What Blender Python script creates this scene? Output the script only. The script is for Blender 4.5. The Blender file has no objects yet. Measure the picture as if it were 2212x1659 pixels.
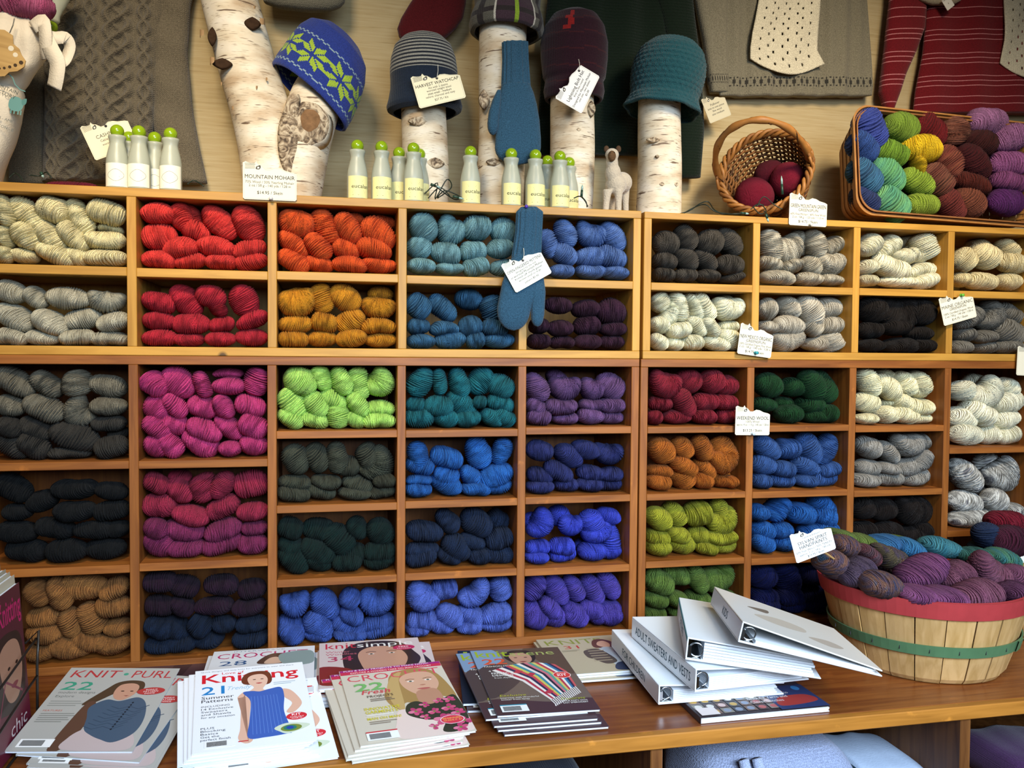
import bpy, math, random
import numpy as np
from mathutils import Vector, Matrix

# ------------------------------------------------------------------ camera, world, light
F, YAW, PITCH, ROLL = 1866.47, 0.2166, 0.03531, 0.00787     # focal length in pixels of 2212x1659
CAMP = Vector((0.0, -2.0, 1.5))
_fwd = Vector((math.sin(YAW)*math.cos(PITCH), math.cos(YAW)*math.cos(PITCH), -math.sin(PITCH)))
_r0 = Vector((math.cos(YAW), -math.sin(YAW), 0)); _u0 = _r0.cross(_fwd)
_right = math.cos(ROLL)*_r0 + math.sin(ROLL)*_u0
_up = -math.sin(ROLL)*_r0 + math.cos(ROLL)*_u0
scene = bpy.context.scene
col = scene.collection
cd = bpy.data.cameras.new('camera'); cam = bpy.data.objects.new('camera', cd); col.objects.link(cam)
cd.sensor_width = 36.0; cd.lens = F*36.0/2212.0; cd.clip_start = 0.02; cd.clip_end = 60
cam.matrix_world = Matrix(((_right.x, _up.x, -_fwd.x, CAMP.x), (_right.y, _up.y, -_fwd.y, CAMP.y), (_right.z, _up.z, -_fwd.z, CAMP.z), (0, 0, 0, 1)))
scene.camera = cam

w = bpy.data.worlds.new('world'); scene.world = w; w.use_nodes = True
w.node_tree.nodes['Background'].inputs[0].default_value = (1.0, 0.93, 0.84, 1)
w.node_tree.nodes['Background'].inputs[1].default_value = 0.07

def area(name, loc, target, sx, sy, power, colr):
    d = bpy.data.lights.new(name, 'AREA'); d.shape = 'RECTANGLE'; d.size = sx; d.size_y = sy
    d.energy = power; d.color = colr
    o = bpy.data.objects.new(name, d); col.objects.link(o); o.location = loc
    o.rotation_euler = (Vector(target)-Vector(loc)).to_track_quat('-Z', 'Y').to_euler()
    return o
WARM = (1.0, 0.82, 0.58)
for _x, _p in ((-0.35, 7), (1.25, 8.5)):
    area('ceiling_lamp', (_x, -1.35, 2.75), (_x+0.05, 0.05, 1.78), 0.35, 0.35, _p, WARM).data.spread = math.radians(74)
area('window_daylight', (0.80, -3.0, 2.15), (0.65, -0.55, 0.70), 2.0, 1.1, 50, (0.66, 0.82, 1.0)).data.spread = math.radians(80)
vs = scene.view_settings
vs.view_transform = 'Standard'; vs.look = 'None'; vs.gamma = 1.0; vs.use_curve_mapping = False
vs.exposure = 0.0

# ------------------------------------------------------------------ helpers
def ray(px, py):
    px, py = float(px), float(py)
    return _fwd + (px-1106.0)/F*_right - (py-829.5)/F*_up
def U(px, py, Y=0.0):                    # where the sight line meets the upright plane y = Y
    d = ray(px, py); return CAMP + d*((Y-CAMP.y)/d.y)
def UZ(px, py, Z):                       # where it meets the level plane z = Z
    d = ray(px, py); return CAMP + d*((Z-CAMP.z)/d.z)
def lin(c):
    return tuple(((v/12.92) if v <= 0.04045 else ((v+0.055)/1.055)**2.4) for v in c)
def hexc(h):
    return tuple(int(h[i:i+2], 16)/255.0 for i in (0, 2, 4))

class MB:
    def __init__(s): s.v = []; s.f = []; s.m = []; s.mats = []; s.cur = 0
    def mat(s, m):
        if m not in s.mats: s.mats.append(m)
        s.cur = s.mats.index(m); return s
    def add(s, vs_, fs_):
        k = len(s.v); s.v.extend([tuple(q) for q in vs_])
        s.f.extend([tuple(i+k for i in f) for f in fs_]); s.m.extend([s.cur]*len(fs_)); return s
    def box(s, x0, x1, y0, y1, z0, z1, bev=0.0):
        x0, x1 = min(x0, x1), max(x0, x1); y0, y1 = min(y0, y1), max(y0, y1); z0, z1 = min(z0, z1), max(z0, z1)
        b = bev
        if b <= 0:
            return s.add([(x0,y0,z0),(x1,y0,z0),(x1,y1,z0),(x0,y1,z0),(x0,y0,z1),(x1,y0,z1),(x1,y1,z1),(x0,y1,z1)],
                         [(0,3,2,1),(4,5,6,7),(0,1,5,4),(1,2,6,5),(2,3,7,6),(3,0,4,7)])
        V = []; idx = {}
        for ix, x in enumerate((x0, x1)):
            for iy, y in enumerate((y0, y1)):
                for iz, z in enumerate((z0, z1)):
                    sx, sy, sz = (1 if ix == 0 else -1), (1 if iy == 0 else -1), (1 if iz == 0 else -1)
                    for ax in range(3):
                        p = [x+sx*b, y+sy*b, z+sz*b]; p[ax] = (x, y, z)[ax]
                        idx[(ix, iy, iz, ax)] = len(V); V.append(tuple(p))
        I = lambda a, b_, c, ax: idx[(a, b_, c, ax)]
        Fc = []
        Fc.append([I(0,0,0,0),I(0,0,1,0),I(0,1,1,0),I(0,1,0,0)]); Fc.append([I(1,0,0,0),I(1,1,0,0),I(1,1,1,0),I(1,0,1,0)])
        Fc.append([I(0,0,0,1),I(1,0,0,1),I(1,0,1,1),I(0,0,1,1)]); Fc.append([I(0,1,0,1),I(0,1,1,1),I(1,1,1,1),I(1,1,0,1)])
        Fc.append([I(0,0,0,2),I(0,1,0,2),I(1,1,0,2),I(1,0,0,2)]); Fc.append([I(0,0,1,2),I(1,0,1,2),I(1,1,1,2),I(0,1,1,2)])
        for a in (0, 1):
            for c in (0, 1):
                Fc.append([I(0,a,c,1),I(1,a,c,1),I(1,a,c,2),I(0,a,c,2)])
                Fc.append([I(a,0,c,0),I(a,1,c,0),I(a,1,c,2),I(a,0,c,2)])
                Fc.append([I(a,c,0,0),I(a,c,1,0),I(a,c,1,1),I(a,c,0,1)])
                for d in (0, 1): Fc.append([I(a,c,d,0),I(a,c,d,1),I(a,c,d,2)])
        seen = set(); G = []
        for f in Fc:
            k = tuple(sorted(f))
            if k not in seen: seen.add(k); G.append(f)
        return s.add(V, G)
    def rings(s, R, close=True, caps=True):
        """R: list of rings (each a list of points); quads between them."""
        n = len(R[0]); k = len(s.v); V = []; Fs = []
        for r in R: V.extend([tuple(p) for p in r])
        for i in range(len(R)-1):
            for j in range(n if close else n-1):
                a = i*n+j; b = i*n+(j+1) % n
                Fs.append((a, b, b+n, a+n))
        if caps and close:
            Fs.append(tuple(range(n-1, -1, -1))); Fs.append(tuple((len(R)-1)*n+j for j in range(n)))
        return s.add(V, Fs)
    def tube(s, pts, rad, n=8, caps=True, closed=False):
        pts = [Vector(p) for p in pts]; m = len(pts)
        rr = rad if hasattr(rad, '__len__') else [rad]*m
        up = None; R = []
        for i in range(m):
            a = pts[i-1] if (i > 0 or closed) else pts[0]
            b = pts[(i+1) % m] if (i < m-1 or closed) else pts[m-1]
            t = (b-a); t = t.normalized() if t.length > 1e-9 else Vector((0, 0, 1))
            if up is None:
                up = Vector((0, 0, 1)) if abs(t.z) < 0.9 else Vector((1, 0, 0))
            x = (up - t*up.dot(t)); x = x.normalized() if x.length > 1e-6 else t.orthogonal().normalized()
            up = x; y = t.cross(x)
            R.append([pts[i] + rr[i]*(math.cos(q*2*math.pi/n)*x + math.sin(q*2*math.pi/n)*y) for q in range(n)])
        if closed: R.append(R[0]); return s.rings(R, caps=False)
        return s.rings(R, caps=caps)
    def lathe(s, prof, n=32, c=(0, 0, 0), fn=None, caps=True):
        R = []
        for (r, z) in prof:
            ring = []
            for j in range(n):
                a = 2*math.pi*j/n; rr = r*(fn(a, z) if fn else 1.0)
                ring.append((c[0]+rr*math.cos(a), c[1]+rr*math.sin(a), c[2]+z))
            R.append(ring)
        return s.rings(R, caps=caps)
    def sphere(s, c, r, nu=16, nv=10, sc=(1, 1, 1)):
        prof = []
        R = []
        for i in range(nv+1):
            t = math.pi*i/nv; rr = max(math.sin(t), 1e-3)
            R.append([(c[0]+r*sc[0]*rr*math.cos(2*math.pi*j/nu), c[1]+r*sc[1]*rr*math.sin(2*math.pi*j/nu), c[2]-r*sc[2]*math.cos(t)) for j in range(nu)])
        return s.rings(R)
    def mesh(s, name, smooth=False):
        me = bpy.data.meshes.new(name); me.from_pydata(s.v, [], s.f)
        for m in s.mats: me.materials.append(m)
        if len(s.mats) > 1: me.polygons.foreach_set('material_index', s.m)
        if smooth: me.polygons.foreach_set('use_smooth', [True]*len(s.f))
        me.update(); return me
    def build(s, name, m=None, parent=None, smooth=False, mw=None):
        if m is not None: s.mats = [m] if not isinstance(m, (list, tuple)) else list(m)
        o = bpy.data.objects.new(name, s.mesh(name, smooth)); col.objects.link(o)
        if parent is not None: o.parent = parent
        if mw is not None: o.matrix_world = mw
        return o

def tag(o, label, cat, group=None, kind=None):
    o['label'] = label; o['category'] = cat
    if group: o['group'] = group
    if kind: o['kind'] = kind
    return o
def struct(o): o['kind'] = 'structure'; return o
def thing(name, label, cat, loc=(0, 0, 0), group=None, mw=None):
    o = bpy.data.objects.new(name, None); col.objects.link(o); o.empty_display_size = 0.02
    if mw is not None: o.matrix_world = mw
    else: o.location = loc
    return tag(o, label, cat, group)

# ------------------------------------------------------------------ materials
_M = {}
def nodes_mat(name):
    m = bpy.data.materials.new(name); m.use_nodes = True
    return m, m.node_tree.nodes, m.node_tree.links, m.node_tree.nodes['Principled BSDF']
def plain(name, c, rough=0.6, spec=0.3, metal=0.0, bump=0.0, bscale=200.0, var=0.0, coord='Object', sheen=0.0, trans=0.0):
    if name in _M: return _M[name]
    m, N, L, b = nodes_mat(name); c = lin(c)
    b.inputs['Base Color'].default_value = (*c, 1); b.inputs['Roughness'].default_value = rough
    b.inputs['Specular IOR Level'].default_value = spec; b.inputs['Metallic'].default_value = metal
    if sheen: b.inputs['Sheen Weight'].default_value = sheen
    if trans: b.inputs['Transmission Weight'].default_value = trans
    if bump or var:
        t = N.new('ShaderNodeTexCoord'); n = N.new('ShaderNodeTexNoise'); n.inputs['Scale'].default_value = bscale
        n.inputs['Detail'].default_value = 3
        L.new(t.outputs[coord], n.inputs['Vector'])
        if bump:
            bp = N.new('ShaderNodeBump'); bp.inputs['Strength'].default_value = bump; bp.inputs['Distance'].default_value = 0.002
            L.new(n.outputs['Fac'], bp.inputs['Height']); L.new(bp.outputs[0], b.inputs['Normal'])
        if var:
            mx = N.new('ShaderNodeMix'); mx.data_type = 'RGBA'
            mx.inputs['A'].default_value = (*[v*(1-var) for v in c], 1); mx.inputs['B'].default_value = (*[min(1, v*(1+var)) for v in c], 1)
            L.new(n.outputs['Fac'], mx.inputs['Factor']); L.new(mx.outputs['Result'], b.inputs['Base Color'])
    _M[name] = m; return m

def ramp(N, stops):
    r = N.new('ShaderNodeValToRGB'); e = r.color_ramp.elements
    while len(e) > 1: e.remove(e[-1])
    e[0].position = stops[0][0]; e[0].color = (*stops[0][1], 1)
    for p, c in stops[1:]:
        q = e.new(p); q.color = (*c, 1)
    return r

def wood(name, c1, c2, axis='X', rough=0.45, spec=0.35, wear=0.0):
    """board wood: grain stretched along the board's own length, a few knots, scuffed lighter patches"""
    if name in _M: return _M[name]
    m, N, L, b = nodes_mat(name)
    t = N.new('ShaderNodeTexCoord'); mp = N.new('ShaderNodeMapping')
    s = {'X': (3, 40, 40), 'Z': (40, 40, 3), 'Y': (40, 3, 40)}[axis]
    mp.inputs['Scale'].default_value = s
    oi = N.new('ShaderNodeObjectInfo'); add = N.new('ShaderNodeVectorMath'); add.operation = 'ADD'
    mul = N.new('ShaderNodeMath'); mul.operation = 'MULTIPLY'; mul.inputs[1].default_value = 37.0
    L.new(oi.outputs['Random'], mul.inputs[0])
    L.new(t.outputs['Object'], add.inputs[0]); L.new(mul.outputs[0], add.inputs[1]); L.new(add.outputs[0], mp.inputs['Vector'])
    n = N.new('ShaderNodeTexNoise'); n.inputs['Scale'].default_value = 1.6; n.inputs['Detail'].default_value = 6; n.inputs['Distortion'].default_value = 0.6
    L.new(mp.outputs[0], n.inputs['Vector'])
    r = ramp(N, [(0.3, lin(c2)), (0.62, lin(c1))]); L.new(n.outputs['Fac'], r.inputs[0])
    hs = N.new('ShaderNodeHueSaturation'); mr = N.new('ShaderNodeMapRange'); mr.inputs[3].default_value = 0.86; mr.inputs[4].default_value = 1.12
    L.new(oi.outputs['Random'], mr.inputs[0]); L.new(mr.outputs[0], hs.inputs['Value']); L.new(r.outputs[0], hs.inputs['Color'])
    out = hs.outputs[0]
    # knots
    vo = N.new('ShaderNodeTexVoronoi'); vo.inputs['Scale'].default_value = 5.5; L.new(add.outputs[0], vo.inputs['Vector'])
    kr = ramp(N, [(0.035, (1, 1, 1)), (0.07, (0, 0, 0))]); L.new(vo.outputs['Distance'], kr.inputs[0])
    mk = N.new('ShaderNodeMix'); mk.data_type = 'RGBA'; mk.inputs['B'].default_value = (*[v*0.25 for v in lin(c2)], 1)
    L.new(kr.outputs[0], mk.inputs['Factor']); L.new(out, mk.inputs['A']); out = mk.outputs['Result']
    if wear:
        n2 = N.new('ShaderNodeTexNoise'); n2.inputs['Scale'].default_value = 22; n2.inputs['Detail'].default_value = 5
        L.new(t.outputs['Object'], n2.inputs['Vector'])
        r2 = ramp(N, [(0.66, (0, 0, 0)), (0.74, (wear, wear, wear))]); L.new(n2.outputs['Fac'], r2.inputs[0])
        mx = N.new('ShaderNodeMix'); mx.data_type = 'RGBA'; mx.inputs['B'].default_value = (*lin(tuple(min(1, v*1.25) for v in c1)), 1)
        L.new(r2.outputs[0], mx.inputs['Factor']); L.new(out, mx.inputs['A']); out = mx.outputs['Result']
    L.new(out, b.inputs['Base Color'])
    b.inputs['Roughness'].default_value = rough; b.inputs['Specular IOR Level'].default_value = spec
    bp = N.new('ShaderNodeBump'); bp.inputs['Strength'].default_value = 0.12; bp.inputs['Distance'].default_value = 0.001
    L.new(n.outputs['Fac'], bp.inputs['Height']); L.new(bp.outputs[0], b.inputs['Normal'])
    _M[name] = m; return m

def yarn(name, cols, scale=7.0, gain=1.0):
    """wool: one shade with fibre-level mottling, or several shades blended along the strands (hand-painted)"""
    if name in _M: return _M[name]
    m, N, L, b = nodes_mat(name)
    cs = [tuple(v*gain for v in lin(hexc(c))) for c in cols]
    t = N.new('ShaderNodeTexCoord'); oi = N.new('ShaderNodeObjectInfo')
    add = N.new('ShaderNodeVectorMath'); add.operation = 'ADD'
    mul = N.new('ShaderNodeMath'); mul.operation = 'MULTIPLY'; mul.inputs[1].default_value = 23.0
    L.new(oi.outputs['Random'], mul.inputs[0]); L.new(t.outputs['Object'], add.inputs[0]); L.new(mul.outputs[0], add.inputs[1])
    n = N.new('ShaderNodeTexNoise'); n.inputs['Detail'].default_value = 4
    if len(cs) == 1:
        n.inputs['Scale'].default_value = 26
        r = ramp(N, [(0.3, tuple(v*0.72 for v in cs[0])), (0.7, tuple(min(1, v*1.22) for v in cs[0]))])
    else:
        n.inputs['Scale'].default_value = scale*0.35; n.inputs['Detail'].default_value = 2
        mp = N.new('ShaderNodeMapping'); mp.inputs['Scale'].default_value = (3.2, 0.5, 0.5)
        L.new(add.outputs[0], mp.inputs['Vector'])
        r = ramp(N, [(0.3+0.4*i/(len(cs)-1), c) for i, c in enumerate(cs)])
    L.new((mp if len(cs) > 1 else add).outputs[0], n.inputs['Vector']); L.new(n.outputs['Fac'], r.inputs[0])
    hs = N.new('ShaderNodeHueSaturation'); mr = N.new('ShaderNodeMapRange'); mr.inputs[3].default_value = 0.88; mr.inputs[4].default_value = 1.1
    L.new(oi.outputs['Random'], mr.inputs[0]); L.new(mr.outputs[0], hs.inputs['Value']); L.new(r.outputs[0], hs.inputs['Color'])
    # strand-to-strand dye variation (the strands run along the mesh's own UVs)
    fl = N.new('ShaderNodeVectorMath'); fl.operation = 'FLOOR'; L.new(t.outputs['UV'], fl.inputs[0])
    wn = N.new('ShaderNodeTexWhiteNoise'); wn.noise_dimensions = '1D'; sx = N.new('ShaderNodeSeparateXYZ'); L.new(fl.outputs[0], sx.inputs[0]); L.new(sx.outputs[0], wn.inputs['W'])
    mr2 = N.new('ShaderNodeMapRange'); mr2.inputs[3].default_value = 0.84; mr2.inputs[4].default_value = 1.12; L.new(wn.outputs['Value'], mr2.inputs[0])
    hs2 = N.new('ShaderNodeHueSaturation'); L.new(mr2.outputs[0], hs2.inputs['Value']); L.new(hs.outputs[0], hs2.inputs['Color'])
    L.new(hs2.outputs[0], b.inputs['Base Color'])
    b.inputs['Roughness'].default_value = 0.9; b.inputs['Specular IOR Level'].default_value = 0.12
    b.inputs['Sheen Weight'].default_value = 0.02
    n2 = N.new('ShaderNodeTexNoise'); n2.inputs['Scale'].default_value = 55; n2.inputs['Detail'].default_value = 3
    L.new(add.outputs[0], n2.inputs['Vector'])
    bp = N.new('ShaderNodeBump'); bp.inputs['Strength'].default_value = 0.55; bp.inputs['Distance'].default_value = 0.02
    wv = N.new('ShaderNodeTexWave'); wv.inputs['Scale'].default_value = 0.95; wv.inputs['Distortion'].default_value = 0.6; L.new(t.outputs['UV'], wv.inputs['Vector'])
    ad = N.new('ShaderNodeMath'); ad.operation = 'ADD'; L.new(n2.outputs['Fac'], ad.inputs[0]); L.new(wv.outputs['Fac'], ad.inputs[1])
    L.new(ad.outputs[0], bp.inputs['Height']); L.new(bp.outputs[0], b.inputs['Normal'])
    _M[name] = m; return m
# ------------------------------------------------------------------ the room
ZB = 0.80                       # bench top
WALLY = 0.325
def wallpaper():
    m, N, L, b = nodes_mat('cream_grasscloth')
    t = N.new('ShaderNodeTexCoord'); mp = N.new('ShaderNodeMapping'); mp.inputs['Scale'].default_value = (5, 5, 120)
    L.new(t.outputs['Object'], mp.inputs['Vector'])
    n = N.new('ShaderNodeTexNoise'); n.inputs['Scale'].default_value = 2.2; n.inputs['Detail'].default_value = 6
    L.new(mp.outputs[0], n.inputs['Vector'])
    r = ramp(N, [(0.25, lin(hexc('9a875f'))), (0.38, lin(hexc('ae9a71'))), (0.7, lin(hexc('b8a67f')))])
    L.new(n.outputs['Fac'], r.inputs[0]); L.new(r.outputs[0], b.inputs['Base Color'])
    b.inputs['Roughness'].default_value = 0.85; b.inputs['Specular IOR Level'].default_value = 0.15
    bp = N.new('ShaderNodeBump'); bp.inputs['Strength'].default_value = 0.35; bp.inputs['Distance'].default_value = 0.002
    L.new(n.outputs['Fac'], bp.inputs['Height']); L.new(bp.outputs[0], b.inputs['Normal'])
    return m
struct(MB().box(-2.6, 4.2, WALLY, WALLY+0.1, 0, 3.0).build('wall_back', wallpaper()))
struct(MB().box(-2.6, 4.2, -4.2, WALLY+0.1, -0.06, 0.0).build('floor', wood('floor_oak', hexc('7a5a3a'), hexc('5a3d24'), 'X')))

# ------------------------------------------------------------------ bookcases
BT = 0.0195
DEP = 0.30
PINE = ('pine_x', hexc('be8c3a'), hexc('a4742a')); RED = ('redpine_x', hexc('965a24'), hexc('744018'))
def wm(kind, axis):
    k = PINE if kind == 'pine' else RED
    return wood(k[0][:-1]+axis.lower(), k[1], k[2], axis, wear=0.0 if kind == 'pine' else 0.55)
def bookcase(label, kind, x0, x1, z0, z1, tb, bb, cols, shelves, back):
    """cols: (left edge, bottom z, top z) of each divider; shelves: (x from, x to, top z)."""
    t = thing('cubby_bookcase', label, 'bookcase', ((x0+x1)/2, DEP/2, z0))
    O = Vector(t.location)
    def part(name, a, b, c, d, e, f, m):
        o = MB().box(a-O.x, b-O.x, c-O.y, d-O.y, e-O.z, f-O.z, 0.0012).build(name, m, t); return o
    part('top_board', x0, x1, 0, DEP, tb, z1, wm(kind, 'X'))
    part('bottom_board', x0, x1, 0, DEP, z0, bb, wm(kind, 'X'))
    part('side_panel', x0, x0+BT, 0.0006, DEP, bb, tb, wm(kind, 'Z'))
    part('side_panel', x1-BT, x1, 0.0006, DEP, bb, tb, wm(kind, 'Z'))
    part('back_panel', x0+BT, x1-BT, DEP-0.008, DEP, bb, tb, wm(kind, 'Z'))
    for (x, za, zb) in cols: part('divider', x, x+BT, 0.0004, DEP-0.008, za, zb, wm(kind, 'Z'))
    for (a, b, zt, th) in shelves: part('shelf', a, b, -0.0004, DEP-0.008, zt-th, zt, wm(kind, 'X'))
    return t
zz = lambda px, py: U(px, py).z
A0, A1, B1 = -0.735, 0.7595, 1.922
dA = [-0.4100, -0.1180, 0.1707, 0.4555]            # divider left edges, left cases
mA = (1.660, 1.679)
E_ = 0.0
bookcase('upper honey-pine bookcase of red, orange and blue yarn, ends beside the plum skeins', 'pine', A0, A1, 1.4895, 1.849, 1.8305, 1.5086,
         [(dA[0], 1.5086, 1.8305), (dA[1], 1.5086, 1.8305), (dA[2], 1.5086, 1.8305), (dA[3], 1.5086, mA[0])],
         [(A0+BT, dA[0], mA[1], 0.019), (dA[0]+BT, dA[1], mA[1]-0.001, 0.019), (dA[1]+BT, dA[2], mA[1]+0.0005, 0.019), (dA[2]+BT, A1-BT, mA[1]-0.001, 0.019)], None)
dBu = [1.0573, 1.3408, 1.6219]; B0u = 0.7675
mB = 1.6765
bookcase('upper honey-pine bookcase of white, grey and black undyed yarn', 'pine', B0u, B1, 1.4895, 1.848, 1.832, 1.5089,
         [(x, 1.5089, 1.832) for x in dBu],
         [(a, b, mB, 0.0185) for a, b in zip([B0u+BT]+[x+BT for x in dBu], dBu+[B1-BT])], None)
dAl = [-0.4088, -0.1191, 0.1696, 0.4555]
LB = ZB+0.0185
sh = {0: [(277, 995.6), (280, 1220)], 1: [(440, 993.5), (440, 1212)], 2: [(730, 930), (730, 1089), (730, 1247)],
      3: [(1000, 928), (1000, 1079.5), (1000, 1233)], 4: [(1250, 922), (1250, 1071), (1250, 1224)]}
edges = [A0]+dAl+[A1]
shA = []
for c, l in sh.items():
    a = edges[c]+BT; b = edges[c+1] if c < 4 else A1-BT
    for q in l: shA.append((a, b, zz(*q), 0.0175))
bookcase('lower red-brown bookcase of magenta, lime and blue yarn behind the magazines', 'red', A0, A1, ZB+0.0002, 1.489, 1.4697, LB,
         [(x, LB, 1.4697) for x in dAl], shA, None)
dBl = [1.0482, 1.3377, 1.6221]; B0l = 0.7632
shb = {0: [(1500, 921), (1500, 1064.5), (1500, 1209)], 1: [(1730, 918.5), (1730, 1060), (1700, 1204)], 2: [(1945, 919.5), (1945, 1057.5), (1940, 1197)], 3: [(2130, 966), (2130, 1144)]}
eB = [B0l]+dBl+[B1]
shB = []
for c, l in shb.items():
    a = eB[c]+BT; b = eB[c+1] if c < 3 else B1-BT
    for q in l: shB.append((a, b, zz(*q), 0.0165))
bookcase('lower red-brown bookcase of wine, green, rust and ivory yarn behind the bushel basket', 'red', B0l, B1, ZB+0.0002, 1.489, 1.4692, LB,
         [(x, LB, 1.4692) for x in dBl], shB, None)

# ------------------------------------------------------------------ bench
BF = -0.53
bt = thing('display_bench', 'long red-brown wooden bench top with honey front edge under the magazines', 'bench', (0.6, -0.25, 0))
bo = Vector(bt.location)
def bpart(name, a, b, c, d, e, f, m, bev=0.002):
    return MB().box(a-bo.x, b-bo.x, c-bo.y, d-bo.y, e-bo.z, f-bo.z, bev).build(name, m, bt)
bench_top = wood('bench_top_wood', hexc('80491f'), hexc('622f14'), 'X', rough=0.3, spec=0.5, wear=0.35)
bpart('bench_top_board', -0.95, 2.15, BF+0.020, DEP, ZB-0.026, ZB, bench_top)
bpart('front_edge_strip', -0.95, 2.15, BF, BF+0.020, ZB-0.027, ZB+0.0005, wood('bench_edge_wood', hexc('b9792f'), hexc('98601f'), 'X', wear=0.4))
for px in (1398, 2060):
    x = U(px, 1640, BF+0.03).x
    bpart('bench_upright', x, x+0.024, BF+0.012, DEP-0.02, 0.1, ZB-0.0265, wood('bench_side_wood', hexc('7c4e26'), hexc('5d3618'), 'Z'))
for x in (-0.95, 0.03, 2.126): bpart('bench_upright', x, x+0.024, BF+0.012, DEP-0.02, 0.1, ZB-0.0265, wood('bench_side_wood', hexc('7c4e26'), hexc('5d3618'), 'Z'))
bpart('bench_back_panel', -0.93, 2.12, DEP-0.02, DEP-0.004, 0.1, ZB-0.0265, wood('bench_side_wood', (0, 0, 0), (0, 0, 0)))
bpart('bench_shelf', -0.93, 2.12, BF+0.015, DEP-0.02, 0.50, 0.52, wood('bench_side_wood', (0, 0, 0), (0, 0, 0)))
bpart('plinth', -0.93, 2.12, BF+0.05, DEP-0.02, 0.0, 0.1, wood('bench_side_wood', (0, 0, 0), (0, 0, 0)))
bpart('bench_bottom_board', -0.93, 2.12, BF+0.015, DEP-0.02, 0.1, 0.12, wood('bench_side_wood', (0, 0, 0), (0, 0, 0)))
# ------------------------------------------------------------------ yarn skeins
def skein_mesh(seed, bend, nstr, nu=124, nv=26):
    r = random.Random(seed)
    sl = r.uniform(0.06, 0.20)*(1 if r.random() < 0.7 else -1); ph = r.uniform(0, 6.28); w1, w2, w3 = r.uniform(0, 6.28), r.uniform(0, 6.28), r.uniform(0, 6.28)
    u = np.linspace(-1, 1, nu)[:, None]; v = (np.arange(nv)*2*math.pi/nv)[None, :]
    ne = r.uniform(2.3, 3.0)
    p = np.power(np.clip(1-np.abs(u)**ne, 0, 1), 1/2.1)
    lump = 1 + 0.05*np.sin(2*v+w1) + 0.05*np.sin(2.6*u+w2) + 0.03*np.sin(3*v+4*u+w3)
    wob = 0.045*np.sin(5.1*u+w1)*1.0 + 0.03*np.sin(2*v+w2+3*u) + sl*np.sin(v+ph) + 0.02*np.sin(9*u+3*v+w3)
    phase = (u+wob)*nstr*math.pi/2
    st = np.abs(np.cos(phase))**0.8                      # strand tops
    jit = 0.70+0.30*np.sin(phase*0.37+w2)*np.cos(v*1.5+w1)
    rad = p*lump*(1-0.24*(1-st)*jit) + 0.02*np.sin(phase*2.7+3*v)*p
    if bend:
        be = bend; R = 1/be; tr = 0.30 if be > 2 else 0.27
        phi = be*u/2
        cx = R*np.sin(phi); cz = -R*np.cos(phi)
        nx = np.sin(phi); nz = -np.cos(phi)              # outward normal
        q = tr*rad
        x = cx + nx*q*np.sin(v); z = cz + nz*q*np.sin(v); y = -q*np.cos(v)*1.15
    else:
        x = 0.5*u + 0.03*np.sin(v+w3)*p; z = 0.5*rad*np.sin(v); y = -0.5*rad*np.cos(v)
        x = x*np.ones_like(z)
    V = np.stack([x, y, z], -1).reshape(-1, 3)
    lo, hi = V.min(0), V.max(0); V = (V-(lo+hi)/2)/(hi-lo)
    mb = MB(); R_ = V.reshape(nu, nv, 3)
    mb.rings([[tuple(q) for q in row] for row in R_.tolist()])
    me = mb.mesh('yarn_skein_shape', True)
    vi = np.empty(len(me.loops), dtype=np.int32); me.loops.foreach_get('vertex_index', vi)
    uvx = (phase/math.pi*np.ones_like(rad)).reshape(-1)[vi]; uvy = (np.ones_like(u)*v/(2*math.pi)).reshape(-1)[vi]
    me.uv_layers.new(name='strands').data.foreach_set('uv', np.stack([uvx, uvy], -1).astype(np.float32).reshape(-1))
    me.materials.append(None)
    return me
STRAIGHT = [skein_mesh(100+i, 0, [15, 17, 19, 16, 21, 18, 15, 17, 20, 18][i]) for i in range(10)]
SOFT = [skein_mesh(200+i, 1.1, 19+i) for i in range(4)]
HEART = [skein_mesh(300+i, [2.5, 2.8, 2.2, 3.0][i], 24+2*i) for i in range(4)]
rnd = random.Random(7)
ORD = ['first', 'second', 'third', 'fourth', 'fifth', 'sixth', 'seventh', 'eighth']
def put_skein(name, m, c, L, T, D, ang, shape='', label='', group='', yaw=0.0, tilt=0.0):
    if shape == 'u': me = HEART[rnd.randrange(4)]
    elif L/T > 1.75 and rnd.random() < 0.4: me = SOFT[rnd.randrange(4)]
    else: me = STRAIGHT[rnd.randrange(10)]
    o = bpy.data.objects.new(name, me); col.objects.link(o)
    o.material_slots[0].link = 'OBJECT'; o.material_slots[0].material = m
    fl = 1 if rnd.random() < 0.5 else -1
    o.scale = (L*fl, D, T)
    if me in SOFT and rnd.random() < 0.5: o.scale.z = -T
    o.location = c; o.rotation_euler = (tilt, math.radians(ang), yaw)
    tag(o, label, 'yarn skein', group); return o

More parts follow.
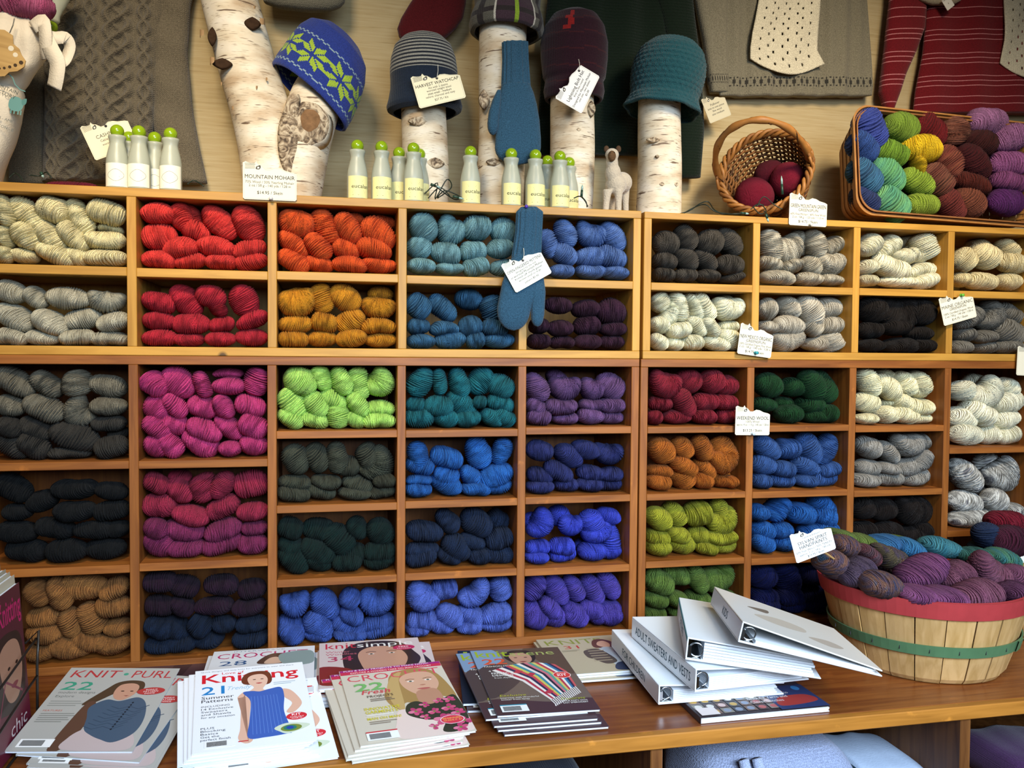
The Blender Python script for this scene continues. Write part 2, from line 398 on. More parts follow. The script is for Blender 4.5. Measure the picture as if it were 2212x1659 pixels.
def cubby(name, colour, mat, view, data, box, yfront=0.004, layers=None, dy=0.0):
    """data: layers split by |, lumps by blanks: cx,cy,length,thickness,turn[u|b] in the pixels of the enlarged view (x0,y0,scale)."""
    x0, y0, s = view; bx0, bx1, bz0, bz1 = box
    rows = [r.split() for r in data.strip().split('|')]
    nl = len(rows); names = layers or {1: ['only'], 2: ['top', 'bottom'], 3: ['top', 'middle', 'bottom'], 4: ['top', 'second', 'third', 'bottom'], 5: ['top', 'second', 'third', 'fourth', 'bottom'], 6: ['top', 'second', 'third', 'fourth', 'fifth', 'bottom']}[nl]
    for ri, row in enumerate(rows):
        items = []
        for tkn in row:
            sh_ = tkn[-1] if tkn[-1] in 'ub' else ''
            items.append(([float(q) for q in tkn.rstrip('ub').split(',')], sh_))
        items.sort(key=lambda q: q[0][0])
        for k, (q, sh_) in enumerate(items):
            px, py = x0+q[0]/s, y0+q[1]/s
            D = 0.085+rnd.random()*0.02
            y = yfront + D/2 + (0.011 if (k+ri) % 2 else 0.0)+rnd.random()*0.009 + (0.045 if sh_ == 'b' else 0) + dy
            P = U(px, py, y); k_ = (y-CAMP.y)/ray(px, py).y/F
            L, T = q[2]/s*k_*1.03, q[3]/s*k_*1.14
            a = math.radians(q[4])
            ez = math.hypot(L/2*math.sin(a), T/2*math.cos(a)); ex = math.hypot(L/2*math.cos(a), T/2*math.sin(a))
            P.z = min(max(P.z, bz0+ez*0.97), bz1-ez*0.97) if 2*ez < (bz1-bz0) else P.z
            P.x = min(max(P.x, bx0+ex*0.96), bx1-ex*0.96) if 2*ex < bx1-bx0 else P.x
            where = 'only one' if len(items) == 1 else (ORD[k]+' from left')
            lab = f'{colour} yarn skein, {where} in the {names[ri]} layer of its shade'
            put_skein(name, mat, P, L, T, D, q[4], sh_, lab, f'{colour} skeins on the shelves', yaw=rnd.uniform(-0.2, 0.2))
Z5 = (0, 380, 3.687); Z6 = (560, 400, 2.633); Z7 = (1370, 440, 2.627); ZA_ = (0, 740, 3.318); ZD = (0, 1160, 3.325)
ZB_ = (560, 760, 2.633); ZC = (1370, 760, 2.627); ZE = (560, 1220, 2.633)
def bxA(c, z0, z1, c2=None): e = [A0]+dA+[A1-BT]; return (e[c]+BT, e[(c2 or c)+1], z0, z1)
def bxB(c, z0, z1): e = [B0u]+dBu+[B1-BT]; return (e[c]+BT, e[c+1], z0, z1)
def bxAl(c, i):
    e = [A0]+dAl+[A1-BT]; l = [zz(*q) for q in sh[c]]; zs = [1.4697]+[z-0.0175 for z in l]; fl = l+[LB]
    return (e[c]+BT, e[c+1], fl[i], zs[i])
def bxBl(c, i):
    e = [B0l]+dBl+[B1-BT]; l = [zz(*q) for q in shb[c]]; zs = [1.4692]+[z-0.0165 for z in l]; fl = l+[LB]
    return (e[c]+BT, e[c+1], fl[i], zs[i])
G = 1.0
def YN(*c): return yarn('yarn_'+'_'.join(c), c, gain=G)
MH, WL = 'mohair_skein', 'wool_skein'
zu0, zu1 = (mA[1], 1.8305), (1.5086, mA[0])
wu0, wu1 = (mB, 1.832), (1.5089, mB-0.0185)
cubby(MH, 'cream white', YN('efdfac'), Z5, '45,260,260,150,75 225,245,330,190,45 430,245,230,190,20 640,285,310,170,62 850,290,290,180,15|50,490,180,130,70 215,480,250,190,50 400,470,320,170,45 590,480,290,170,45 835,520,310,140,0 885,430,200,90,10b|40,630,150,130,40 200,640,210,110,5 450,625,310,150,22 620,645,180,130,20 845,655,315,120,0', bxA(0, *zu0))
cubby(MH, 'pale silver grey', YN('b8b29c'), Z5, '90,925,230,170,15 290,970,200,140,45 545,975,330,170,5 850,1005,300,160,5u|120,1125,310,180,30 400,1165,290,170,30 660,1140,290,160,-15 905,1165,260,150,-15|80,1285,260,130,5 345,1290,270,120,5 615,1285,260,120,-5 880,1295,290,110,0', bxA(0, *zu1))
cubby(MH, 'scarlet red', YN('d63c36'), Z5, '1245,305,270,160,0 1530,290,210,150,50b 1450,320,230,170,65 1755,365,330,190,45 1980,355,310,210,60|1245,490,270,210,-10 1560,440,240,160,25 1440,575,280,170,-5 1720,570,300,160,10 1985,590,270,150,-15|1235,665,260,130,5 1520,680,260,120,-10 1765,690,240,110,0 2005,685,250,130,-15', bxA(1, *zu0))
cubby(MH, 'crimson red', YN('b02634'), Z5, '1250,1010,260,160,15 1485,995,290,190,45 1680,960,240,170,20 1735,1050,170,120,60 1945,995,260,210,60|1240,1155,250,150,5 1520,1180,300,170,0 1765,1185,200,120,-10 2010,1150,260,120,-25|1260,1290,270,130,0 1510,1320,220,100,0 1755,1300,240,120,0 2005,1285,250,140,0', bxA(1, *zu1))
cubby(MH, 'bright orange', YN('e65c26'), Z6, '205,225,215,150,10u 375,225,210,130,60 505,245,190,130,50 550,185,120,90,40b 680,275,220,150,35 700,190,140,80,10b|190,340,200,110,40 335,350,180,120,45 495,365,160,110,20 650,365,210,110,15|180,440,190,110,30 335,450,180,90,10 515,450,200,90,5 690,460,200,80,5', bxA(2, *zu0))
cubby(MH, 'golden amber', YN('cf8b22'), Z6, '215,670,220,160,-10u 355,645,170,130,70 490,635,190,140,30 680,700,200,120,5u 690,615,140,90,0b|205,790,190,100,0 370,785,150,110,10 520,775,170,130,-35 680,800,200,90,0|190,875,170,90,0 355,872,165,90,0 525,870,175,100,-10 695,882,175,80,0', bxA(2, *zu1))
cubby(MH, 'icy teal', YN('7aa4aa'), Z6, '935,235,170,150,45 1085,265,175,150,30u 1235,245,160,130,0 1390,240,160,150,20|910,355,140,130,35 1060,390,175,120,10 1215,380,150,110,-5 1370,360,160,110,-10|920,462,160,85,5 1080,478,155,65,0 1230,465,150,100,-15 1390,470,160,90,0', bxA(3, *zu0, 4))
cubby(MH, 'periwinkle blue', YN('5b78b0'), Z6, '1740,275,170,110,65 1880,290,190,130,15u 1960,235,120,90,30b 2060,290,190,120,55|1640,335,170,120,65 1735,395,150,110,35 1880,410,180,110,0 2025,410,180,120,20|1715,490,140,75,0 1880,495,170,75,0 2030,500,140,70,10', bxA(3, *zu0, 4))
cubby(MH, 'steel blue', YN('3a6788'), Z6, '905,690,150,130,40 1040,700,190,110,40 1190,650,160,110,10b 1330,700,150,130,60|905,805,130,90,0 1050,815,160,80,0 1200,805,140,120,-5 1340,810,150,100,10|920,888,160,80,0 1085,880,180,100,-5 1230,888,110,90,-10 1365,885,170,80,0', bxA(3, *zu1))
cubby(MH, 'dusky plum', YN('3c2032'), Z6, '1700,685,160,90,0 1855,705,160,100,0 2010,720,170,140,10|1590,800,110,90,10 1710,815,150,90,0 1860,800,150,110,-10 2020,820,150,80,0|1590,890,120,80,0 1720,892,150,70,0 1865,890,160,80,0 2015,892,150,80,0', bxA(4, *zu1))
cubby(WL, 'charcoal brown', YN('4c463e'), Z7, '180,225,140,130,10 285,200,160,120,60 425,220,150,140,15 560,220,180,120,50|170,330,140,100,15 290,320,150,110,50 395,325,160,100,45 540,350,160,110,10|165,408,120,75,5 285,410,130,75,0 415,412,140,70,0 570,420,110,60,-15', bxB(0, *wu0))
cubby(WL, 'oatmeal grey', YN('968e7c', 'aea591', 'd2cab4'), Z7, '770,240,190,120,70 870,265,180,150,-25u 930,210,150,100,60b 1020,230,170,110,70 1140,245,130,90,-30|765,345,130,80,20 885,355,140,80,-15 1000,355,130,110,45 1145,350,170,120,-5u|805,420,200,75,5 980,430,140,70,5 1120,435,150,60,5', bxB(1, *wu0))
cubby(WL, 'snowy white', YN('f5e8c6'), Z7, '1325,235,130,110,-40 1420,250,170,110,-35 1525,305,170,90,-10u 1540,215,90,80,20b 1640,230,150,130,60 1710,275,150,120,-20|1310,365,80,80,10 1450,365,240,110,20 1650,380,170,80,-10|1320,438,90,65,0 1495,445,260,60,2 1685,440,150,85,-15', bxB(2, *wu0))
cubby(WL, 'pale cream', YN('e6d6a6'), Z7, '1870,320,120,130,40 1940,215,90,60,10b 1985,295,180,130,25 2110,260,130,90,50 2150,340,160,110,10|1850,430,90,80,10 1960,440,170,90,5 2115,445,150,90,5', bxB(3, *wu0))
cubby(WL, 'ivory white', YN('f6ebc8'), Z7, '145,560,110,110,60 200,620,180,110,-65u 245,580,170,90,75 330,570,170,80,65 385,575,180,100,55 500,540,110,70,0b 540,600,190,120,0u|140,690,120,90,20 250,720,130,90,-10 345,695,140,90,45 425,700,140,80,50 525,700,120,70,0|135,785,110,80,40 215,795,100,75,20 325,790,120,90,-5 460,795,160,75,15 545,770,160,100,35', bxB(0, *wu1))
cubby(WL, 'silver marl', YN('a59d8c', 'c0b8a6'), Z7, '750,600,120,120,10 865,590,140,110,50 990,585,200,130,50 1125,590,150,110,0|750,700,110,70,10 870,695,190,110,5 1000,690,140,110,40 1110,690,120,100,0|860,785,200,110,-10u 1030,795,140,80,0 1140,785,110,120,60', bxB(1, *wu1))
cubby(WL, 'near-black brown', YN('1c1714'), Z7, '1340,590,150,130,20 1490,600,240,190,0u 1680,610,160,140,20|1330,720,140,90,0 1470,700,150,90,0 1660,740,150,80,0|1330,805,140,70,0 1500,805,200,80,0 1660,805,130,70,0', bxB(2, *wu1))
cubby(WL, 'ash grey', YN('77736a'), Z7, '1880,650,180,110,-30 2010,640,180,140,-60u 2140,625,160,100,30 2130,730,170,130,30|1860,745,120,80,-5 1980,755,130,70,-5|1850,815,110,70,0 1975,815,120,70,0 2105,815,140,75,0', bxB(3, *wu1))
cubby('yarn_skein', 'olive grey', YN('787262'), ZA_, '110,280,300,160,35 340,300,240,150,40 555,290,190,200,80 775,310,250,150,10|80,450,210,150,15 320,470,290,170,25 555,500,230,190,60u 780,455,250,130,0', bxAl(0, 0))
cubby('yarn_skein', 'smoky charcoal', YN('383530'), ZA_, '70,605,180,140,30 265,615,240,150,30 535,670,340,190,20 780,580,220,110,0 850,650,130,90,0b|95,765,270,180,40 245,755,230,160,35 500,800,290,80,0 800,765,230,150,-15', bxAl(0, 0))
cubby('yarn_skein', 'magenta pink', YN('c43f78'), ZA_, '1090,295,200,160,35 1280,285,260,200,40 1450,300,200,110,70 1640,310,230,120,0 1640,220,200,70,0b 1840,280,200,160,-75|1095,460,190,180,40 1255,450,210,130,45 1455,460,220,160,20 1605,460,190,130,55 1795,450,220,140,15|1090,605,210,150,40 1245,580,200,150,15 1465,625,260,150,25 1645,605,240,130,40 1815,600,210,170,30|1085,765,190,160,30 1225,750,200,150,45 1440,755,270,170,30 1650,765,160,110,0 1820,750,200,150,15', bxAl(1, 0), yfront=-0.003)
cubby('yarn_skein', 'soot black', YN('0e1012'), ZA_, '100,1040,260,160,30 310,1130,200,140,-20 540,1050,300,130,0 800,1060,230,120,10|130,1210,200,110,0 540,1210,280,130,0 800,1200,240,130,-10|130,1350,260,140,10 400,1330,260,130,10 680,1340,280,120,0 850,1330,150,110,0|200,1500,260,150,10 480,1490,280,150,0 760,1500,280,140,0', bxAl(0, 1))
cubby('yarn_skein', 'raspberry red', YN('9c2a45'), ZA_, '1105,1005,180,130,30 1290,1060,210,150,35 1290,960,160,90,10b 1460,1040,200,200,60 1590,1020,210,150,-55 1800,1010,240,180,-10|1140,1165,220,160,0 1370,1235,270,140,15 1600,1180,240,140,-25 1810,1210,220,130,0', bxAl(1, 1))
cubby('yarn_skein', 'mulberry purple', YN('7c2a52'), ZA_, '1090,1330,170,150,25 1320,1340,290,150,10 1600,1345,270,150,-15 1825,1325,180,100,-5|1110,1480,240,190,30 1335,1490,250,120,0 1590,1480,290,140,-15 1810,1455,210,140,-5', bxAl(1, 1), yfront=-0.002)
cubby('yarn_skein', 'camel brown', YN('946334'), ZD, '285,400,200,140,50 300,320,140,90,20b 430,400,240,160,60 600,350,330,170,5 820,370,210,130,-25|320,570,220,130,-5 505,610,210,140,70 660,580,240,170,65 815,490,240,150,0 850,640,180,120,0|325,690,250,140,5 630,740,230,140,15 850,760,170,100,0|290,810,170,110,15 490,820,250,150,15 800,860,260,140,0u|330,920,220,110,-10 590,920,200,110,-15', bxAl(0, 2))
cubby('yarn_skein', 'aubergine purple', YN('281426'), ZD, '1120,320,220,130,0 1330,350,200,140,20 1590,340,240,140,0 1810,370,200,130,-10|1130,490,200,130,5 1310,490,180,120,30 1540,490,270,120,-5 1790,500,230,110,-5', bxAl(1, 2))
cubby('yarn_skein', 'dim navy', YN('132036'), ZD, '1090,650,210,140,20 1260,650,230,150,20 1440,630,170,140,40 1610,620,180,120,0 1810,620,220,120,0|1100,770,220,110,0 1300,800,230,120,0 1490,780,220,110,10 1800,760,250,120,0|1100,880,240,100,0 1330,880,200,100,0', bxAl(1, 2))
cubby('yarn_skein', 'lime green', YN('b4de6c'), ZB_, '235,165,190,150,30 355,150,150,110,65 465,165,170,110,65 565,180,190,120,75 705,175,170,150,-60u|180,290,190,140,55 320,300,160,120,50 420,270,170,110,30 560,300,160,100,50 700,320,180,90,0|170,390,160,100,30 320,400,160,90,10 450,375,150,130,70 555,395,120,90,20 705,400,195,90,0', bxAl(2, 0), yfront=-0.002)
cubby('yarn_skein', 'mossy olive', YN('444638'), ZB_, '210,610,180,140,60 330,600,170,130,50 440,600,180,120,80 505,650,140,110,0 620,590,150,120,60 690,640,200,160,-50u|200,740,180,90,5 380,740,170,80,5 560,750,180,100,20 720,730,130,80,0|185,825,180,85,5 350,825,170,90,15 540,830,180,70,5 710,815,150,75,-10', bxAl(2, 1))
cubby('yarn_skein', 'dark forest green', YN('0f2420'), ZB_, '180,1000,140,110,20 340,1010,190,120,15 450,1060,200,150,40 560,1000,140,110,50 690,1020,170,140,40|180,1110,170,120,35 330,1130,210,130,30 530,1140,160,110,0 690,1130,180,110,0|185,1230,200,140,40 330,1220,180,110,30 500,1230,170,100,0 690,1215,180,100,-5', bxAl(2, 2))
cubby('yarn_skein', 'denim blue', YN('3d57a0'), ZE, '205,225,170,130,-10u 375,220,200,140,50 515,190,110,110,40 665,215,200,140,10u|180,345,160,100,20 335,340,180,130,45 525,285,140,100,30 510,345,200,100,25 690,325,190,90,-10|170,440,160,120,35 330,445,170,90,10 515,440,190,70,5 695,415,180,90,-15', bxAl(2, 3))
cubby('yarn_skein', 'deep teal', YN('1f6a72'), ZB_, '915,170,180,130,-60 1025,170,150,80,80 1135,175,180,110,70 1255,165,170,140,-50 1400,195,170,130,25|890,300,110,90,10 1020,310,170,120,10 1145,300,190,120,45 1255,285,80,70,0 1370,295,160,100,20|910,395,165,110,0 1060,405,150,100,15 1185,395,150,100,-5 1320,385,140,90,30 1410,375,140,100,30', bxAl(3, 0), yfront=-0.004)
cubby('yarn_skein', 'azure blue', YN('2760a8'), ZB_, '905,590,170,110,75 915,640,160,110,20 1065,600,190,110,15 1245,570,190,140,65 1385,565,160,110,-70|910,725,150,60,0 1065,700,150,110,20 1205,705,150,100,40 1365,700,200,130,-20|905,805,150,85,5 1060,790,180,110,30 1230,800,160,80,5 1385,790,160,75,-10', bxAl(3, 1))
cubby('yarn_skein', 'inky navy', YN('1a2740'), ZB_, '940,1020,210,110,5 1070,960,160,110,40 1235,970,190,140,35 1395,960,120,120,30b|925,1120,190,80,0 1120,1110,180,130,40 1210,1075,150,90,20 1365,1060,160,110,-15|920,1200,180,110,-10 1080,1195,150,90,20 1245,1180,130,90,0 1380,1175,160,100,5', bxAl(3, 2))
cubby('yarn_skein', 'cornflower blue', YN('5468b8'), ZE, '925,185,200,150,35u 1050,135,150,110,-5 1230,165,200,120,-35u 1385,135,130,120,70|925,315,170,110,0 1080,285,150,120,35 1200,280,160,110,30 1365,275,190,120,-15|895,405,125,70,0 1040,382,150,90,5 1195,378,150,80,-5 1360,370,185,85,-5', bxAl(3, 3))
cubby('yarn_skein', 'dusty mauve', YN('6a4a76'), ZB_, '1575,200,180,120,60 1690,150,130,90,30b 1735,210,190,130,0u 1890,215,150,120,10u 2035,195,180,140,30|1570,310,120,100,35 1715,315,190,90,0 1885,305,140,70,0 2030,305,160,90,0|1590,385,140,90,10 1735,395,150,70,0 1880,380,145,90,10 2030,380,160,75,5', bxAl(4, 0))
cubby('yarn_skein', 'indigo blue', YN('2c3268'), ZB_, '1595,560,160,110,10 1755,590,180,110,35 1850,555,160,100,20 2020,580,180,110,5u|1595,705,150,90,10 1700,680,180,100,25 1880,690,160,90,5 2030,695,150,80,0|1595,785,160,75,0 1740,785,140,75,5 1880,770,160,80,5 2030,770,150,75,0', bxAl(4, 1))
cubby('yarn_skein', 'royal blue', YN('3a46b8'), ZB_, '1550,960,90,100,70b 1600,975,180,130,-60u 1700,930,110,110,60b 1765,985,150,110,10u 1890,970,150,130,60 1980,930,130,90,20|1580,1110,140,80,0 1720,1105,150,100,0 1920,1025,180,110,-20u 1860,1100,130,70,0b 2040,1060,200,120,80|1575,1190,130,70,0 1720,1185,150,80,-5 1895,1165,170,100,0 2030,1150,130,90,0', bxAl(4, 2))
cubby('yarn_skein', 'violet purple', YN('4c3f98'), ZE, '1560,125,160,110,-50 1690,140,180,120,60 1785,130,160,100,60 1890,140,170,110,60 1985,115,170,110,60|1555,265,140,110,45 1655,245,150,100,45 1770,250,110,90,40 1885,250,130,110,10 2025,250,140,100,0|1565,365,130,120,20 1670,350,130,110,20 1800,345,150,120,25 1920,345,110,90,20 2030,340,140,100,0', bxAl(4, 3))
cubby(WL, 'wine red', YN('82202e'), ZC, '165,190,190,140,15u 300,165,140,130,20 430,170,140,130,30 555,190,140,110,0|145,295,140,80,0 275,290,170,110,60 395,285,140,100,0 530,285,150,90,0|110,375,90,80,10 235,378,160,80,0 390,372,140,80,0 520,375,120,80,0', bxBl(0, 0))
cubby(WL, 'bottle green', YN('163a1e'), ZC, '760,190,170,130,20 890,200,120,100,10 1000,190,200,130,55 1135,200,200,130,50|735,300,130,80,10 845,290,100,70,0b 990,300,150,100,10|870,355,150,100,0 1020,380,130,70,0 1145,350,120,100,10', bxBl(1, 0))
cubby(WL, 'ivory cream', YN('f4e6bc'), ZC, '1320,175,180,110,60 1430,200,190,110,35 1410,125,120,60,30b 1525,180,150,120,50 1610,180,140,100,60 1690,195,150,130,-50u|1310,285,140,110,20 1410,290,100,60,0b 1510,290,140,90,35 1665,315,190,95,5|1310,385,120,60,0 1415,370,120,90,30 1520,370,140,90,15 1670,390,160,60,0', bxBl(2, 0))
cubby(WL, 'plump chalk white', YN('f7edcf'), ZC, '1850,220,110,120,60 1930,190,120,120,10b 1995,240,210,150,-40u 2110,200,120,100,40 2140,280,170,130,-15|1850,375,130,110,20 1945,345,200,120,25 2100,380,150,100,-10|1875,490,160,110,10 1995,475,130,110,0 2110,475,140,100,-15', bxBl(3, 0))
cubby(WL, 'rust orange', YN('a65c1e'), ZC, '150,560,170,130,40 270,545,140,110,50 380,545,150,110,60 510,565,170,150,70 560,615,170,140,-20u|135,675,140,80,5 275,650,150,100,35 395,665,150,90,45 530,690,140,90,0b|135,755,130,90,5 265,740,140,120,50 390,750,110,90,10 495,760,110,70,5 575,755,80,70,0', bxBl(0, 1))
cubby(WL, 'slate blue', YN('34548c'), ZC, '740,540,180,110,40 860,550,130,110,0 985,550,190,130,55 1130,550,190,120,-60|730,640,140,110,20 845,665,120,90,10 960,650,150,100,30 1110,665,130,80,-10|715,740,100,80,10 830,745,140,75,5 965,740,130,70,5 1110,730,160,90,0', bxBl(1, 1))
cubby(WL, 'stone grey', YN('96928a'), ZC, '1320,540,150,110,25 1430,570,150,90,50 1540,530,190,120,0u 1670,510,110,90,-10|1315,655,140,90,5 1430,660,110,70,10 1550,650,170,100,-10 1670,610,150,100,-40|1305,740,130,75,5 1445,735,150,80,0 1565,740,110,70,0 1685,725,150,95,-10', bxBl(2, 1))
cubby(WL, 'grey and white striped', YN('6e6e6c', 'c9c7bf', '85837e', 'dcdad2', '77767a'), ZC, '1870,700,230,130,45 2060,660,190,150,60b 2130,700,200,170,-30u|1870,850,200,120,15 2040,840,150,120,30 2130,800,150,110,20b|1880,965,200,90,-10 2010,945,150,90,-15 2150,895,110,80,0', bxBl(3, 1), yfront=-0.002)
cubby(WL, 'mustard chartreuse', YN('939228'), ZC, '135,945,170,110,40 225,920,150,110,50 360,915,160,130,-10 480,900,130,100,70 560,960,180,130,-20u|130,1050,130,90,10 245,1035,130,90,25 370,1040,150,100,20 530,1050,190,80,0|135,1135,130,95,10 265,1120,160,110,20 405,1130,130,70,10 545,1125,160,80,0', bxBl(0, 2))
cubby(WL, 'ocean blue', YN('23589c'), ZC, '700,910,100,90,20 810,890,160,110,-45 940,915,140,110,10 1065,880,150,110,50 1140,930,130,120,20|720,1010,110,100,20 830,1010,120,90,0 1000,1020,150,90,0 1120,1000,130,80,0|730,1100,140,100,30 830,1090,130,90,20', bxBl(1, 2))
cubby(WL, 'espresso brown', YN('1a1412'), ZC, '1290,890,110,120,40 1400,890,170,120,0 1560,900,170,150,0u 1680,890,130,140,20|1290,1010,140,90,0 1440,1010,170,90,0 1600,1030,170,90,0 1690,1000,100,90,0', bxBl(2, 2))
cubby(WL, 'leaf green', YN('566e30'), ZC, '140,1305,180,130,30 240,1265,170,100,10 360,1290,160,110,65 510,1285,200,140,-10u|120,1400,140,90,10 240,1400,120,90,10 360,1395,150,80,15 540,1390,120,80,0|110,1480,130,80,0 260,1480,140,80,0', bxBl(0, 3))
cubby(WL, 'midnight blue', YN('10174a'), ZC, '720,1270,130,130,20 860,1280,190,120,70 1000,1260,130,110,10|730,1390,150,110,10 880,1390,150,100,0 1020,1380,150,100,0|740,1500,150,100,10 890,1500,150,100,0 1030,1490,150,100,0', bxBl(1, 3))
# ------------------------------------------------------------------ knit and bark materials
def knit(name, c, sw=0.0045, sh_=0.0038, depth=0.35, var=0.22, fuzz=0.3):
    """stocking-stitch relief on top of a heathered wool colour (object coordinates in metres)"""
    if name in _M: return _M[name]
    m, N, L, b = nodes_mat(name); c = lin(hexc(c)) if isinstance(c, str) else c
    t = N.new('ShaderNodeTexCoord'); sp = N.new('ShaderNodeSeparateXYZ'); L.new(t.outputs['Object'], sp.inputs[0])
    def M(op, a, b_=None):
        q = N.new('ShaderNodeMath'); q.operation = op
        for i, v in enumerate((a, b_)):
            if v is None: continue
            if isinstance(v, (int, float)): q.inputs[i].default_value = v
            else: L.new(v, q.inputs[i])
        return q.outputs[0]
    xf = M('FRACT', M('DIVIDE', sp.outputs['X'], sw))
    tri = M('ABSOLUTE', M('SUBTRACT', xf, 0.5))
    ph = M('ADD', M('MULTIPLY', sp.outputs['Z'], 2*math.pi/sh_), M('MULTIPLY', tri, 7.0))
    hgt = M('ADD', M('MULTIPLY', M('SINE', ph), 0.5), M('MULTIPLY', tri, -1.3))
    n = N.new('ShaderNodeTexNoise'); n.inputs['Scale'].default_value = 260; n.inputs['Detail'].default_value = 3
    L.new(t.outputs['Object'], n.inputs['Vector'])
    tot = M('ADD', hgt, M('MULTIPLY', n.outputs['Fac'], fuzz*4))
    bp = N.new('ShaderNodeBump'); bp.inputs['Strength'].default_value = depth; bp.inputs['Distance'].default_value = 0.0015
    L.new(tot, bp.inputs['Height']); L.new(bp.outputs[0], b.inputs['Normal'])
    n2 = N.new('ShaderNodeTexNoise'); n2.inputs['Scale'].default_value = 420; n2.inputs['Detail'].default_value = 2
    L.new(t.outputs['Object'], n2.inputs['Vector'])
    r = ramp(N, [(0.3, tuple(v*(1-var) for v in c)), (0.7, tuple(min(1, v*(1+var)) for v in c))]); L.new(n2.outputs['Fac'], r.inputs[0])
    L.new(r.outputs[0], b.inputs['Base Color'])
    b.inputs['Roughness'].default_value = 0.92; b.inputs['Specular IOR Level'].default_value = 0.1
    b.inputs['Sheen Weight'].default_value = 0.15
    _M[name] = m; return m

def birch():
    if 'birch_bark' in _M: return _M['birch_bark']
    m, N, L, b = nodes_mat('birch_bark')
    t = N.new('ShaderNodeTexCoord')
    oi = N.new('ShaderNodeObjectInfo'); add = N.new('ShaderNodeVectorMath'); add.operation = 'ADD'
    mul = N.new('ShaderNodeMath'); mul.operation = 'MULTIPLY'; mul.inputs[1].default_value = 11.0
    L.new(oi.outputs['Random'], mul.inputs[0]); L.new(t.outputs['Object'], add.inputs[0]); L.new(mul.outputs[0], add.inputs[1])
    def noise(sc, scale, det=4, dist=0.0):
        mp = N.new('ShaderNodeMapping'); mp.inputs['Scale'].default_value = sc; L.new(add.outputs[0], mp.inputs['Vector'])
        n = N.new('ShaderNodeTexNoise'); n.inputs['Scale'].default_value = scale; n.inputs['Detail'].default_value = det; n.inputs['Distortion'].default_value = dist
        L.new(mp.outputs[0], n.inputs['Vector']); return n.outputs['Fac']
    base = ramp(N, [(0.32, lin(hexc('b9a284'))), (0.5, lin(hexc('d8ccb4'))), (0.7, lin(hexc('e6dfd0')))])
    L.new(noise((1, 1, 2.5), 9, 5), base.inputs[0])
    def over(under, fac, c):
        mx = N.new('ShaderNodeMix'); mx.data_type = 'RGBA'; mx.inputs['B'].default_value = (*lin(hexc(c)), 1)
        L.new(fac, mx.inputs['Factor']); L.new(under, mx.inputs['A']); return mx.outputs['Result']
    len_ = ramp(N, [(0.655, (0, 0, 0)), (0.70, (0.9, 0.9, 0.9))]); f1 = noise((1, 1, 9), 17, 2); L.new(f1, len_.inputs[0])
    o = over(base.outputs[0], len_.outputs[0], '5a4433')
    l2 = ramp(N, [(0.62, (0, 0, 0)), (0.70, (0.65, 0.65, 0.65))]); f2 = noise((1, 1, 14), 38, 2); L.new(f2, l2.inputs[0])
    o = over(o, l2.outputs[0], '8d7459')
    l3 = ramp(N, [(0.69, (0, 0, 0)), (0.75, (0.85, 0.85, 0.85))]); f3 = noise((1, 1, 1.8), 8, 6, 1.0); L.new(f3, l3.inputs[0])
    o = over(o, l3.outputs[0], '4a3a2c')
    L.new(o, b.inputs['Base Color']); b.inputs['Roughness'].default_value = 0.62; b.inputs['Specular IOR Level'].default_value = 0.25
    bp = N.new('ShaderNodeBump'); bp.inputs['Strength'].default_value = 0.5; bp.inputs['Distance'].default_value = 0.0025; bp.invert = True
    L.new(l2.outputs[0], bp.inputs['Height']); L.new(bp.outputs[0], b.inputs['Normal'])
    _M['birch_bark'] = m; return m
def rough_bark():
    if 'rough_bark' in _M: return _M['rough_bark']
    m, N, L, b = nodes_mat('rough_bark')
    t = N.new('ShaderNodeTexCoord'); n = N.new('ShaderNodeTexNoise'); n.inputs['Scale'].default_value = 38; n.inputs['Detail'].default_value = 8; n.inputs['Distortion'].default_value = 2.5
    L.new(t.outputs['Object'], n.inputs['Vector'])
    r = ramp(N, [(0.34, lin(hexc('4a3c30'))), (0.48, lin(hexc('8d7a62'))), (0.6, lin(hexc('c4b499')))]); L.new(n.outputs['Fac'], r.inputs[0])
    L.new(r.outputs[0], b.inputs['Base Color']); b.inputs['Roughness'].default_value = 0.85
    bp = N.new('ShaderNodeBump'); bp.inputs['Strength'].default_value = 0.9; bp.inputs['Distance'].default_value = 0.006
    L.new(n.outputs['Fac'], bp.inputs['Height']); L.new(bp.outputs[0], b.inputs['Normal'])
    _M['rough_bark'] = m; return m

# ------------------------------------------------------------------ birch logs standing on the bookcases
ZT = 1.849
def trunk_mesh(pts, rad, n=44, seed=0, amp=0.03, sub=10):
    r = random.Random(seed); a1, a2, a3 = r.uniform(0, 6), r.uniform(0, 6), r.uniform(0, 6)
    P = [Vector(p) for p in pts]; mb = MB(); R = []
    m = len(P)
    for i in range((m-1)*sub+1):
        k = min(i//sub, m-2); f = i/sub-k
        p0, p1, p2, p3 = P[max(k-1, 0)], P[k], P[k+1], P[min(k+2, m-1)]
        c = 0.5*((2*p1)+(p2-p0)*f+(2*p0-5*p1+4*p2-p3)*f*f+(3*p1-p0-3*p2+p3)*f**3)
        rr = rad[k]*(1-f)+rad[k+1]*f; s = i/((m-1)*sub)
        ring = []
        for j in range(n):
            a = 2*math.pi*j/n
            q = rr*(1+amp*math.sin(a*2+a1+3*s)+amp*0.6*math.sin(a*3+a2-5*s)+amp*0.35*math.sin(a*5+9*s+a3))
            ring.append((c.x+q*math.cos(a), c.y+q*math.sin(a), c.z))
        R.append(ring)
    return mb.rings(R)
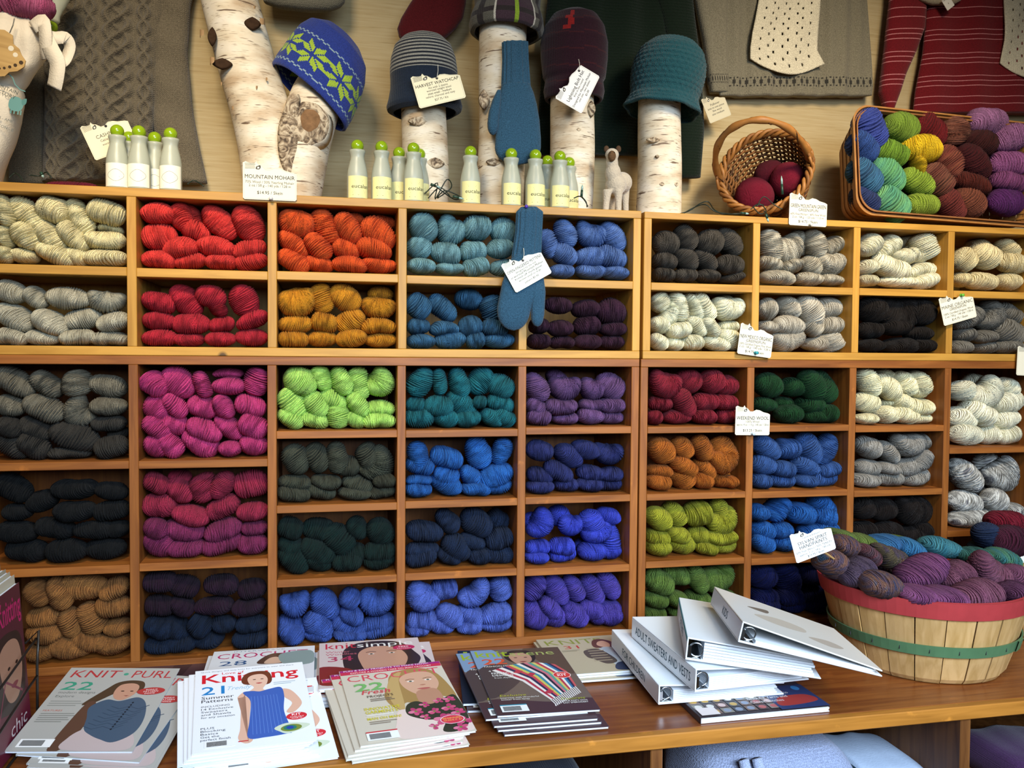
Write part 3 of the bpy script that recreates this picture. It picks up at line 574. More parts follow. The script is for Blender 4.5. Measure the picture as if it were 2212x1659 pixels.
def knot(parent, c, ny, w_, h_, name='bark_knot', d=0.006):
    """eye-shaped branch scar, raised off the bark: outer lip and dark centre"""
    mb = MB(); mb.mat(rough_bark())
    R = []
    for (s, o) in ((1.0, -0.004), (0.86, d*0.6), (0.62, d), (0.38, d*0.7), (0.12, d*0.2)):
        ring = []
        for j in range(20):
            a = 2*math.pi*j/20
            ring.append((c[0]+s*w_/2*math.cos(a), c[1]-o, c[2]+s*h_/2*math.sin(a)*(1-0.35*abs(math.cos(a)))))
        R.append(ring)
    mb.rings(R); return mb.build(name, None, parent, True)
def flake(parent, c, s, seed):
    """a curl of peeling bark standing off the trunk"""
    r = random.Random(seed); mb = MB(); R = []
    for i in range(7):
        a = -0.4+2.0*i/6
        x = s*0.5*math.cos(a)*(1 if seed % 2 else -1); y = -s*0.5*math.sin(a)
        hh = s*(0.55-0.05*i)
        R.append([(c[0]+x, c[1]+y, c[2]-hh+0.004*math.sin(i)), (c[0]+x, c[1]+y, c[2]+hh*0.7), (c[0]+x, c[1]+y+0.0012, c[2]+hh*0.7), (c[0]+x, c[1]+y+0.0012, c[2]-hh)])
    mb.rings(R); return mb.build('bark_curl', plain('bark_inner', hexc('9a7c58'), 0.8, var=0.25, bscale=60), parent)
def birch_log(label, bot, top, rb, rt, Yc, knots, ztop=None, seed=1):
    """bot/top: pixel centres of the axis where it meets the shelf and at its upper end"""
    b = U(bot[0], bot[1], Yc); t = U(top[0], top[1], Yc); b.z = ZT if ztop is None else ztop
    o = thing('birch_log', label, 'log', b)
    v = t-b
    trunk_mesh([(0, 0, 0), v*0.33+Vector((0.002, 0, 0)), v*0.66-Vector((0.002, 0, 0)), v], [rb, rb*0.67+rt*0.33, rb*0.33+rt*0.67, rt], seed=seed).build('trunk', birch(), o, True)
    mb = MB(); mb.lathe([(rt*0.96, 0), (rt*0.5, 0.0008), (0.001, 0.001)], 32, tuple(v)); mb.build('cut_end', plain('birch_end_grain', hexc('c8a878'), 0.8, var=0.3, bscale=30), o)
    for (px, py, w_, h_) in knots:
        p = U(px, py, Yc-rb*0.93)-b; s = w_/900.0
        knot(o, p, 0, s*0.85, h_/1150.0, d=0.003)
    return o
birch_log('birch log under the grey striped navy beanie', (918, 435), (916, 120), 0.056, 0.054, 0.15, [(905, 262, 56, 30), (940, 352, 50, 34)], seed=3)
birch_log('tallest upright birch log under the plaid hat, blue mitten pinned to it', (1078, 445), (1090, 0), 0.062, 0.060, 0.16, [(1046, 215, 30, 60), (1068, 350, 44, 24)], seed=5)
birch_log('birch log under the dark maroon hat with white tag', (1232, 450), (1240, 70), 0.056, 0.054, 0.15, [(1278, 235, 24, 50), (1250, 280, 14, 12)], seed=8)
birch_log('birch log under the teal crocheted hat', (1421, 455), (1428, 140), 0.057, 0.056, 0.13, [(1412, 302, 40, 18), (1420, 338, 12, 12), (1445, 372, 12, 12), (1430, 398, 16, 14), (1461, 398, 14, 14)], seed=12)
# forked log
Yc = 0.17
base = U(612, 425, Yc); base.z = ZT
fk = thing('birch_log', 'big forked birch log leaning beside the blue snowflake hat', 'log', base)
def rel(px, py, y): return U(px, py, y)-base
trunk_mesh([(-0.008, 0, 0), rel(580, 300, Yc), rel(535, 150, Yc), rel(496, 0, Yc), rel(470, -110, Yc)], [0.076, 0.074, 0.069, 0.067, 0.066], seed=21, amp=0.025).build('trunk', birch(), fk, True)
trunk_mesh([rel(634, 440, Yc-0.04)*Vector((1, 1, 0)) if False else Vector((rel(634, 430, Yc-0.03).x, -0.03, 0)), rel(655, 330, Yc-0.03), rel(672, 250, Yc-0.03), rel(688, 190, Yc-0.02), rel(700, 150, Yc-0.02)], [0.060, 0.060, 0.064, 0.058, 0.045], seed=22, amp=0.03).build('branch_stub', birch(), fk, True)
# weathered seam between trunk and branch
mb = MB(); R = []
for i in range(15):
    f = i/14; px = 636-10*math.sin(f*3.1)-6*f; py = 205+205*f
    c = rel(px, py, Yc-0.092+0.015*f); ww = 0.021*math.sin(math.pi*min(1, f*0.9+0.12))+0.004
    R.append([(c.x+ww*math.cos(q*math.pi/5)*1.0, c.y-0.010*math.sin(q*math.pi/5)*(1 if q < 6 else 1), c.z+0.004*math.sin(3*q+i)) for q in range(10)])
mb.rings(R).build('bark_seam', rough_bark(), fk, True)
c0 = rel(672, 268, Yc-0.085)
mb = MB(); mb.mat(rough_bark()); R = []
for (s, o_) in ((1.3, -0.014), (1.05, 0.002), (0.85, 0.010), (0.66, 0.008), (0.52, 0.012), (0.36, 0.014), (0.22, 0.0125), (0.08, 0.0125)):
    ring = []
    for q in range(32):
        th = q*math.pi/16; k = s*(1+0.07*math.sin(2*th+1)+0.04*math.sin(3*th+2*s)+0.02*math.sin(7*th))
        ring.append((c0.x+k*0.040*math.cos(th)-0.004*s, c0.y-o_, c0.z+k*0.052*math.sin(th)+0.012*(1-s)))
    R.append(ring)
mb.mats = [birch(), rough_bark(), plain('scar_brown', hexc('7a5c40'), 0.9, 0.1, var=0.5, bscale=110, bump=0.8)]
mb.rings(R); mb.m = [(0 if k//32 < 1 else 1 if k//32 < 4 else 2) for k in range(len(mb.f))]; mb.build('branch_scar', mb.mats, fk, True)
for (px, py, w_, h_, dy) in ((545, 50, 34, 28, -0.0675), (480, 137, 40, 24, -0.0665), (458, 78, 18, 40, -0.058)):
    c = rel(px, py, Yc+dy); kn = knot(fk, c, 0, w_/880.0, h_/880.0, 'bark_hole', 0.002); kn.data.materials[0] = plain('peeled_dark', hexc('38281c'), 0.9, 0.1, var=0.5, bscale=120)
    flake(fk, c+Vector((0.018 if px > 500 else -0.016, -0.004, 0.004)), 0.020, px)
for k, (px, py) in enumerate(((480, 180), (553, 188), (505, 232), (548, 15), (578, 170))):
    flake(fk, rel(px, py, Yc-0.068), 0.008, 50+k)

# ------------------------------------------------------------------ hats
def hat(label, mats, prof, n, rows, cfn, mw, fn=None, shear=(0, 0), ysc=1.0, cat='hat', name='knit_hat', extra=None):
    """prof: (radius, height) control points; cfn(angle, t, row) gives the colour index of each stitch"""
    t = thing(name, label, cat, mw=mw)
    zs = np.array([p[1] for p in prof]); rs = np.array([p[0] for p in prof]); d = np.concatenate([[0], np.cumsum(np.hypot(np.diff(zs), np.diff(rs)))]); d /= d[-1]
    mb = MB(); mb.mats = list(mats); V = []
    for i in range(rows+1):
        f = i/rows; r = float(np.interp(f, d, rs)); z = float(np.interp(f, d, zs))
        for j in range(n):
            a = 2*math.pi*j/n
            rr = r*(fn(a, f, i, j) if fn else 1.0)
            V.append((rr*math.sin(a)+shear[0]*z, -rr*math.cos(a)*ysc+shear[1]*z, z))
    Fs = []; Ms = []
    for i in range(rows):
        for j in range(n):
            a = i*n+j; b = i*n+(j+1) % n
            Fs.append((a, b, b+n, a+n)); Ms.append(cfn(2*math.pi*(j+0.5)/n, (i+0.5)/rows, i, j))
    mb.v = V; mb.f = Fs; mb.m = Ms
    o = mb.build('knit_body', list(mats), t, True)
    md = o.modifiers.new('thickness', 'SOLIDIFY'); md.thickness = 0.003; md.offset = -1
    if extra: extra(t)
    return t
def star(dx, dy, R):
    a, b = max(abs(dx), abs(dy)), min(abs(dx), abs(dy))       # eight rhombic petals
    return b >= 0.55 and a-b >= 0.55 and b <= R/2 and a-b <= R/2
def blue_c(a, f, i, j):
    n = 150
    z = i; half = ((a+math.pi) % (2*math.pi))-math.pi            # 0 = front
    if i in (5, 31) and (j % 4 in (0, 1)): return 2
    if i in (6, 32) and (j % 4 in (2, 3)): return 2
    k = 2*math.pi/8; off = (half+math.radians(17)+k/2) % k-k/2
    dx = off/(2*math.pi/n); dy = (i-18.5)*1.08
    return 1 if star(dx, dy, 11.0) else 0
pb = U(668, 212, 0.13)
hat('blue felted beanie with lime green snowflakes, perched on the forked log', [knit('hat_blue', '25357c', fuzz=0.9), knit('hat_lime', '8fa83a'), knit('hat_pale_lime', '7f95a0')],
    [(0.106, 0.0), (0.1115, 0.004), (0.112, 0.03), (0.108, 0.08), (0.100, 0.12), (0.086, 0.15), (0.055, 0.172), (0.02, 0.18), (0.001, 0.180)], 150, 74, blue_c,
    Matrix.Translation(pb) @ Matrix.Rotation(math.radians(40), 4, 'Y') @ Matrix.Rotation(math.radians(-8), 4, 'X'), shear=(-0.24, 0), ysc=0.62,
    fn=lambda a, f, i, j: 1+0.012*math.sin(3*a+1)+0.010*math.sin(7*a+9*f)+(0.07*math.exp(-((a-1.2)/0.25)**2)*max(0, f-0.5)))
ps = U(918, 243, 0.15)
def stripe_c(a, f, i, j):
    if f > 0.40: return 1 if (i//2) % 2 == 0 else 0
    return 2
hat('grey and navy striped beanie with wide navy brim', [knit('hat_navy_stripe', '20242c'), knit('hat_grey_stripe', '85857e'), knit('hat_navy_brim', '1a2433', fuzz=0.6)],
    [(0.078, -0.004), (0.092, 0.004), (0.094, 0.012), (0.089, 0.03), (0.084, 0.055), (0.083, 0.075), (0.0835, 0.10), (0.080, 0.13), (0.070, 0.16), (0.050, 0.18), (0.025, 0.190), (0.001, 0.192)], 132, 112, stripe_c,
    Matrix.Translation(ps) @ Matrix.Rotation(math.radians(-2), 4, 'Y'), fn=lambda a, f, i, j: 1+0.012*math.sin(2*a+1)+0.02*math.sin(3*a)*max(0, 0.2-f)*4)
pm = U(1240, 216, 0.15)
def maroon_c(a, f, i, j):
    h = ((a+math.pi) % (2*math.pi))-math.pi; x = h+0.42
    zig = [(0.56, 0.60, -0.24, 0.02), (0.60, 0.66, -0.10, 0.14), (0.66, 0.70, -0.18, 0.06), (0.70, 0.76, -0.05, 0.12)]
    for (f0, f1, x0, x1) in zig:
        if f0 < f < f1 and x0 < x < x1: return 1
    return 2 if (i+j//9) % 11 == 0 else 0
hat('dark maroon slouchy hat with a red bolt, white tag hanging on it', [knit('hat_maroon', '26101a', fuzz=0.6), knit('hat_bolt_red', '7d1818'), knit('hat_maroon_fleck', '35141a')],
    [(0.066, -0.002), (0.074, 0.0), (0.078, 0.02), (0.074, 0.045), (0.080, 0.055), (0.085, 0.10), (0.086, 0.14), (0.078, 0.18), (0.060, 0.208), (0.030, 0.223), (0.001, 0.225)], 126, 80, maroon_c,
    Matrix.Translation(pm), fn=lambda a, f, i, j: 1+0.02*math.sin(5*a+8*f)*f+0.012*math.sin(3*a))
pt = U(1430, 236, 0.13)
hat('teal crocheted hat with flared wavy brim', [knit('hat_teal', '1c4850', fuzz=0.9, depth=0.6)],
    [(0.094, -0.008), (0.100, -0.004), (0.092, 0.012), (0.086, 0.03), (0.091, 0.06), (0.094, 0.09), (0.091, 0.12), (0.080, 0.15), (0.058, 0.172), (0.030, 0.183), (0.001, 0.185)], 132, 84, lambda a, f, i, j: 0,
    Matrix.Translation(pt) @ Matrix.Rotation(math.radians(8), 4, 'Y'), shear=(0.03, 0),
    fn=lambda a, f, i, j: 1+(0.042*abs(math.sin(a*17+(1.57 if int(f*20) % 2 else 0)))*abs(math.sin(f*20*math.pi)) if f > 0.08 else 0)+0.05*max(0, 0.12-f)*8*math.sin(7*a+1))
pp = U(1094, 62, 0.16)
def plaid_c(a, f, i, j):
    h = ((a+math.pi) % (2*math.pi))-math.pi
    if abs(h-0.05) < 0.07: return 1
    if abs(h-0.62) < 0.02 or abs(h+0.5) < 0.02: return 2
    if (i % 26) in (9, 10, 11, 12) or abs(h-0.9) < 0.12 or abs(h+0.95) < 0.12: return 3
    return 4 if -0.45 < h < 0.55 else 0
hat('grey plaid fleece hat with a green stripe on the tallest log', [knit('plaid_grey', '5a5850'), knit('plaid_green', '7f9a2e'), knit('plaid_white', 'b8b4a8'), knit('plaid_dark', '2c2626'), knit('plaid_purple', '3e2e36')],
    [(0.084, -0.016), (0.094, -0.012), (0.098, 0.004), (0.092, 0.03), (0.082, 0.05), (0.085, 0.09), (0.080, 0.14), (0.055, 0.18), (0.001, 0.19)], 120, 80, plaid_c,
    Matrix.Translation(pp) @ Matrix.Rotation(math.radians(2), 4, 'Y'), fn=lambda a, f, i, j: 1+0.05*max(0, 0.3-f)*3*math.sin(2*a+2.2)+0.01*math.sin(9*a))

# ------------------------------------------------------------------ lofted garments and mittens
def loft(name, sl, Y, hd, m, parent, o, n=48, rows=60, rib=None, expo=2.6, disp=None, caps=True, cfn=None, yfn=None, uni=False):
    """sl: (py, x left, x right[, depth factor]) outline read on the plane y = Y; a soft closed body is swept through it"""
    py = np.array([q[0] for q in sl], float); a_ = np.array([q[1] for q in sl], float); b_ = np.array([q[2] for q in sl], float)
    dd = np.array([q[3] if len(q) > 3 else 1.0 for q in sl], float)
    mb = MB(); R = []; info = []
    for i in range(rows+1):
        p = py[0]+(py[-1]-py[0])*i/rows
        xl, xr, df = np.interp(p, py, a_), np.interp(p, py, b_), np.interp(p, py, dd)
        A, B = U(xl, p, Y), U(xr, p, Y); c = (A+B)/2; hw = (B.x-A.x)/2
        ring = []
        for j in range(n):
            t = 2*math.pi*j/n; ct, st = math.cos(t), math.sin(t)
            x = hw*math.copysign(abs(ct)**(2/expo), ct); y = hd*df*math.copysign(abs(st)**(2/expo), st)
            if uni:                                              # stitches evenly spaced across front and back
                q = 4*j/n; u = 1-q if q < 2 else q-3; x = hw*u; y = hd*df*(1-abs(u)**6)**0.5*(1 if q < 2 else -1)
                st = 1.0 if q < 2 else -1.0
            s = 1.0
            if rib: s += rib(i/rows, t)
            pnt = Vector((c.x+x*(1 if not rib else (0.5+0.5*s)), Y+y*s, A.z*(0.5-0.5*x/max(hw, 1e-6))+B.z*(0.5+0.5*x/max(hw, 1e-6))))
            if yfn: pnt.y += yfn(pnt.x, pnt.z)
            if disp and st < 0: pnt.y -= disp(pnt.x, pnt.z)*min(1, -st*2)
            ring.append(pnt-o)
        R.append(ring)
    mb.rings(R, caps=caps)
    if cfn:
        mb.mats = list(m); mb.m = [cfn(k//n/rows, k % n, k//n) if k < rows*n else 0 for k in range(len(mb.f))]
    return mb.build(name, m, parent, True)
def mitten(label, Y, body, cuff, thumb, tt, m):
    o = U((body[0][1]+body[0][2])/2, body[-1][0], Y)
    t = thing('knit_mitten', label, 'mitten', o)
    loft('hand', body, Y, 0.017, m, t, o, n=40, rows=56)
    loft('cuff', cuff, Y, 0.016, m, t, o, n=112, rows=36, rib=lambda f, a: 0.09*math.copysign(abs(math.cos(a*14))**0.6, math.cos(a*14)), caps=False)
    loft('thumb', thumb, Y-tt, 0.013, m, t, o, n=28, rows=36)
    return t
mm = knit('mitten_blue', '2b4c62', fuzz=1.0, depth=0.4, var=0.3)
rd = lambda yb, xl, xr, y0: [(y0+(yb-y0)*math.sin(q), (xl+xr)/2-(xr-xl)/2*math.cos(q), (xl+xr)/2+(xr-xl)/2*math.cos(q), max(0.25, math.cos(q))) for q in (0.3, 0.6, 0.9, 1.15, 1.35, 1.5)]
mitten('blue wool mitten pinned cuff-up to the tallest birch log', 0.075,
       [(182, 1084, 1144), (200, 1080, 1152), (225, 1075, 1159), (260, 1072, 1165), (300, 1070, 1168), (320, 1069, 1168)]+rd(356, 1069, 1168, 320),
       [(92, 1085, 1140), (130, 1086, 1141), (186, 1084, 1145)],
       [(195, 1074, 1082, 0.4), (215, 1064, 1082), (240, 1056, 1080), (265, 1053, 1077)]+rd(292, 1053, 1077, 268), 0.004, mm)
lm = mitten('blue wool mitten hanging on the shelf front under a white tag', -0.022,
       [(550, 1108, 1168), (575, 1097, 1172), (610, 1085, 1175), (640, 1079, 1170), (660, 1075, 1152), (670, 1074, 1146)]+rd(714, 1074, 1144, 672),
       [(447, 1126, 1158, 0.5), (458, 1116, 1172), (500, 1114, 1170), (555, 1106, 1168)],
       [(600, 1148, 1174, 0.5), (630, 1146, 1178), (680, 1147, 1175)]+rd(706, 1147, 1174, 682), 0.006, mm)
MB().sphere(tuple(U(1137, 446, -0.036)-Vector(lm.location)), 0.0045, 10, 8).build('purple_pin', plain('pin_purple', hexc('4a2f9a'), 0.3, 0.5), lm, True)

# ------------------------------------------------------------------ garments on the wall
def garment(name, label, cat, px, py, Y):
    o = U(px, py, Y); return thing(name, label, cat, o), o
t, o = garment('cable_sweater', 'brown-grey cable knit sweater hanging on the wall behind the four bottles', 'sweater', 230, 390, 0.27)
gx = [U(px, 200, 0.27).x for px in (118, 158, 205, 262, 318)]
def cables(x, z):
    h = 0.0
    for k, c in enumerate(gx):
        if k in (1, 3):                                          # wide braided cables
            for q in range(3):
                s = 0.025*math.sin(2*math.pi*(z/0.115+q/3)+k); h = max(h, 0.020*math.exp(-((x-c-s)/0.0085)**2)*(0.72+0.28*math.cos(2*math.pi*(z/0.115+q/3)+k)))
        else:
            for q in (0, 0.5):
                s = 0.010*math.sin(2*math.pi*(z/0.075+q)); h = max(h, 0.013*math.exp(-((x-c-s)/0.0055)**2))
    return h
gy = knit('sweater_grey_brown', '665d4c', sw=0.005, sh_=0.0045, depth=0.5, fuzz=0.8, var=0.3)
loft('sweater_body', [(-60, 92, 372), (0, 96, 365), (100, 97, 345), (230, 97, 335), (330, 94, 330), (392, 92, 322, 0.9)], 0.27, 0.035, gy, t, o, n=300, rows=170, uni=True, disp=cables)
loft('sleeve', [(-60, 340, 425), (20, 335, 412), (120, 330, 405), (250, 332, 418), (340, 338, 436), (396, 345, 448, 0.9)], 0.275, 0.03, gy, t, o, n=48, rows=60, yfn=lambda x, z: 0.004*math.sin(z*60+x*30))
loft('sleeve', [(-60, 40, 120), (60, 30, 105), (200, 25, 100), (320, 22, 96), (396, 18, 95, 0.9)], 0.28, 0.026, gy, t, o, n=48, rows=60, yfn=lambda x, z: 0.004*math.sin(z*50))
t, o = garment('knit_sweater', 'dark green sweater hanging behind the maroon and teal hats', 'sweater', 1320, 380, 0.285)
dg = knit('sweater_dark_green', '0f1c12', sw=0.004, sh_=0.008, depth=0.6, fuzz=0.5)
loft('sweater_body', [(-80, 1190, 1470), (40, 1178, 1462), (180, 1168, 1455), (300, 1160, 1452), (335, 1160, 1448, 0.7)], 0.285, 0.022, dg, t, o, n=80, rows=70, yfn=lambda x, z: 0.005*math.sin(x*60))
loft('sleeve', [(-80, 1395, 1488), (40, 1430, 1500), (150, 1452, 1514), (280, 1462, 1520), (384, 1466, 1512, 0.8)], 0.27, 0.02, dg, t, o, n=40, rows=60)
t, o = garment('knit_skirt', 'grey knit garment with dark dotted border at the hem, behind a lace scarf', 'sweater', 1700, 205, 0.29)
gs, gd = knit('skirt_grey', '77715f', var=0.28, fuzz=0.6), knit('skirt_dark_dot', '33312c')
def skirt_c(f, j, i):
    if 86 <= i <= 94:
        k = j % 7; d = abs(i-90)
        return 1 if (k in (2, 3, 4) and d < 2) or (k == 3 and d < 4) or (k in (0, 6) and d == 3) else 0
    return 0
loft('knit_body', [(-80, 1566, 1866), (0, 1560, 1872), (80, 1556, 1876), (150, 1552, 1880), (190, 1550, 1882), (208, 1552, 1880, 0.9)], 0.29, 0.020, [gs, gd], t, o, n=330, rows=100, uni=True, cfn=skirt_c, yfn=lambda x, z: 0.0045*math.sin(x*55)+0.003*math.sin(x*130+1))
loft('folded_side', [(-80, 1490, 1572), (0, 1500, 1570), (90, 1518, 1568), (150, 1526, 1570), (180, 1530, 1572), (200, 1534, 1570, 0.8)], 0.287, 0.020, [gs, gd], t, o, n=120, rows=100, uni=True, cfn=skirt_c)
def lace(label, sl, Y, seed):
    o = U(sl[2][1], sl[-1][0], Y); t = thing('lace_scarf', label, 'scarf', o)
    py = [q[0] for q in sl]; rows, cols_ = 74, 40
    mb = MB(); V = []
    for i in range(rows+1):
        p = py[0]+(py[-1]-py[0])*i/rows
        xl, xr = np.interp(p, py, [q[1] for q in sl]), np.interp(p, py, [q[2] for q in sl])
        for j in range(cols_+1):
            f = j/cols_; sag = 0.0
            if i > rows-26: sag = (math.sin(math.pi*min(1, f*1.02))*28 - 14*(1-f))*((i-rows+26)/26)
            q = U(xl+(xr-xl)*f, p+sag, Y)
            V.append(Vector((q.x, q.y+0.004*math.sin(f*9+i*0.1), q.z))-o)
    Fs = []
    for i in range(rows):
        for j in range(cols_):
            k = j % 8; hole = (i % 4 < 2 and ((k == 2 and (i//4) % 2 == 0) or (k == 5 and (i//4) % 2 == 1))) and 2 < j < cols_-3 and i < rows-4
            if hole: continue
            a = i*(cols_+1)+j; Fs.append((a, a+1, a+cols_+2, a+cols_+1))
    mb.v = V; mb.f = Fs; mb.m = [0]*len(Fs)
    ob = mb.build('lace_panel', knit('lace_white', 'd8cfb4', sw=0.006, sh_=0.005, depth=0.6, fuzz=0.7), t, True)
    md = ob.modifiers.new('t', 'SOLIDIFY'); md.thickness = 0.004; md.offset = 0
    return t
lace('white lace knit scarf hanging over the grey knit garment', [(-60, 1646, 1768), (0, 1640, 1770), (70, 1624, 1768), (110, 1621, 1766), (140, 1622, 1780)], 0.255, 1)
lace('white lace knit scarf at the edge of the red striped sweater', [(-60, 2172, 2290), (0, 2170, 2290), (90, 2168, 2290), (130, 2164, 2290), (150, 2162, 2290)], 0.255, 2)
t, o = garment('striped_sweater', 'red sweater with thin pale pink stripes above the splint basket', 'sweater', 2100, 235, 0.285)
rs_, rp = knit('sweater_red', '68141b', depth=0.45), knit('sweater_pink_line', 'b9787a')
LN = {6, 13, 20, 40, 53, 66, 84, 91, 98, 117, 124, 131, 149, 156, 163, 178, 188}
def red_c(f, j, i): return 1 if i in LN else 0
loft('sweater_body', [(-60, 2000, 2330), (20, 2000, 2330), (60, 1998, 2330), (120, 1992, 2330), (200, 1978, 2330), (245, 1974, 2330, 0.9)], 0.285, 0.024, [rs_, rp], t, o, n=120, rows=200, cfn=red_c, yfn=lambda x, z: 0.004*math.sin(x*45))
loft('sleeve', [(-60, 1925, 2000), (0, 1922, 2000), (60, 1915, 1996), (110, 1910, 1978), (160, 1904, 1955), (200, 1900, 1942), (238, 1912, 1928, 0.7)], 0.275, 0.022, [rs_, rp], t, o, n=48, rows=170, cfn=lambda f, j, i: red_c(f, j, int(i*1.17)))
t, o = garment('beige_hem', 'beige-grey garment hem showing over the red striped sweater', 'garment', 2030, 10, 0.25)
loft('hem', [(-80, 1975, 2090), (-30, 1975, 2085), (0, 1985, 2078), (10, 2010, 2060, 0.6)], 0.25, 0.015, knit('beige_knit', '9a8f78'), t, o, rows=24)
t, o = garment('grey_hem', 'grey knit hem at the top edge over the blue beanie', 'garment', 660, 20, 0.22)
loft('hem', [(-80, 560, 745), (-20, 563, 746), (5, 570, 745), (16, 600, 735, 0.8), (23, 650, 715, 0.5)], 0.22, 0.03, knit('hem_grey', '6a6658', fuzz=0.8), t, o, rows=36)
t, o = garment('wool_stocking', 'deep red wool stocking foot behind the striped beanie', 'stocking', 935, 80, 0.26)
loft('stocking_foot', [(-70, 925, 1010), (-20, 905, 1008), (10, 884, 1006), (40, 866, 1000), (62, 858, 985), (80, 862, 966), (95, 880, 940, 0.6)], 0.26, 0.025, knit('stocking_red', '4a1014', fuzz=0.7), t, o, rows=40)
# ------------------------------------------------------------------ printing
_T = {}
def text_geo(body, bold=0.0, res=2):
    k = (body, bold, res)
    if k in _T: return _T[k]
    c = bpy.data.curves.new('lettering', 'FONT'); c.body = body; c.resolution_u = res; c.offset = bold*0.35; c.size = 1.0
    o = bpy.data.objects.new('lettering', c); me = o.to_mesh()
    v = np.array([q.co[:2] for q in me.vertices]) if len(me.vertices) else np.zeros((0, 2))
    f = [tuple(p.vertices) for p in me.polygons]; o.to_mesh_clear()
    bpy.data.objects.remove(o); bpy.data.curves.remove(c)
    if len(v): lo, hi = v.min(0), v.max(0); v = v-np.array([lo[0], 0.0])
    _T[k] = (v, f, (hi-lo) if len(v) else np.zeros(2)); return _T[k]
def ink(h, gloss=False):
    return plain(('gloss_' if gloss else 'ink_')+h, hexc(h), 0.35 if gloss else 0.7, 0.5 if gloss else 0.2)
class Print:
    """flat printed shapes stacked a tenth of a millimetre apart on a sheet with local axes x right, y up the sheet, z off the sheet"""
    def __init__(s, z=0.0003, gloss=False, step=0.00002): s.mb = MB(); s.z = z; s.g = gloss; s.step = step
    def poly(s, pts, c):
        s.z += s.step; s.mb.mat(ink(c, s.g)); s.mb.add([(x, y, s.z) for x, y in pts], [tuple(range(len(pts)))]); return s
    def rect(s, x0, y0, x1, y1, c): return s.poly([(x0, y0), (x1, y0), (x1, y1), (x0, y1)], c)
    def oval(s, cx, cy, rx, ry, c, n=28, rot=0.0):
        cr, sr = math.cos(rot), math.sin(rot)
        return s.poly([(cx+rx*math.cos(2*math.pi*k/n)*cr-ry*math.sin(2*math.pi*k/n)*sr, cy+rx*math.cos(2*math.pi*k/n)*sr+ry*math.sin(2*math.pi*k/n)*cr) for k in range(n)], c)
    def blob(s, pts, c, n=6):
        """closed smooth outline through the points"""
        q = []; m = len(pts)
        for k in range(m):
            p0, p1, p2, p3 = [np.array(pts[(k+d) % m], float) for d in (-1, 0, 1, 2)]
            for i in range(n):
                f = i/n; q.append(tuple(0.5*(2*p1+(p2-p0)*f+(2*p0-5*p1+4*p2-p3)*f*f+(3*p1-p0-3*p2+p3)*f**3)))
        return s.poly(q, c)
    def line(s, pts, w_, c):
        s.z += s.step; s.mb.mat(ink(c, s.g))
        for (x0, y0), (x1, y1) in zip(pts, pts[1:]):
            dx, dy = x1-x0, y1-y0; l = math.hypot(dx, dy) or 1; nx, ny = -dy/l*w_/2, dx/l*w_/2
            s.mb.add([(x0+nx, y0+ny, s.z), (x0-nx, y0-ny, s.z), (x1-nx, y1-ny, s.z), (x1+nx, y1+ny, s.z)], [(0, 1, 2, 3)])
        return s
    def text(s, body, x, y, h, c, width=None, align='l', bold=0.0, rot=0.0, slant=0.0):
        v, f, ext = text_geo(body, bold)
        if not len(v): return s
        k = h/0.729; kx = k if width is None else width/max(ext[0], 1e-6)
        if width is None: w_ = ext[0]*k
        else: w_ = width
        ox = {'l': 0, 'c': -w_/2, 'r': -w_}[align]
        s.z += s.step; s.mb.mat(ink(c, s.g)); cr, sr = math.cos(rot), math.sin(rot)
        P = []
        for a, b in v:
            px, py = a*kx+ox+slant*b*k, b*k
            P.append((x+px*cr-py*sr, y+px*sr+py*cr, s.z))
        s.mb.add(P, f); return s
    def barcode(s, x, y, w_, h, seed=1):
        s.rect(x, y, x+w_, y+h, 'f4f4f2'); r = random.Random(seed); q = x+w_*0.08
        s.z += s.step; s.mb.mat(ink('141414', s.g))
        while q < x+w_*0.74:
            b = r.choice((0.0006, 0.001, 0.0016)); s.mb.add([(q, y+h*0.16, s.z), (q+b, y+h*0.16, s.z), (q+b, y+h*0.86, s.z), (q, y+h*0.86, s.z)], [(0, 1, 2, 3)]); q += b+r.choice((0.0007, 0.0012))
        for q in (0.80, 0.88): s.mb.add([(x+w_*q, y+h*0.16, s.z), (x+w_*q+0.001, y+h*0.16, s.z), (x+w_*q+0.001, y+h*0.8, s.z), (x+w_*q, y+h*0.8, s.z)], [(0, 1, 2, 3)])
        return s
    def build(s, parent, name='print', wrap=None, mw=None):
        if wrap: s.mb.v = [wrap(*q) for q in s.mb.v]
        o = s.mb.build(name, None, parent); return o

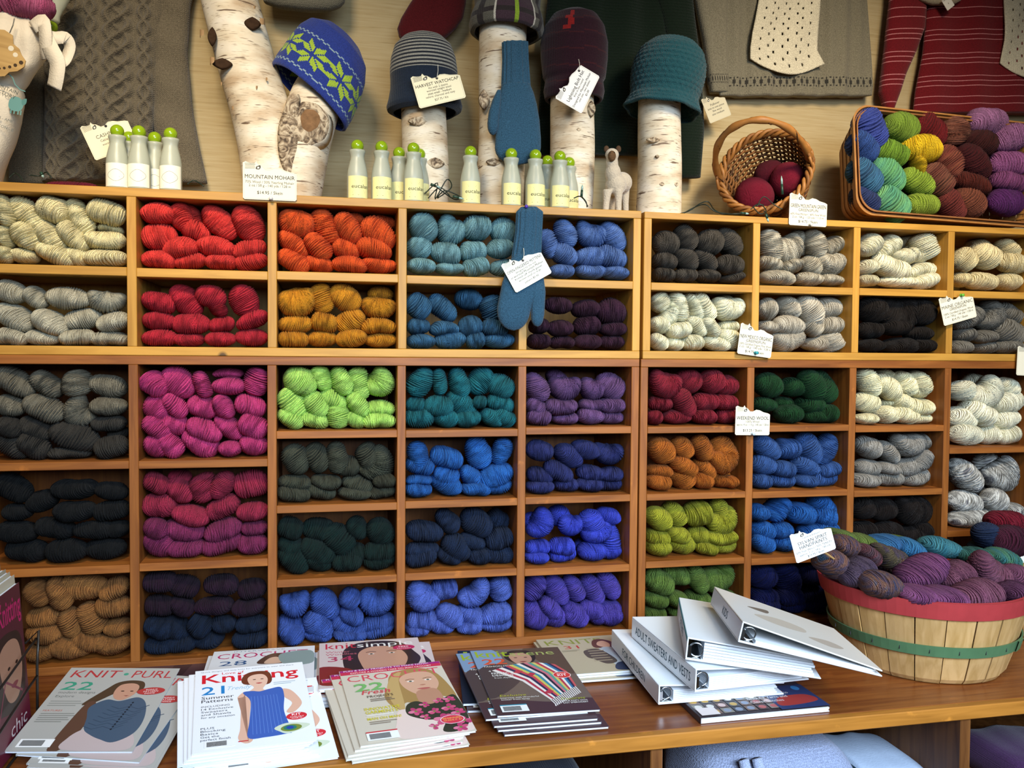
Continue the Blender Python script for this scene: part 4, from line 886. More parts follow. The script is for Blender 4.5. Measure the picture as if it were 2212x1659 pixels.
# ------------------------------------------------------------------ price signs and swing tags
CARD = [(0.03, 0.0), (0.97, 0.0), (1.0, 0.04), (1.0, 0.70), (0.94, 0.74), (0.80, 0.78), (0.70, 0.84), (0.60, 0.86), (0.50, 0.80), (0.42, 0.80), (0.34, 0.90), (0.28, 0.93), (0.25, 1.0), (0.22, 0.94), (0.12, 0.95), (0.05, 0.985), (0.0, 0.95), (0.0, 0.04)]
def card(label, px, py, w_px, h_px, ang, Y, lines, name='price_sign', tint='e0dac4', pin=None, cord=None, lean=0.0, hole=False, yaw=0.0, stake=None):
    """lines: (text, height fraction of the card, y fraction, colour[, bold])"""
    k = (Y-CAMP.y)/ray(px, py).y/F
    w_, h_ = w_px*k, h_px*k
    mw = Matrix.Translation(U(px, py, Y)) @ Matrix.Rotation(math.radians(ang), 4, 'Y') @ Matrix.Rotation(yaw, 4, 'Z') @ Matrix.Rotation(math.radians(90+lean), 4, 'X')
    t = thing(name, label, 'sign' if name == 'price_sign' else 'tag', mw=mw)
    P = [((x-0.5)*w_, (y-0.5)*h_) for x, y in CARD]; n = len(P)
    mb = MB(); mb.add([(x, y, 0.0) for x, y in P]+[(x, y, -0.0012) for x, y in P], [tuple(range(n)), tuple(range(2*n-1, n-1, -1))]+[(i, i+n, (i+1) % n+n, (i+1) % n) for i in range(n)])
    mb.build('card', plain('card_'+tint, hexc(tint), 0.75, 0.2), t)
    pr = Print(0.0001)
    ins = [(x*0.955, y*0.945) for x, y in P]
    pr.line(ins+[ins[0]], w_*0.006, 'b9b4a2')
    for i in range(7): pr.line([(-0.46*w_, (0.30+0.022*i)*h_), ((-0.28+0.006*(i % 3))*w_, (0.31+0.022*i)*h_)], w_*0.006, '6e6c64')
    pr.blob([(-0.26*w_, 0.30*h_), (-0.20*w_, 0.29*h_), (-0.17*w_, 0.34*h_), (-0.18*w_, 0.40*h_), (-0.22*w_, 0.38*h_), (-0.25*w_, 0.36*h_)], '4e4c46')
    pr.blob([(-0.235*w_, 0.315*h_), (-0.205*w_, 0.31*h_), (-0.195*w_, 0.345*h_), (-0.225*w_, 0.355*h_)], 'dcd8c6')
    for q in lines:
        s, hf, yf, c = q[:4]; hh = hf*h_*1.12
        v, f, ext = text_geo(s, 0.0); w0 = ext[0]*hh/0.729; mx = 0.93*w_
        pr.text(s, 0, (yf-0.5)*h_, hh, c, width=min(w0, mx), align='c', bold=0.0)
    pr.build(t, 'lettering')
    if hole or cord:
        hx, hy = (0.02*w_, 0.27*h_) if not hole or hole is True else (hole[0]*w_, hole[1]*h_)
        MB().lathe([(0.003, 0), (0.003, 0.0006), (0.001, 0.0007)], 16, (hx, hy, 0)).build('eyelet', plain('eyelet_dark', hexc('1c1814'), 0.6), t)
        if cord:
            e = mw.inverted() @ U(cord[0], cord[1], Y+0.004)
            MB().tube([(hx, hy, 0.0008), ((hx+e.x)/2+0.001, (hy+e.y)/2, 0.003), tuple(e)], 0.0006, 6).build('cord', plain('cord_white', hexc('d8d4c4'), 0.8), t)
    if stake:
        e = mw.inverted() @ Vector(stake)
        MB().tube([(0.0, -0.1*h_, -0.003), (e.x*0.5, (e.y-0.1*h_)*0.5, (e.z-0.003)*0.5), tuple(e)], 0.0022, 8).build('sign_stake', plain('stake_wood', hexc('b08c58'), 0.7), t)
    if pin:
        c = Vector((pin[0]*w_, pin[1]*h_, 0)); g = MB()
        g.lathe([(0.0045, 0), (0.0045, 0.0015), (0.0022, 0.003), (0.0022, 0.006), (0.004, 0.008), (0.004, 0.0095), (0.001, 0.01)], 14, tuple(c)); g.build('push_pin', plain('pin_'+pin[2], hexc(pin[2]), 0.25, 0.5), t, True)
    return t
D_ = '1e1c1a'; G_ = '55524a'
card('sign reading MOUNTAIN MOHAIR, white card clipped above scarlet skeins', 583, 391, 112, 82, 0, -0.004, [('MOUNTAIN MOHAIR', 0.095, 0.55, D_, 1), ('70% Wool / 30% Yearling Mohair', 0.06, 0.43, G_), ('2 oz / 58 g - 140 yds / 128 m', 0.06, 0.34, G_), ('$14.95 / Skein', 0.075, 0.15, D_, 1)], pin=(0.02, -0.46, 'c8c6c0'))
card('sign reading GREEN MOUNTAIN GREEN, white card clipped above oatmeal grey skeins', 1746, 453, 90, 70, 1, -0.004, [('GREEN MOUNTAIN GREEN', 0.105, 0.55, D_, 1), ('GREENSPUN', 0.08, 0.44, G_), ('60% Fine Mohair / 40% Fine Wool', 0.06, 0.32, G_), ('2 oz / 58 g - 120 yds / 110 m', 0.06, 0.23, G_), ('$14.75 / Skein', 0.075, 0.09, D_)], pin=(0.05, -0.46, 'c8c6c0'))
card('sign reading NEW MEXICO ORGANIC, white card with teal pin below ivory skeins', 1633, 735, 80, 68, 7, -0.012, [('NEW MEXICO ORGANIC', 0.11, 0.52, D_, 1), ('GREENSPUN', 0.08, 0.41, G_), ('100% Certified Organic Fine Wool', 0.065, 0.31, G_), ('2 oz / 58 g - 140 yds / 128 m', 0.065, 0.22, G_), ('$14.75 / Skein', 0.075, 0.08, D_)], pin=(0.03, -0.40, '2a8a92'))
card('sign reading WEEKEND WOOL, white card between wine red and bottle green skeins', 1626, 908, 81, 64, 1, -0.012, [('WEEKEND WOOL', 0.11, 0.52, D_, 1), ('100% Wool', 0.07, 0.42, G_), ('approx. 4 oz / 113 g - 140 yds / 128 m', 0.065, 0.32, G_), ('$13.25 / Skein', 0.08, 0.12, D_)], pin=(0.0, -0.45, 'b8c8d0'))
card('sign reading MAINE ORGANIC, tilted white card with green pin by ash grey skeins', 2069, 664, 84, 62, -15, -0.012, [('MAINE ORGANIC', 0.11, 0.56, G_, 1), ('GREENSPUN', 0.08, 0.46, G_), ('100% Certified Organic Wool', 0.065, 0.34, G_), ('2 oz / 58 g - 140 yds / 128 m', 0.065, 0.24, G_), ('$14.75 / Skein', 0.075, 0.10, G_)], pin=(0.16, 0.38, '5fae3a'))
card('blank-edged white sign at the right end between the two grey cubbies', 2232, 780, 82, 64, 2, -0.012, [('100% Wool', 0.07, 0.36, G_)])
card('sign reading SYLVAN SPIRIT HANDPAINTS, tilted white card in the bushel basket', 1756, 1170, 98, 66, -17, -0.36, [('Limited Edition', 0.07, 0.70, G_), ('SYLVAN SPIRIT', 0.11, 0.53, D_, 1), ('HANDPAINTS', 0.11, 0.39, D_, 1), ('50% Fine Wool / 50% TENCEL', 0.07, 0.27, G_), ('approx. 2 oz / 58 g - 180 yds', 0.065, 0.17, G_), ('$15.95 / Skein', 0.07, 0.06, D_)], tint='f2f2ee', stake=(1.262, -0.20, 0.965))
card('white sign at the right edge over the dark maroon skein in the rear basket', 2226, 1186, 78, 60, 4, -0.045, [], tint='e8ece8')
card('cream tag with black cord leaning behind the four bottles', 236, 293, 96, 78, -24, 0.10, [('CASHMERE', 0.09, 0.52, G_), ('Cable Pullover', 0.06, 0.41, G_), ('worsted weight', 0.055, 0.30, G_)], name='swing_tag', tint='e8e0bf', hole=True)
card('cream tag reading HARVEST WATCHCAP hanging on the striped beanie', 947, 188, 106, 70, -17, 0.050, [('HARVEST WATCHCAP', 0.09, 0.60, D_), ('Kit with 2 skeins', 0.06, 0.50, G_), ('worsted weight wool', 0.06, 0.42, G_), ('sizes small - medium', 0.06, 0.33, D_), ('colors: charcoal and navy', 0.06, 0.24, G_), ('$27.75 / Kit', 0.06, 0.12, G_)], name='swing_tag', tint='ece4c2', hole=True, cord=(946, 140))
card('white tag reading Lightning Bolt Hat turned sideways on the maroon hat', 1247, 188, 92, 68, -64, 0.045, [('Lightning Bolt Hat', 0.10, 0.52, D_), ('Knit in the round', 0.06, 0.42, G_), ('Designed for Mountain Mohair', 0.065, 0.30, D_), ('one size - two skeins', 0.06, 0.21, G_), ('$5.00', 0.06, 0.10, G_)], name='swing_tag', tint='f0eee8', hole=(0.36, 0.18), cord=(1250, 128))
card('white tag reading OPEN-FINGERED MITTENS on the hanging mitten', 1137, 580, 92, 70, -30, -0.045, [('OPEN-FINGERED MITTENS', 0.085, 0.60, D_), ('designed by the mill', 0.06, 0.51, G_), ('in worsted Mountain Mohair', 0.065, 0.42, D_), ('Knitted cuff, thumb gusset', 0.06, 0.33, D_), ('women small to large', 0.06, 0.24, G_), ('pattern $5.00', 0.06, 0.12, G_)], name='swing_tag', tint='f0f0e2', hole=True, cord=(1131, 536))
card('small tag hanging at the hem of the grey knit garment', 1547, 231, 54, 56, -24, 0.235, [('Pullover', 0.08, 0.60, G_), ('knit in one piece', 0.07, 0.48, G_), ('fine wool', 0.07, 0.36, G_), ('size medium', 0.07, 0.24, G_)], name='swing_tag', tint='c8bfa2')
card('small white tag tucked at the red striped sweater neck', 2048, 6, 22, 26, -38, 0.228, [('$', 0.1, 0.4, G_)], name='swing_tag', tint='dcd8cc')

# ------------------------------------------------------------------ wash bottles
bot_m = plain('frosted_plastic', hexc('c4c8b4'), 0.38, 0.4, trans=0.35)
cap_m = plain('cap_green', hexc('83a012'), 0.18, 0.6)
def make_bottle(px, py, Y, kind, label, yaw=0.0, group='wash bottles on the bookcase top'):
    p = U(px, py, Y); p.z = ZT if px < 1390 else 1.848
    t = thing('wash_bottle', label, 'bottle', p, group); t.rotation_euler = (0, 0, yaw)
    MB().lathe([(0.0205, 0), (0.0230, 0.002), (0.0237, 0.006), (0.0237, 0.054), (0.0234, 0.062), (0.0218, 0.074), (0.0186, 0.088), (0.0160, 0.098), (0.0156, 0.103), (0.0172, 0.110), (0.0184, 0.114), (0.0182, 0.118), (0.012, 0.119)], 32).build('bottle_body', bot_m, t, True)
    MB().sphere((0, 0, 0.1285), 0.0145, 20, 14).build('ball_cap', cap_m, t, True)
    r = 0.0240; n = 18; sp = 1.15; z0, z1 = 0.006, 0.056
    mb = MB(); mb.add([(r*math.sin(-sp+2*sp*i/n), -r*math.cos(-sp+2*sp*i/n), z) for z in (z0, z1) for i in range(n+1)], [(i, i+1, i+n+2, i+n+1) for i in range(n)])
    lb = mb.build('bottle_label', plain('label_yellow', hexc('e4de9c'), 0.55, 0.3) if kind == 'y' else plain('label_white', hexc('ece8d2'), 0.55, 0.3), t)
    pr = Print(0.0)
    if kind == 'y':
        pr.text('eucalan', 0.004, 0.028, 0.0092, '26262a', align='c', width=0.042)
        for k_, (w_, y) in enumerate(((0.022, 0.046), (0.018, 0.043), (0.024, 0.022), (0.03, 0.0195), (0.03, 0.0170), (0.014, 0.0120))): pr.rect(-0.014 if k_ > 4 else -w_/2, y, (0.0 if k_ > 4 else w_/2), y+0.0011, '9c986c' if k_ < 5 else '55543e')
    else:
        th = [q*math.pi/12 for q in range(25)]
        pr.line([(0.017*math.cos(a)*(1+0.05*math.cos(4*a)), 0.030+0.012*math.sin(a)*(1+0.08*math.cos(4*a))) for a in th], 0.0008, '8c8f88')
        for (w_, y) in ((0.02, 0.034), (0.022, 0.030), (0.016, 0.026), (0.03, 0.047), (0.026, 0.012)): pr.rect(-w_/2, y, w_/2, y+0.0010, 'a8aca6')
    pr.build(lb, 'print', wrap=lambda x, y, z: ((r+0.0002+z)*math.sin(x/r), -(r+0.0002+z)*math.cos(x/r), y))
    return t
for k, (px, Y, kd, lab) in enumerate([
        (254, 0.045, 'w', 'white-labelled frosted bottle, first from left in front of the cable sweater'),
        (279, 0.100, 'w', 'frosted bottle half hidden behind the first two white-labelled ones'),
        (301, 0.040, 'w', 'white-labelled frosted bottle, second from left in front of the cable sweater'),
        (335, 0.090, 'w', 'white-labelled frosted bottle standing back between two in front of the sweater'),
        (369, 0.042, 'w', 'white-labelled frosted bottle, last of the group by the cable sweater'),
        (772, 0.050, 'y', 'yellow-labelled bottle beside the forked log, first of the middle group'),
        (824, 0.048, 'y', 'yellow-labelled bottle, second of the middle group by the striped beanie log'),
        (862, 0.098, 'y', 'shorter-looking yellow-labelled bottle set back in the middle group'),
        (893, 0.045, 'y', 'yellow-labelled bottle in front of the striped beanie log'),
        (906, 0.100, 'y', 'bottle almost hidden behind the one at the striped beanie log'),
        (1016, 0.045, 'y', 'lone yellow-labelled bottle between the light string and the tallest log'),
        (1104, 0.042, 'y', 'yellow-labelled bottle under the pinned mitten, first of its group'),
        (1156, 0.040, 'y', 'yellow-labelled bottle, second of the group by the maroon hat log'),
        (1182, 0.095, 'y', 'yellow-labelled bottle set back behind the maroon hat log group'),
        (1209, 0.040, 'y', 'yellow-labelled bottle in front of the maroon hat log'),
        (1229, 0.098, 'y', 'bottle mostly hidden at the end of the maroon hat log group')]):
    make_bottle(px, 400, Y, kd, lab, yaw=(0.25 if 800 < px < 900 else 0.1)*(1 if k % 2 else 0.4))

# ------------------------------------------------------------------ light strings
def string(label, paths, bulbs, Y, name='light_string'):
    o = U(paths[0][0][0], paths[0][0][1], Y); t = thing(name, label, 'string lights', o)
    wire = plain('wire_green', hexc('16241c'), 0.5, 0.4)
    for pth in paths:
        P = [U(x, y, Y+(0.012*math.sin(i*1.7) if i else 0))-o for i, (x, y) in enumerate(pth)]
        Q = []; m = len(P)
        for k in range(m-1):
            p0, p1, p2, p3 = P[max(k-1, 0)], P[k], P[k+1], P[min(k+2, m-1)]
            for f in (0, 0.2, 0.4, 0.6, 0.8): Q.append(0.5*((2*p1)+(p2-p0)*f+(2*p0-5*p1+4*p2-p3)*f*f+(3*p1-p0-3*p2+p3)*f**3))
        Q.append(P[-1]); MB().tube(Q, 0.0014, 6).build('wire', wire, t, True)
    for (x, y, dx, dy) in bulbs:
        a = U(x, y, Y-0.006)-o; b = U(x+dx, y+dy, Y-0.006)-o
        s = MB().tube([a, a+(b-a)*0.55], [0.0034, 0.003], 8).build('bulb_socket', plain('socket_green', hexc('1c3a2c'), 0.4, 0.4), t, True)
        MB().tube([a+(b-a)*0.55, a+(b-a)*0.8, b], [0.0026, 0.0028, 0.0006], 8).build('bulb', plain('bulb_clear', hexc('8aa8a0'), 0.15, 0.6), s, True)
    return t
string('tangled dark green light string lying by the striped beanie log', [[(918, 418), (945, 395), (940, 430), (965, 388), (975, 405), (945, 428), (960, 412), (985, 420), (1005, 432)], [(925, 428), (950, 405), (972, 425), (938, 400), (980, 430), (1000, 425)]], [(930, 398, 22, 8), (978, 424, 24, 6)], 0.03)
string('dark green light string end with a Y of wires by the felt animal', [[(1240, 428), (1252, 424), (1262, 432), (1270, 446)], [(1256, 424), (1266, 436), (1268, 447)]], [(1256, 425, 2, -26)], 0.02)
string('dark green light string trailing past the wicker basket', [[(1468, 462), (1490, 455), (1512, 440), (1530, 436), (1542, 452), (1560, 462), (1585, 462), (1605, 460)], [(1475, 462), (1500, 448), (1524, 442), (1548, 458), (1600, 464)], [(1635, 446), (1650, 425), (1672, 442), (1690, 452)], [(1622, 452), (1640, 440), (1655, 455), (1642, 462), (1628, 446), (1650, 442)], [(1650, 455), (1662, 470), (1656, 478)]], [(1690, 420, -2, -40), (1600, 460, 18, 2), (1654, 462, 6, 18)], 0.006)
string('dark wires along the sweater hem by the white cloth bag', [[(20, 384), (32, 374), (42, 380), (50, 392)], [(62, 378), (85, 380), (100, 372), (112, 386)], [(405, 398), (420, 390), (440, 402)]], [(88, 372, 6, 12)], 0.05)
# ------------------------------------------------------------------ felt animal
def felt_animal():
    p = U(1327, 452, 0.06); p.z = 1.849
    t = thing('felt_llama', 'small white felted llama figurine with brown face between two logs', 'figurine', p)
    k = 0.00113
    def W(x, y, d=0.0): q = U(x, y, 0.06+d); return (q.x-p.x, q.y-p.y, q.z-p.z)
    mb = MB()
    for (x, y, d, r, sc) in ((1330, 400, 0.0, 0.026, (1.0, 1.15, 1.05)), (1342, 395, 0.02, 0.027, (1, 1.2, 1)), (1324, 375, -0.006, 0.021, (0.95, 1, 1.25)), (1322, 352, -0.010, 0.0155, (1, 1, 1.2)), (1322, 334, -0.014, 0.0165, (1.05, 1, 0.95))):
        mb.sphere(W(x, y, d), r, 16, 12, sc)
    for (x0, y0, x1, y1, d) in ((1312, 410, 1308, 455, -0.014), (1336, 410, 1336, 456, -0.016), (1350, 410, 1352, 454, 0.03), (1322, 410, 1322, 452, 0.034)):
        a, b = Vector(W(x0, y0, d)), Vector(W(x1, y1, d)); b.z = 0.001
        mb.tube([a, a*0.5+b*0.5, b], [0.012, 0.0085, 0.0078], 12)
    o = mb.build('felt_body', plain('felt_white', hexc('b8ac98'), 0.95, 0.05, bump=1.0, bscale=240, var=0.18, sheen=0.4), t, True)
    md = o.modifiers.new('blend', 'REMESH'); md.mode = 'VOXEL'; md.voxel_size = 0.0028; md.use_smooth_shade = True
    md = o.modifiers.new('soft', 'SMOOTH'); md.iterations = 6
    br = plain('felt_brown', hexc('5e4630'), 0.95, 0.05, bump=1.0, bscale=240, var=0.3)
    MB().sphere(W(1322, 337, -0.029), 0.0105, 14, 10, (0.95, 0.75, 1.25)).build('felt_muzzle', br, t, True)
    for x in (1310, 1336):
        MB().sphere(W(x, 322, -0.010), 0.0078, 12, 8, (0.9, 0.6, 1.1)).build('felt_ear', plain('felt_ear_brown', hexc('4c3a2c'), 0.95, 0.05), t, True)
    for x in (1318, 1327): MB().sphere(W(x, 329, -0.036), 0.0014, 8, 6).build('bead_eye', plain('bead_black', hexc('0c0a08'), 0.15, 0.6), t, True)
felt_animal()

# ------------------------------------------------------------------ round wicker basket lying open
wick = plain('wicker', hexc('7a4e24'), 0.6, 0.3, var=0.4, bscale=60, bump=0.3)
wick_d = plain('wicker_dark', hexc('4a2e18'), 0.65, 0.25, var=0.4, bscale=60)
wick_l = plain('wicker_peeled', hexc('96642f'), 0.5, 0.35, var=0.35, bscale=50)
bc = U(1652, 372, 0.10)
ax = Vector((-0.62, -0.70, 0.34)).normalized()
e1 = Vector((1, 0, -0.10)); e1 = (e1-ax*e1.dot(ax)).normalized(); e2 = ax.cross(e1)
if e2.z < 0: e2 = -e2
MWB = Matrix(((e1.x, e2.x, ax.x, bc.x), (e1.y, e2.y, ax.y, bc.y), (e1.z, e2.z, ax.z, bc.z), (0, 0, 0, 1)))
if MWB.determinant() < 0: MWB[0][1] *= -1; MWB[1][1] *= -1; MWB[2][1] *= -1
wb = thing('wicker_basket', 'round brown wicker basket tipped on its side with arched handle and red yarn balls', 'basket', mw=MWB)
RB = 0.112; DB = 0.125
def brad(s): return RB*(0.66+0.34*s**0.6) if s > 0 else RB*0.66      # s: 0 base .. 1 rim
NS = 26
for k in range(NS):
    a = 2*math.pi*k/NS
    MB().tube([(brad(s)*math.cos(a), brad(s)*math.sin(a), -DB*(1-s)) for s in np.linspace(0.001, 1, 7)], 0.0028, 6).build('stake', wick_d, wb, True)
for i in range(17):
    s = (i+0.6)/17.0; r = brad(s); z = -DB*(1-s)
    MB().tube([((r+0.0042*math.cos(NS/2*a+(math.pi if i % 2 else 0)))*math.cos(a), (r+0.0042*math.cos(NS/2*a+(math.pi if i % 2 else 0)))*math.sin(a), z) for a in np.linspace(0, 2*math.pi, NS*5, endpoint=False)], 0.0031, 6, closed=True).build('woven_strand', wick if i % 4 else wick_d, wb, True)
for q in range(3):
    MB().tube([((RB+0.004+0.007*math.cos(11*a+q*2.094))*math.cos(a), (RB+0.004+0.007*math.cos(11*a+q*2.094))*math.sin(a), 0.003+0.007*math.sin(11*a+q*2.094)) for a in np.linspace(0, 2*math.pi, 220, endpoint=False)], 0.0052, 7, closed=True).build('rim_braid', wick_l if q else wick, wb, True)
mb = MB()
for i in range(9):
    r = RB*0.66*(i+0.5)/9; mb.tube([(r*math.cos(a), r*math.sin(a), -DB+0.002*math.cos(8*a+(math.pi if i % 2 else 0))) for a in np.linspace(0, 2*math.pi, 48, endpoint=False)], 0.0042, 5, closed=True)
ob = mb.build('woven_base', wick_d, wb, True); ob['kind'] = 'stuff'
HH = 0.215
hp = [((RB+0.004)*math.cos(a)*1.0, 0.02*math.sin(a), HH*math.sin(a)**0.8-0.01) for a in np.linspace(0.02, math.pi-0.02, 40)]
hd = MB().tube(hp, [0.0085+0.0015*math.sin(i*0.9) for i in range(40)], 12).build('handle', wick_l, wb, True)
mb = MB()
MB().tube([(p[0]*1.0+0.0088*math.cos(i*0.8), p[1]+0.0088*math.sin(i*0.8), p[2]) for i, p in enumerate(hp)], 0.0016, 5).build('handle_wrap', wick_d, hd, True)
for sx in (-1, 1):
    for q in range(5):
        MB().tube([(sx*(RB+0.006)-sx*0.004*q*0.2, (q-2)*0.006, 0.05-0.006*abs(q-2)), (sx*(RB+0.009), (q-2)*0.012, 0.015), (sx*(RB*0.96), (q-2)*0.015, -0.03), (sx*RB*0.90, (q-2)*0.016, -0.055)], 0.0036, 6).build('handle_lashing', wick if q % 2 else wick_l, wb, True)
def ball_mesh(seed):
    r = random.Random(seed); mb = MB(); R = []; nu, nv = 64, 40
    dirs = [Vector((r.gauss(0, 1), r.gauss(0, 1), r.gauss(0, 1))).normalized() for _ in range(7)]
    for i in range(nv+1):
        th = math.pi*i/nv; ring = []
        for j in range(nu):
            ph = 2*math.pi*j/nu; d = Vector((math.sin(th)*math.cos(ph), math.sin(th)*math.sin(ph), -math.cos(th)))
            best = max(range(7), key=lambda q: math.sin(3.1*d.dot(dirs[q])+q)*1.0)
            h = 1+0.03*abs(math.sin(d.dot(dirs[best])*34))+0.02*math.sin(4*d.x+seed)
            ring.append(tuple(d*h))
        R.append(ring)
    mb.rings(R); me = mb.mesh('ball_of_yarn', True); me.materials.append(None); return me
BALLS = [ball_mesh(i) for i in range(2)]
def ball(label, c, r, m, group):
    o = bpy.data.objects.new('yarn_ball', BALLS[rnd.randrange(2)]); col.objects.link(o); o.scale = (r, r, r); o.location = c
    o.rotation_euler = (rnd.random()*6, rnd.random()*6, rnd.random()*6)
    o.material_slots[0].link = 'OBJECT'; o.material_slots[0].material = m; return tag(o, label, 'yarn ball', group)
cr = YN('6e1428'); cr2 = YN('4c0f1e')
ball('bright crimson yarn ball at the front of the wicker basket', MWB @ Vector((-0.038, -0.048, -0.030)), 0.050, cr, 'balls in the wicker basket')
ball('dark red yarn ball at the handle side of the wicker basket', MWB @ Vector((0.050, -0.012, -0.045)), 0.046, cr, 'balls in the wicker basket')
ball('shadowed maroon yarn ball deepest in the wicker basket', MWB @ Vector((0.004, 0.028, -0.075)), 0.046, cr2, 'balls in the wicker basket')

# ------------------------------------------------------------------ splint basket of hand-dyed skeins
sc_ = U(2056, 363, 0.055)
SW, SH_, SD = 0.290, 0.142, 0.16
tl = math.radians(-9)
MWS = Matrix.Translation(sc_) @ Matrix.Rotation(math.radians(1.5), 4, 'Y') @ Matrix.Rotation(math.radians(90)-tl*0-math.radians(8), 4, 'X')
sb = thing('splint_basket', 'rectangular splint basket propped up to show its multicoloured skeins', 'basket', mw=MWS)
def rrect(w_, h_, r, n=9):
    P = []
    for cx, cy, a0 in ((w_-r, h_-r, 0), (-w_+r, h_-r, 90), (-w_+r, -h_+r, 180), (w_-r, -h_+r, 270)):
        for i in range(n): a = math.radians(a0+90*i/(n-1)); P.append((cx+r*math.cos(a), cy+r*math.sin(a)))
    return P
spl = plain('ash_splint', hexc('9a6a34'), 0.55, 0.3, var=0.35, bscale=40); spl2 = plain('ash_splint_dark', hexc('80532a'), 0.55, 0.3, var=0.35, bscale=40)
def band(name, s0, s1, off, th, m):
    """a flat strip bent round the basket between depths s0 and s1 (0 base, 1 rim)"""
    R = []
    for (s, o_) in ((s0, off), (s1, off), (s1, off+th), (s0, off+th)):
        k = 0.80+0.20*s
        R.append([(x, y, -SD*(1-s)) for x, y in rrect(SW*k+o_, SH_*k+o_, 0.05*k)])
    R.append(R[0]); mb = MB(); n = len(R[0])
    mb.rings(R, caps=False); return mb.build(name, m, sb)
for i in range(9): band('splint_weaver', i/9+0.004, (i+1)/9-0.008, 0.0016*(i % 2), 0.0022, spl if i % 2 else spl2)
band('rim_splint', 0.93, 1.03, 0.004, 0.004, spl); band('rim_splint', 0.95, 1.035, -0.006, 0.004, spl2)
pts = rrect(SW*0.8, SH_*0.8, 0.04)
MB().add([(x, y, -SD) for x, y in pts], [tuple(range(len(pts)))]).build('woven_base', spl2, sb)
up = rrect(1, 1, 0.2, 9)
for k in range(0, 36, 2):
    R = []
    for s in (0.0, 0.5, 1.0):
        kk = 0.80+0.20*s; q = rrect(SW*kk-0.002, SH_*kk-0.002, 0.05*kk); a, b = q[k], q[(k+1) % 36]
        R.append([(a[0], a[1], -SD*(1-s)), (b[0], b[1], -SD*(1-s))])
    mb = MB(); mb.add([p for r in R for p in r], [(0, 1, 3, 2), (2, 3, 5, 4)]); mb.build('splint_upright', spl, sb)
Z4 = (1480, 0, 3.022)
for (q, cl, nm) in [((1205, 845, 240, 200, 60), ('3c4c9c',), 'bright blue skein at the top corner'), ((1150, 965, 200, 150, 45), ('2e4a86',), 'mid blue skein under the bright blue one'),
        ((1170, 1150, 230, 170, 45), ('34587e', '3a6a8a'), 'teal blue skein by the basket side'), ((1170, 1310, 200, 150, 40), ('2b3760',), 'navy skein in the bottom corner'),
        ((1405, 835, 250, 170, 5), ('647e2a', '7d9a3a'), 'olive green skein beside the bright blue one'), ((1340, 1000, 210, 150, 15), ('6f9430',), 'apple green skein beside the yellow one'),
        ((1530, 970, 250, 165, 5), ('d8b422',), 'sunny yellow skein'), ((1515, 1085, 120, 60, 75), ('d8b422',), 'yellow skein end hanging below the sunny yellow one'),
        ((1320, 1140, 240, 180, 40), ('4f8c74', '6aa866'), 'mint green skein above the other mint one'), ((1510, 1190, 220, 150, 30), ('86a036',), 'lime green skein below the yellow one'),
        ((1345, 1330, 230, 180, 35), ('4f9074', '74ac6c'), 'mint green skein on the bottom edge'), ((1545, 1335, 210, 140, 0), ('8fa63a',), 'yellow-green skein on the bottom edge'),
        ((1590, 850, 230, 180, 30), ('64181c',), 'dark red skein on the top edge'), ((1745, 855, 170, 200, 80), ('6a3a2c', '8a5a48'), 'banded brown skein on the top edge'),
        ((1715, 1060, 200, 170, 55), ('6e332c', '824a38'), 'reddish brown skein in the middle'), ((1920, 930, 200, 150, 20), ('3c1a1a',), 'darkest brown skein behind'),
        ((1870, 1060, 250, 170, 45), ('42171a',), 'deep maroon skein in the middle'), ((1640, 1170, 210, 160, 40), ('7c4f3e', '69382e'), 'striped tan-brown skein'),
        ((1860, 1200, 250, 120, 15), ('55231c',), 'chestnut skein below the maroon one'), ((1730, 1340, 200, 150, 45), ('6b2f2a',), 'brick brown skein on the bottom edge'),
        ((1850, 1320, 210, 170, 35), ('72402f',), 'rusty brown skein on the bottom edge'), ((1965, 800, 280, 160, -5), ('9c6a94',), 'lilac skein on the top edge'),
        ((2120, 900, 220, 170, -20), ('94628c',), 'second lilac skein under the top one'), ((2110, 1070, 230, 160, 0), ('8f5484',), 'orchid pink skein'),
        ((2110, 1190, 220, 120, 10), ('7c4470',), 'plum pink skein'), ((2090, 1320, 260, 170, -5), ('55275e',), 'deep purple skein on the bottom edge')]:
    px, py = max(Z4[0]+q[0]/Z4[2], 1842+0.42*q[3]/Z4[2]), Z4[1]+q[1]/Z4[2]; yy = 0.083+rnd.uniform(0, 0.012)
    kk = (yy-CAMP.y)/ray(px, py).y/F
    put_skein('handdyed_skein', YN(*cl), U(px, py, yy), q[2]/Z4[2]*kk*1.15, q[3]/Z4[2]*kk*1.15, 0.085, q[4], '', nm+' of the splint basket', 'skeins in the splint basket', yaw=rnd.uniform(-0.2, 0.2))

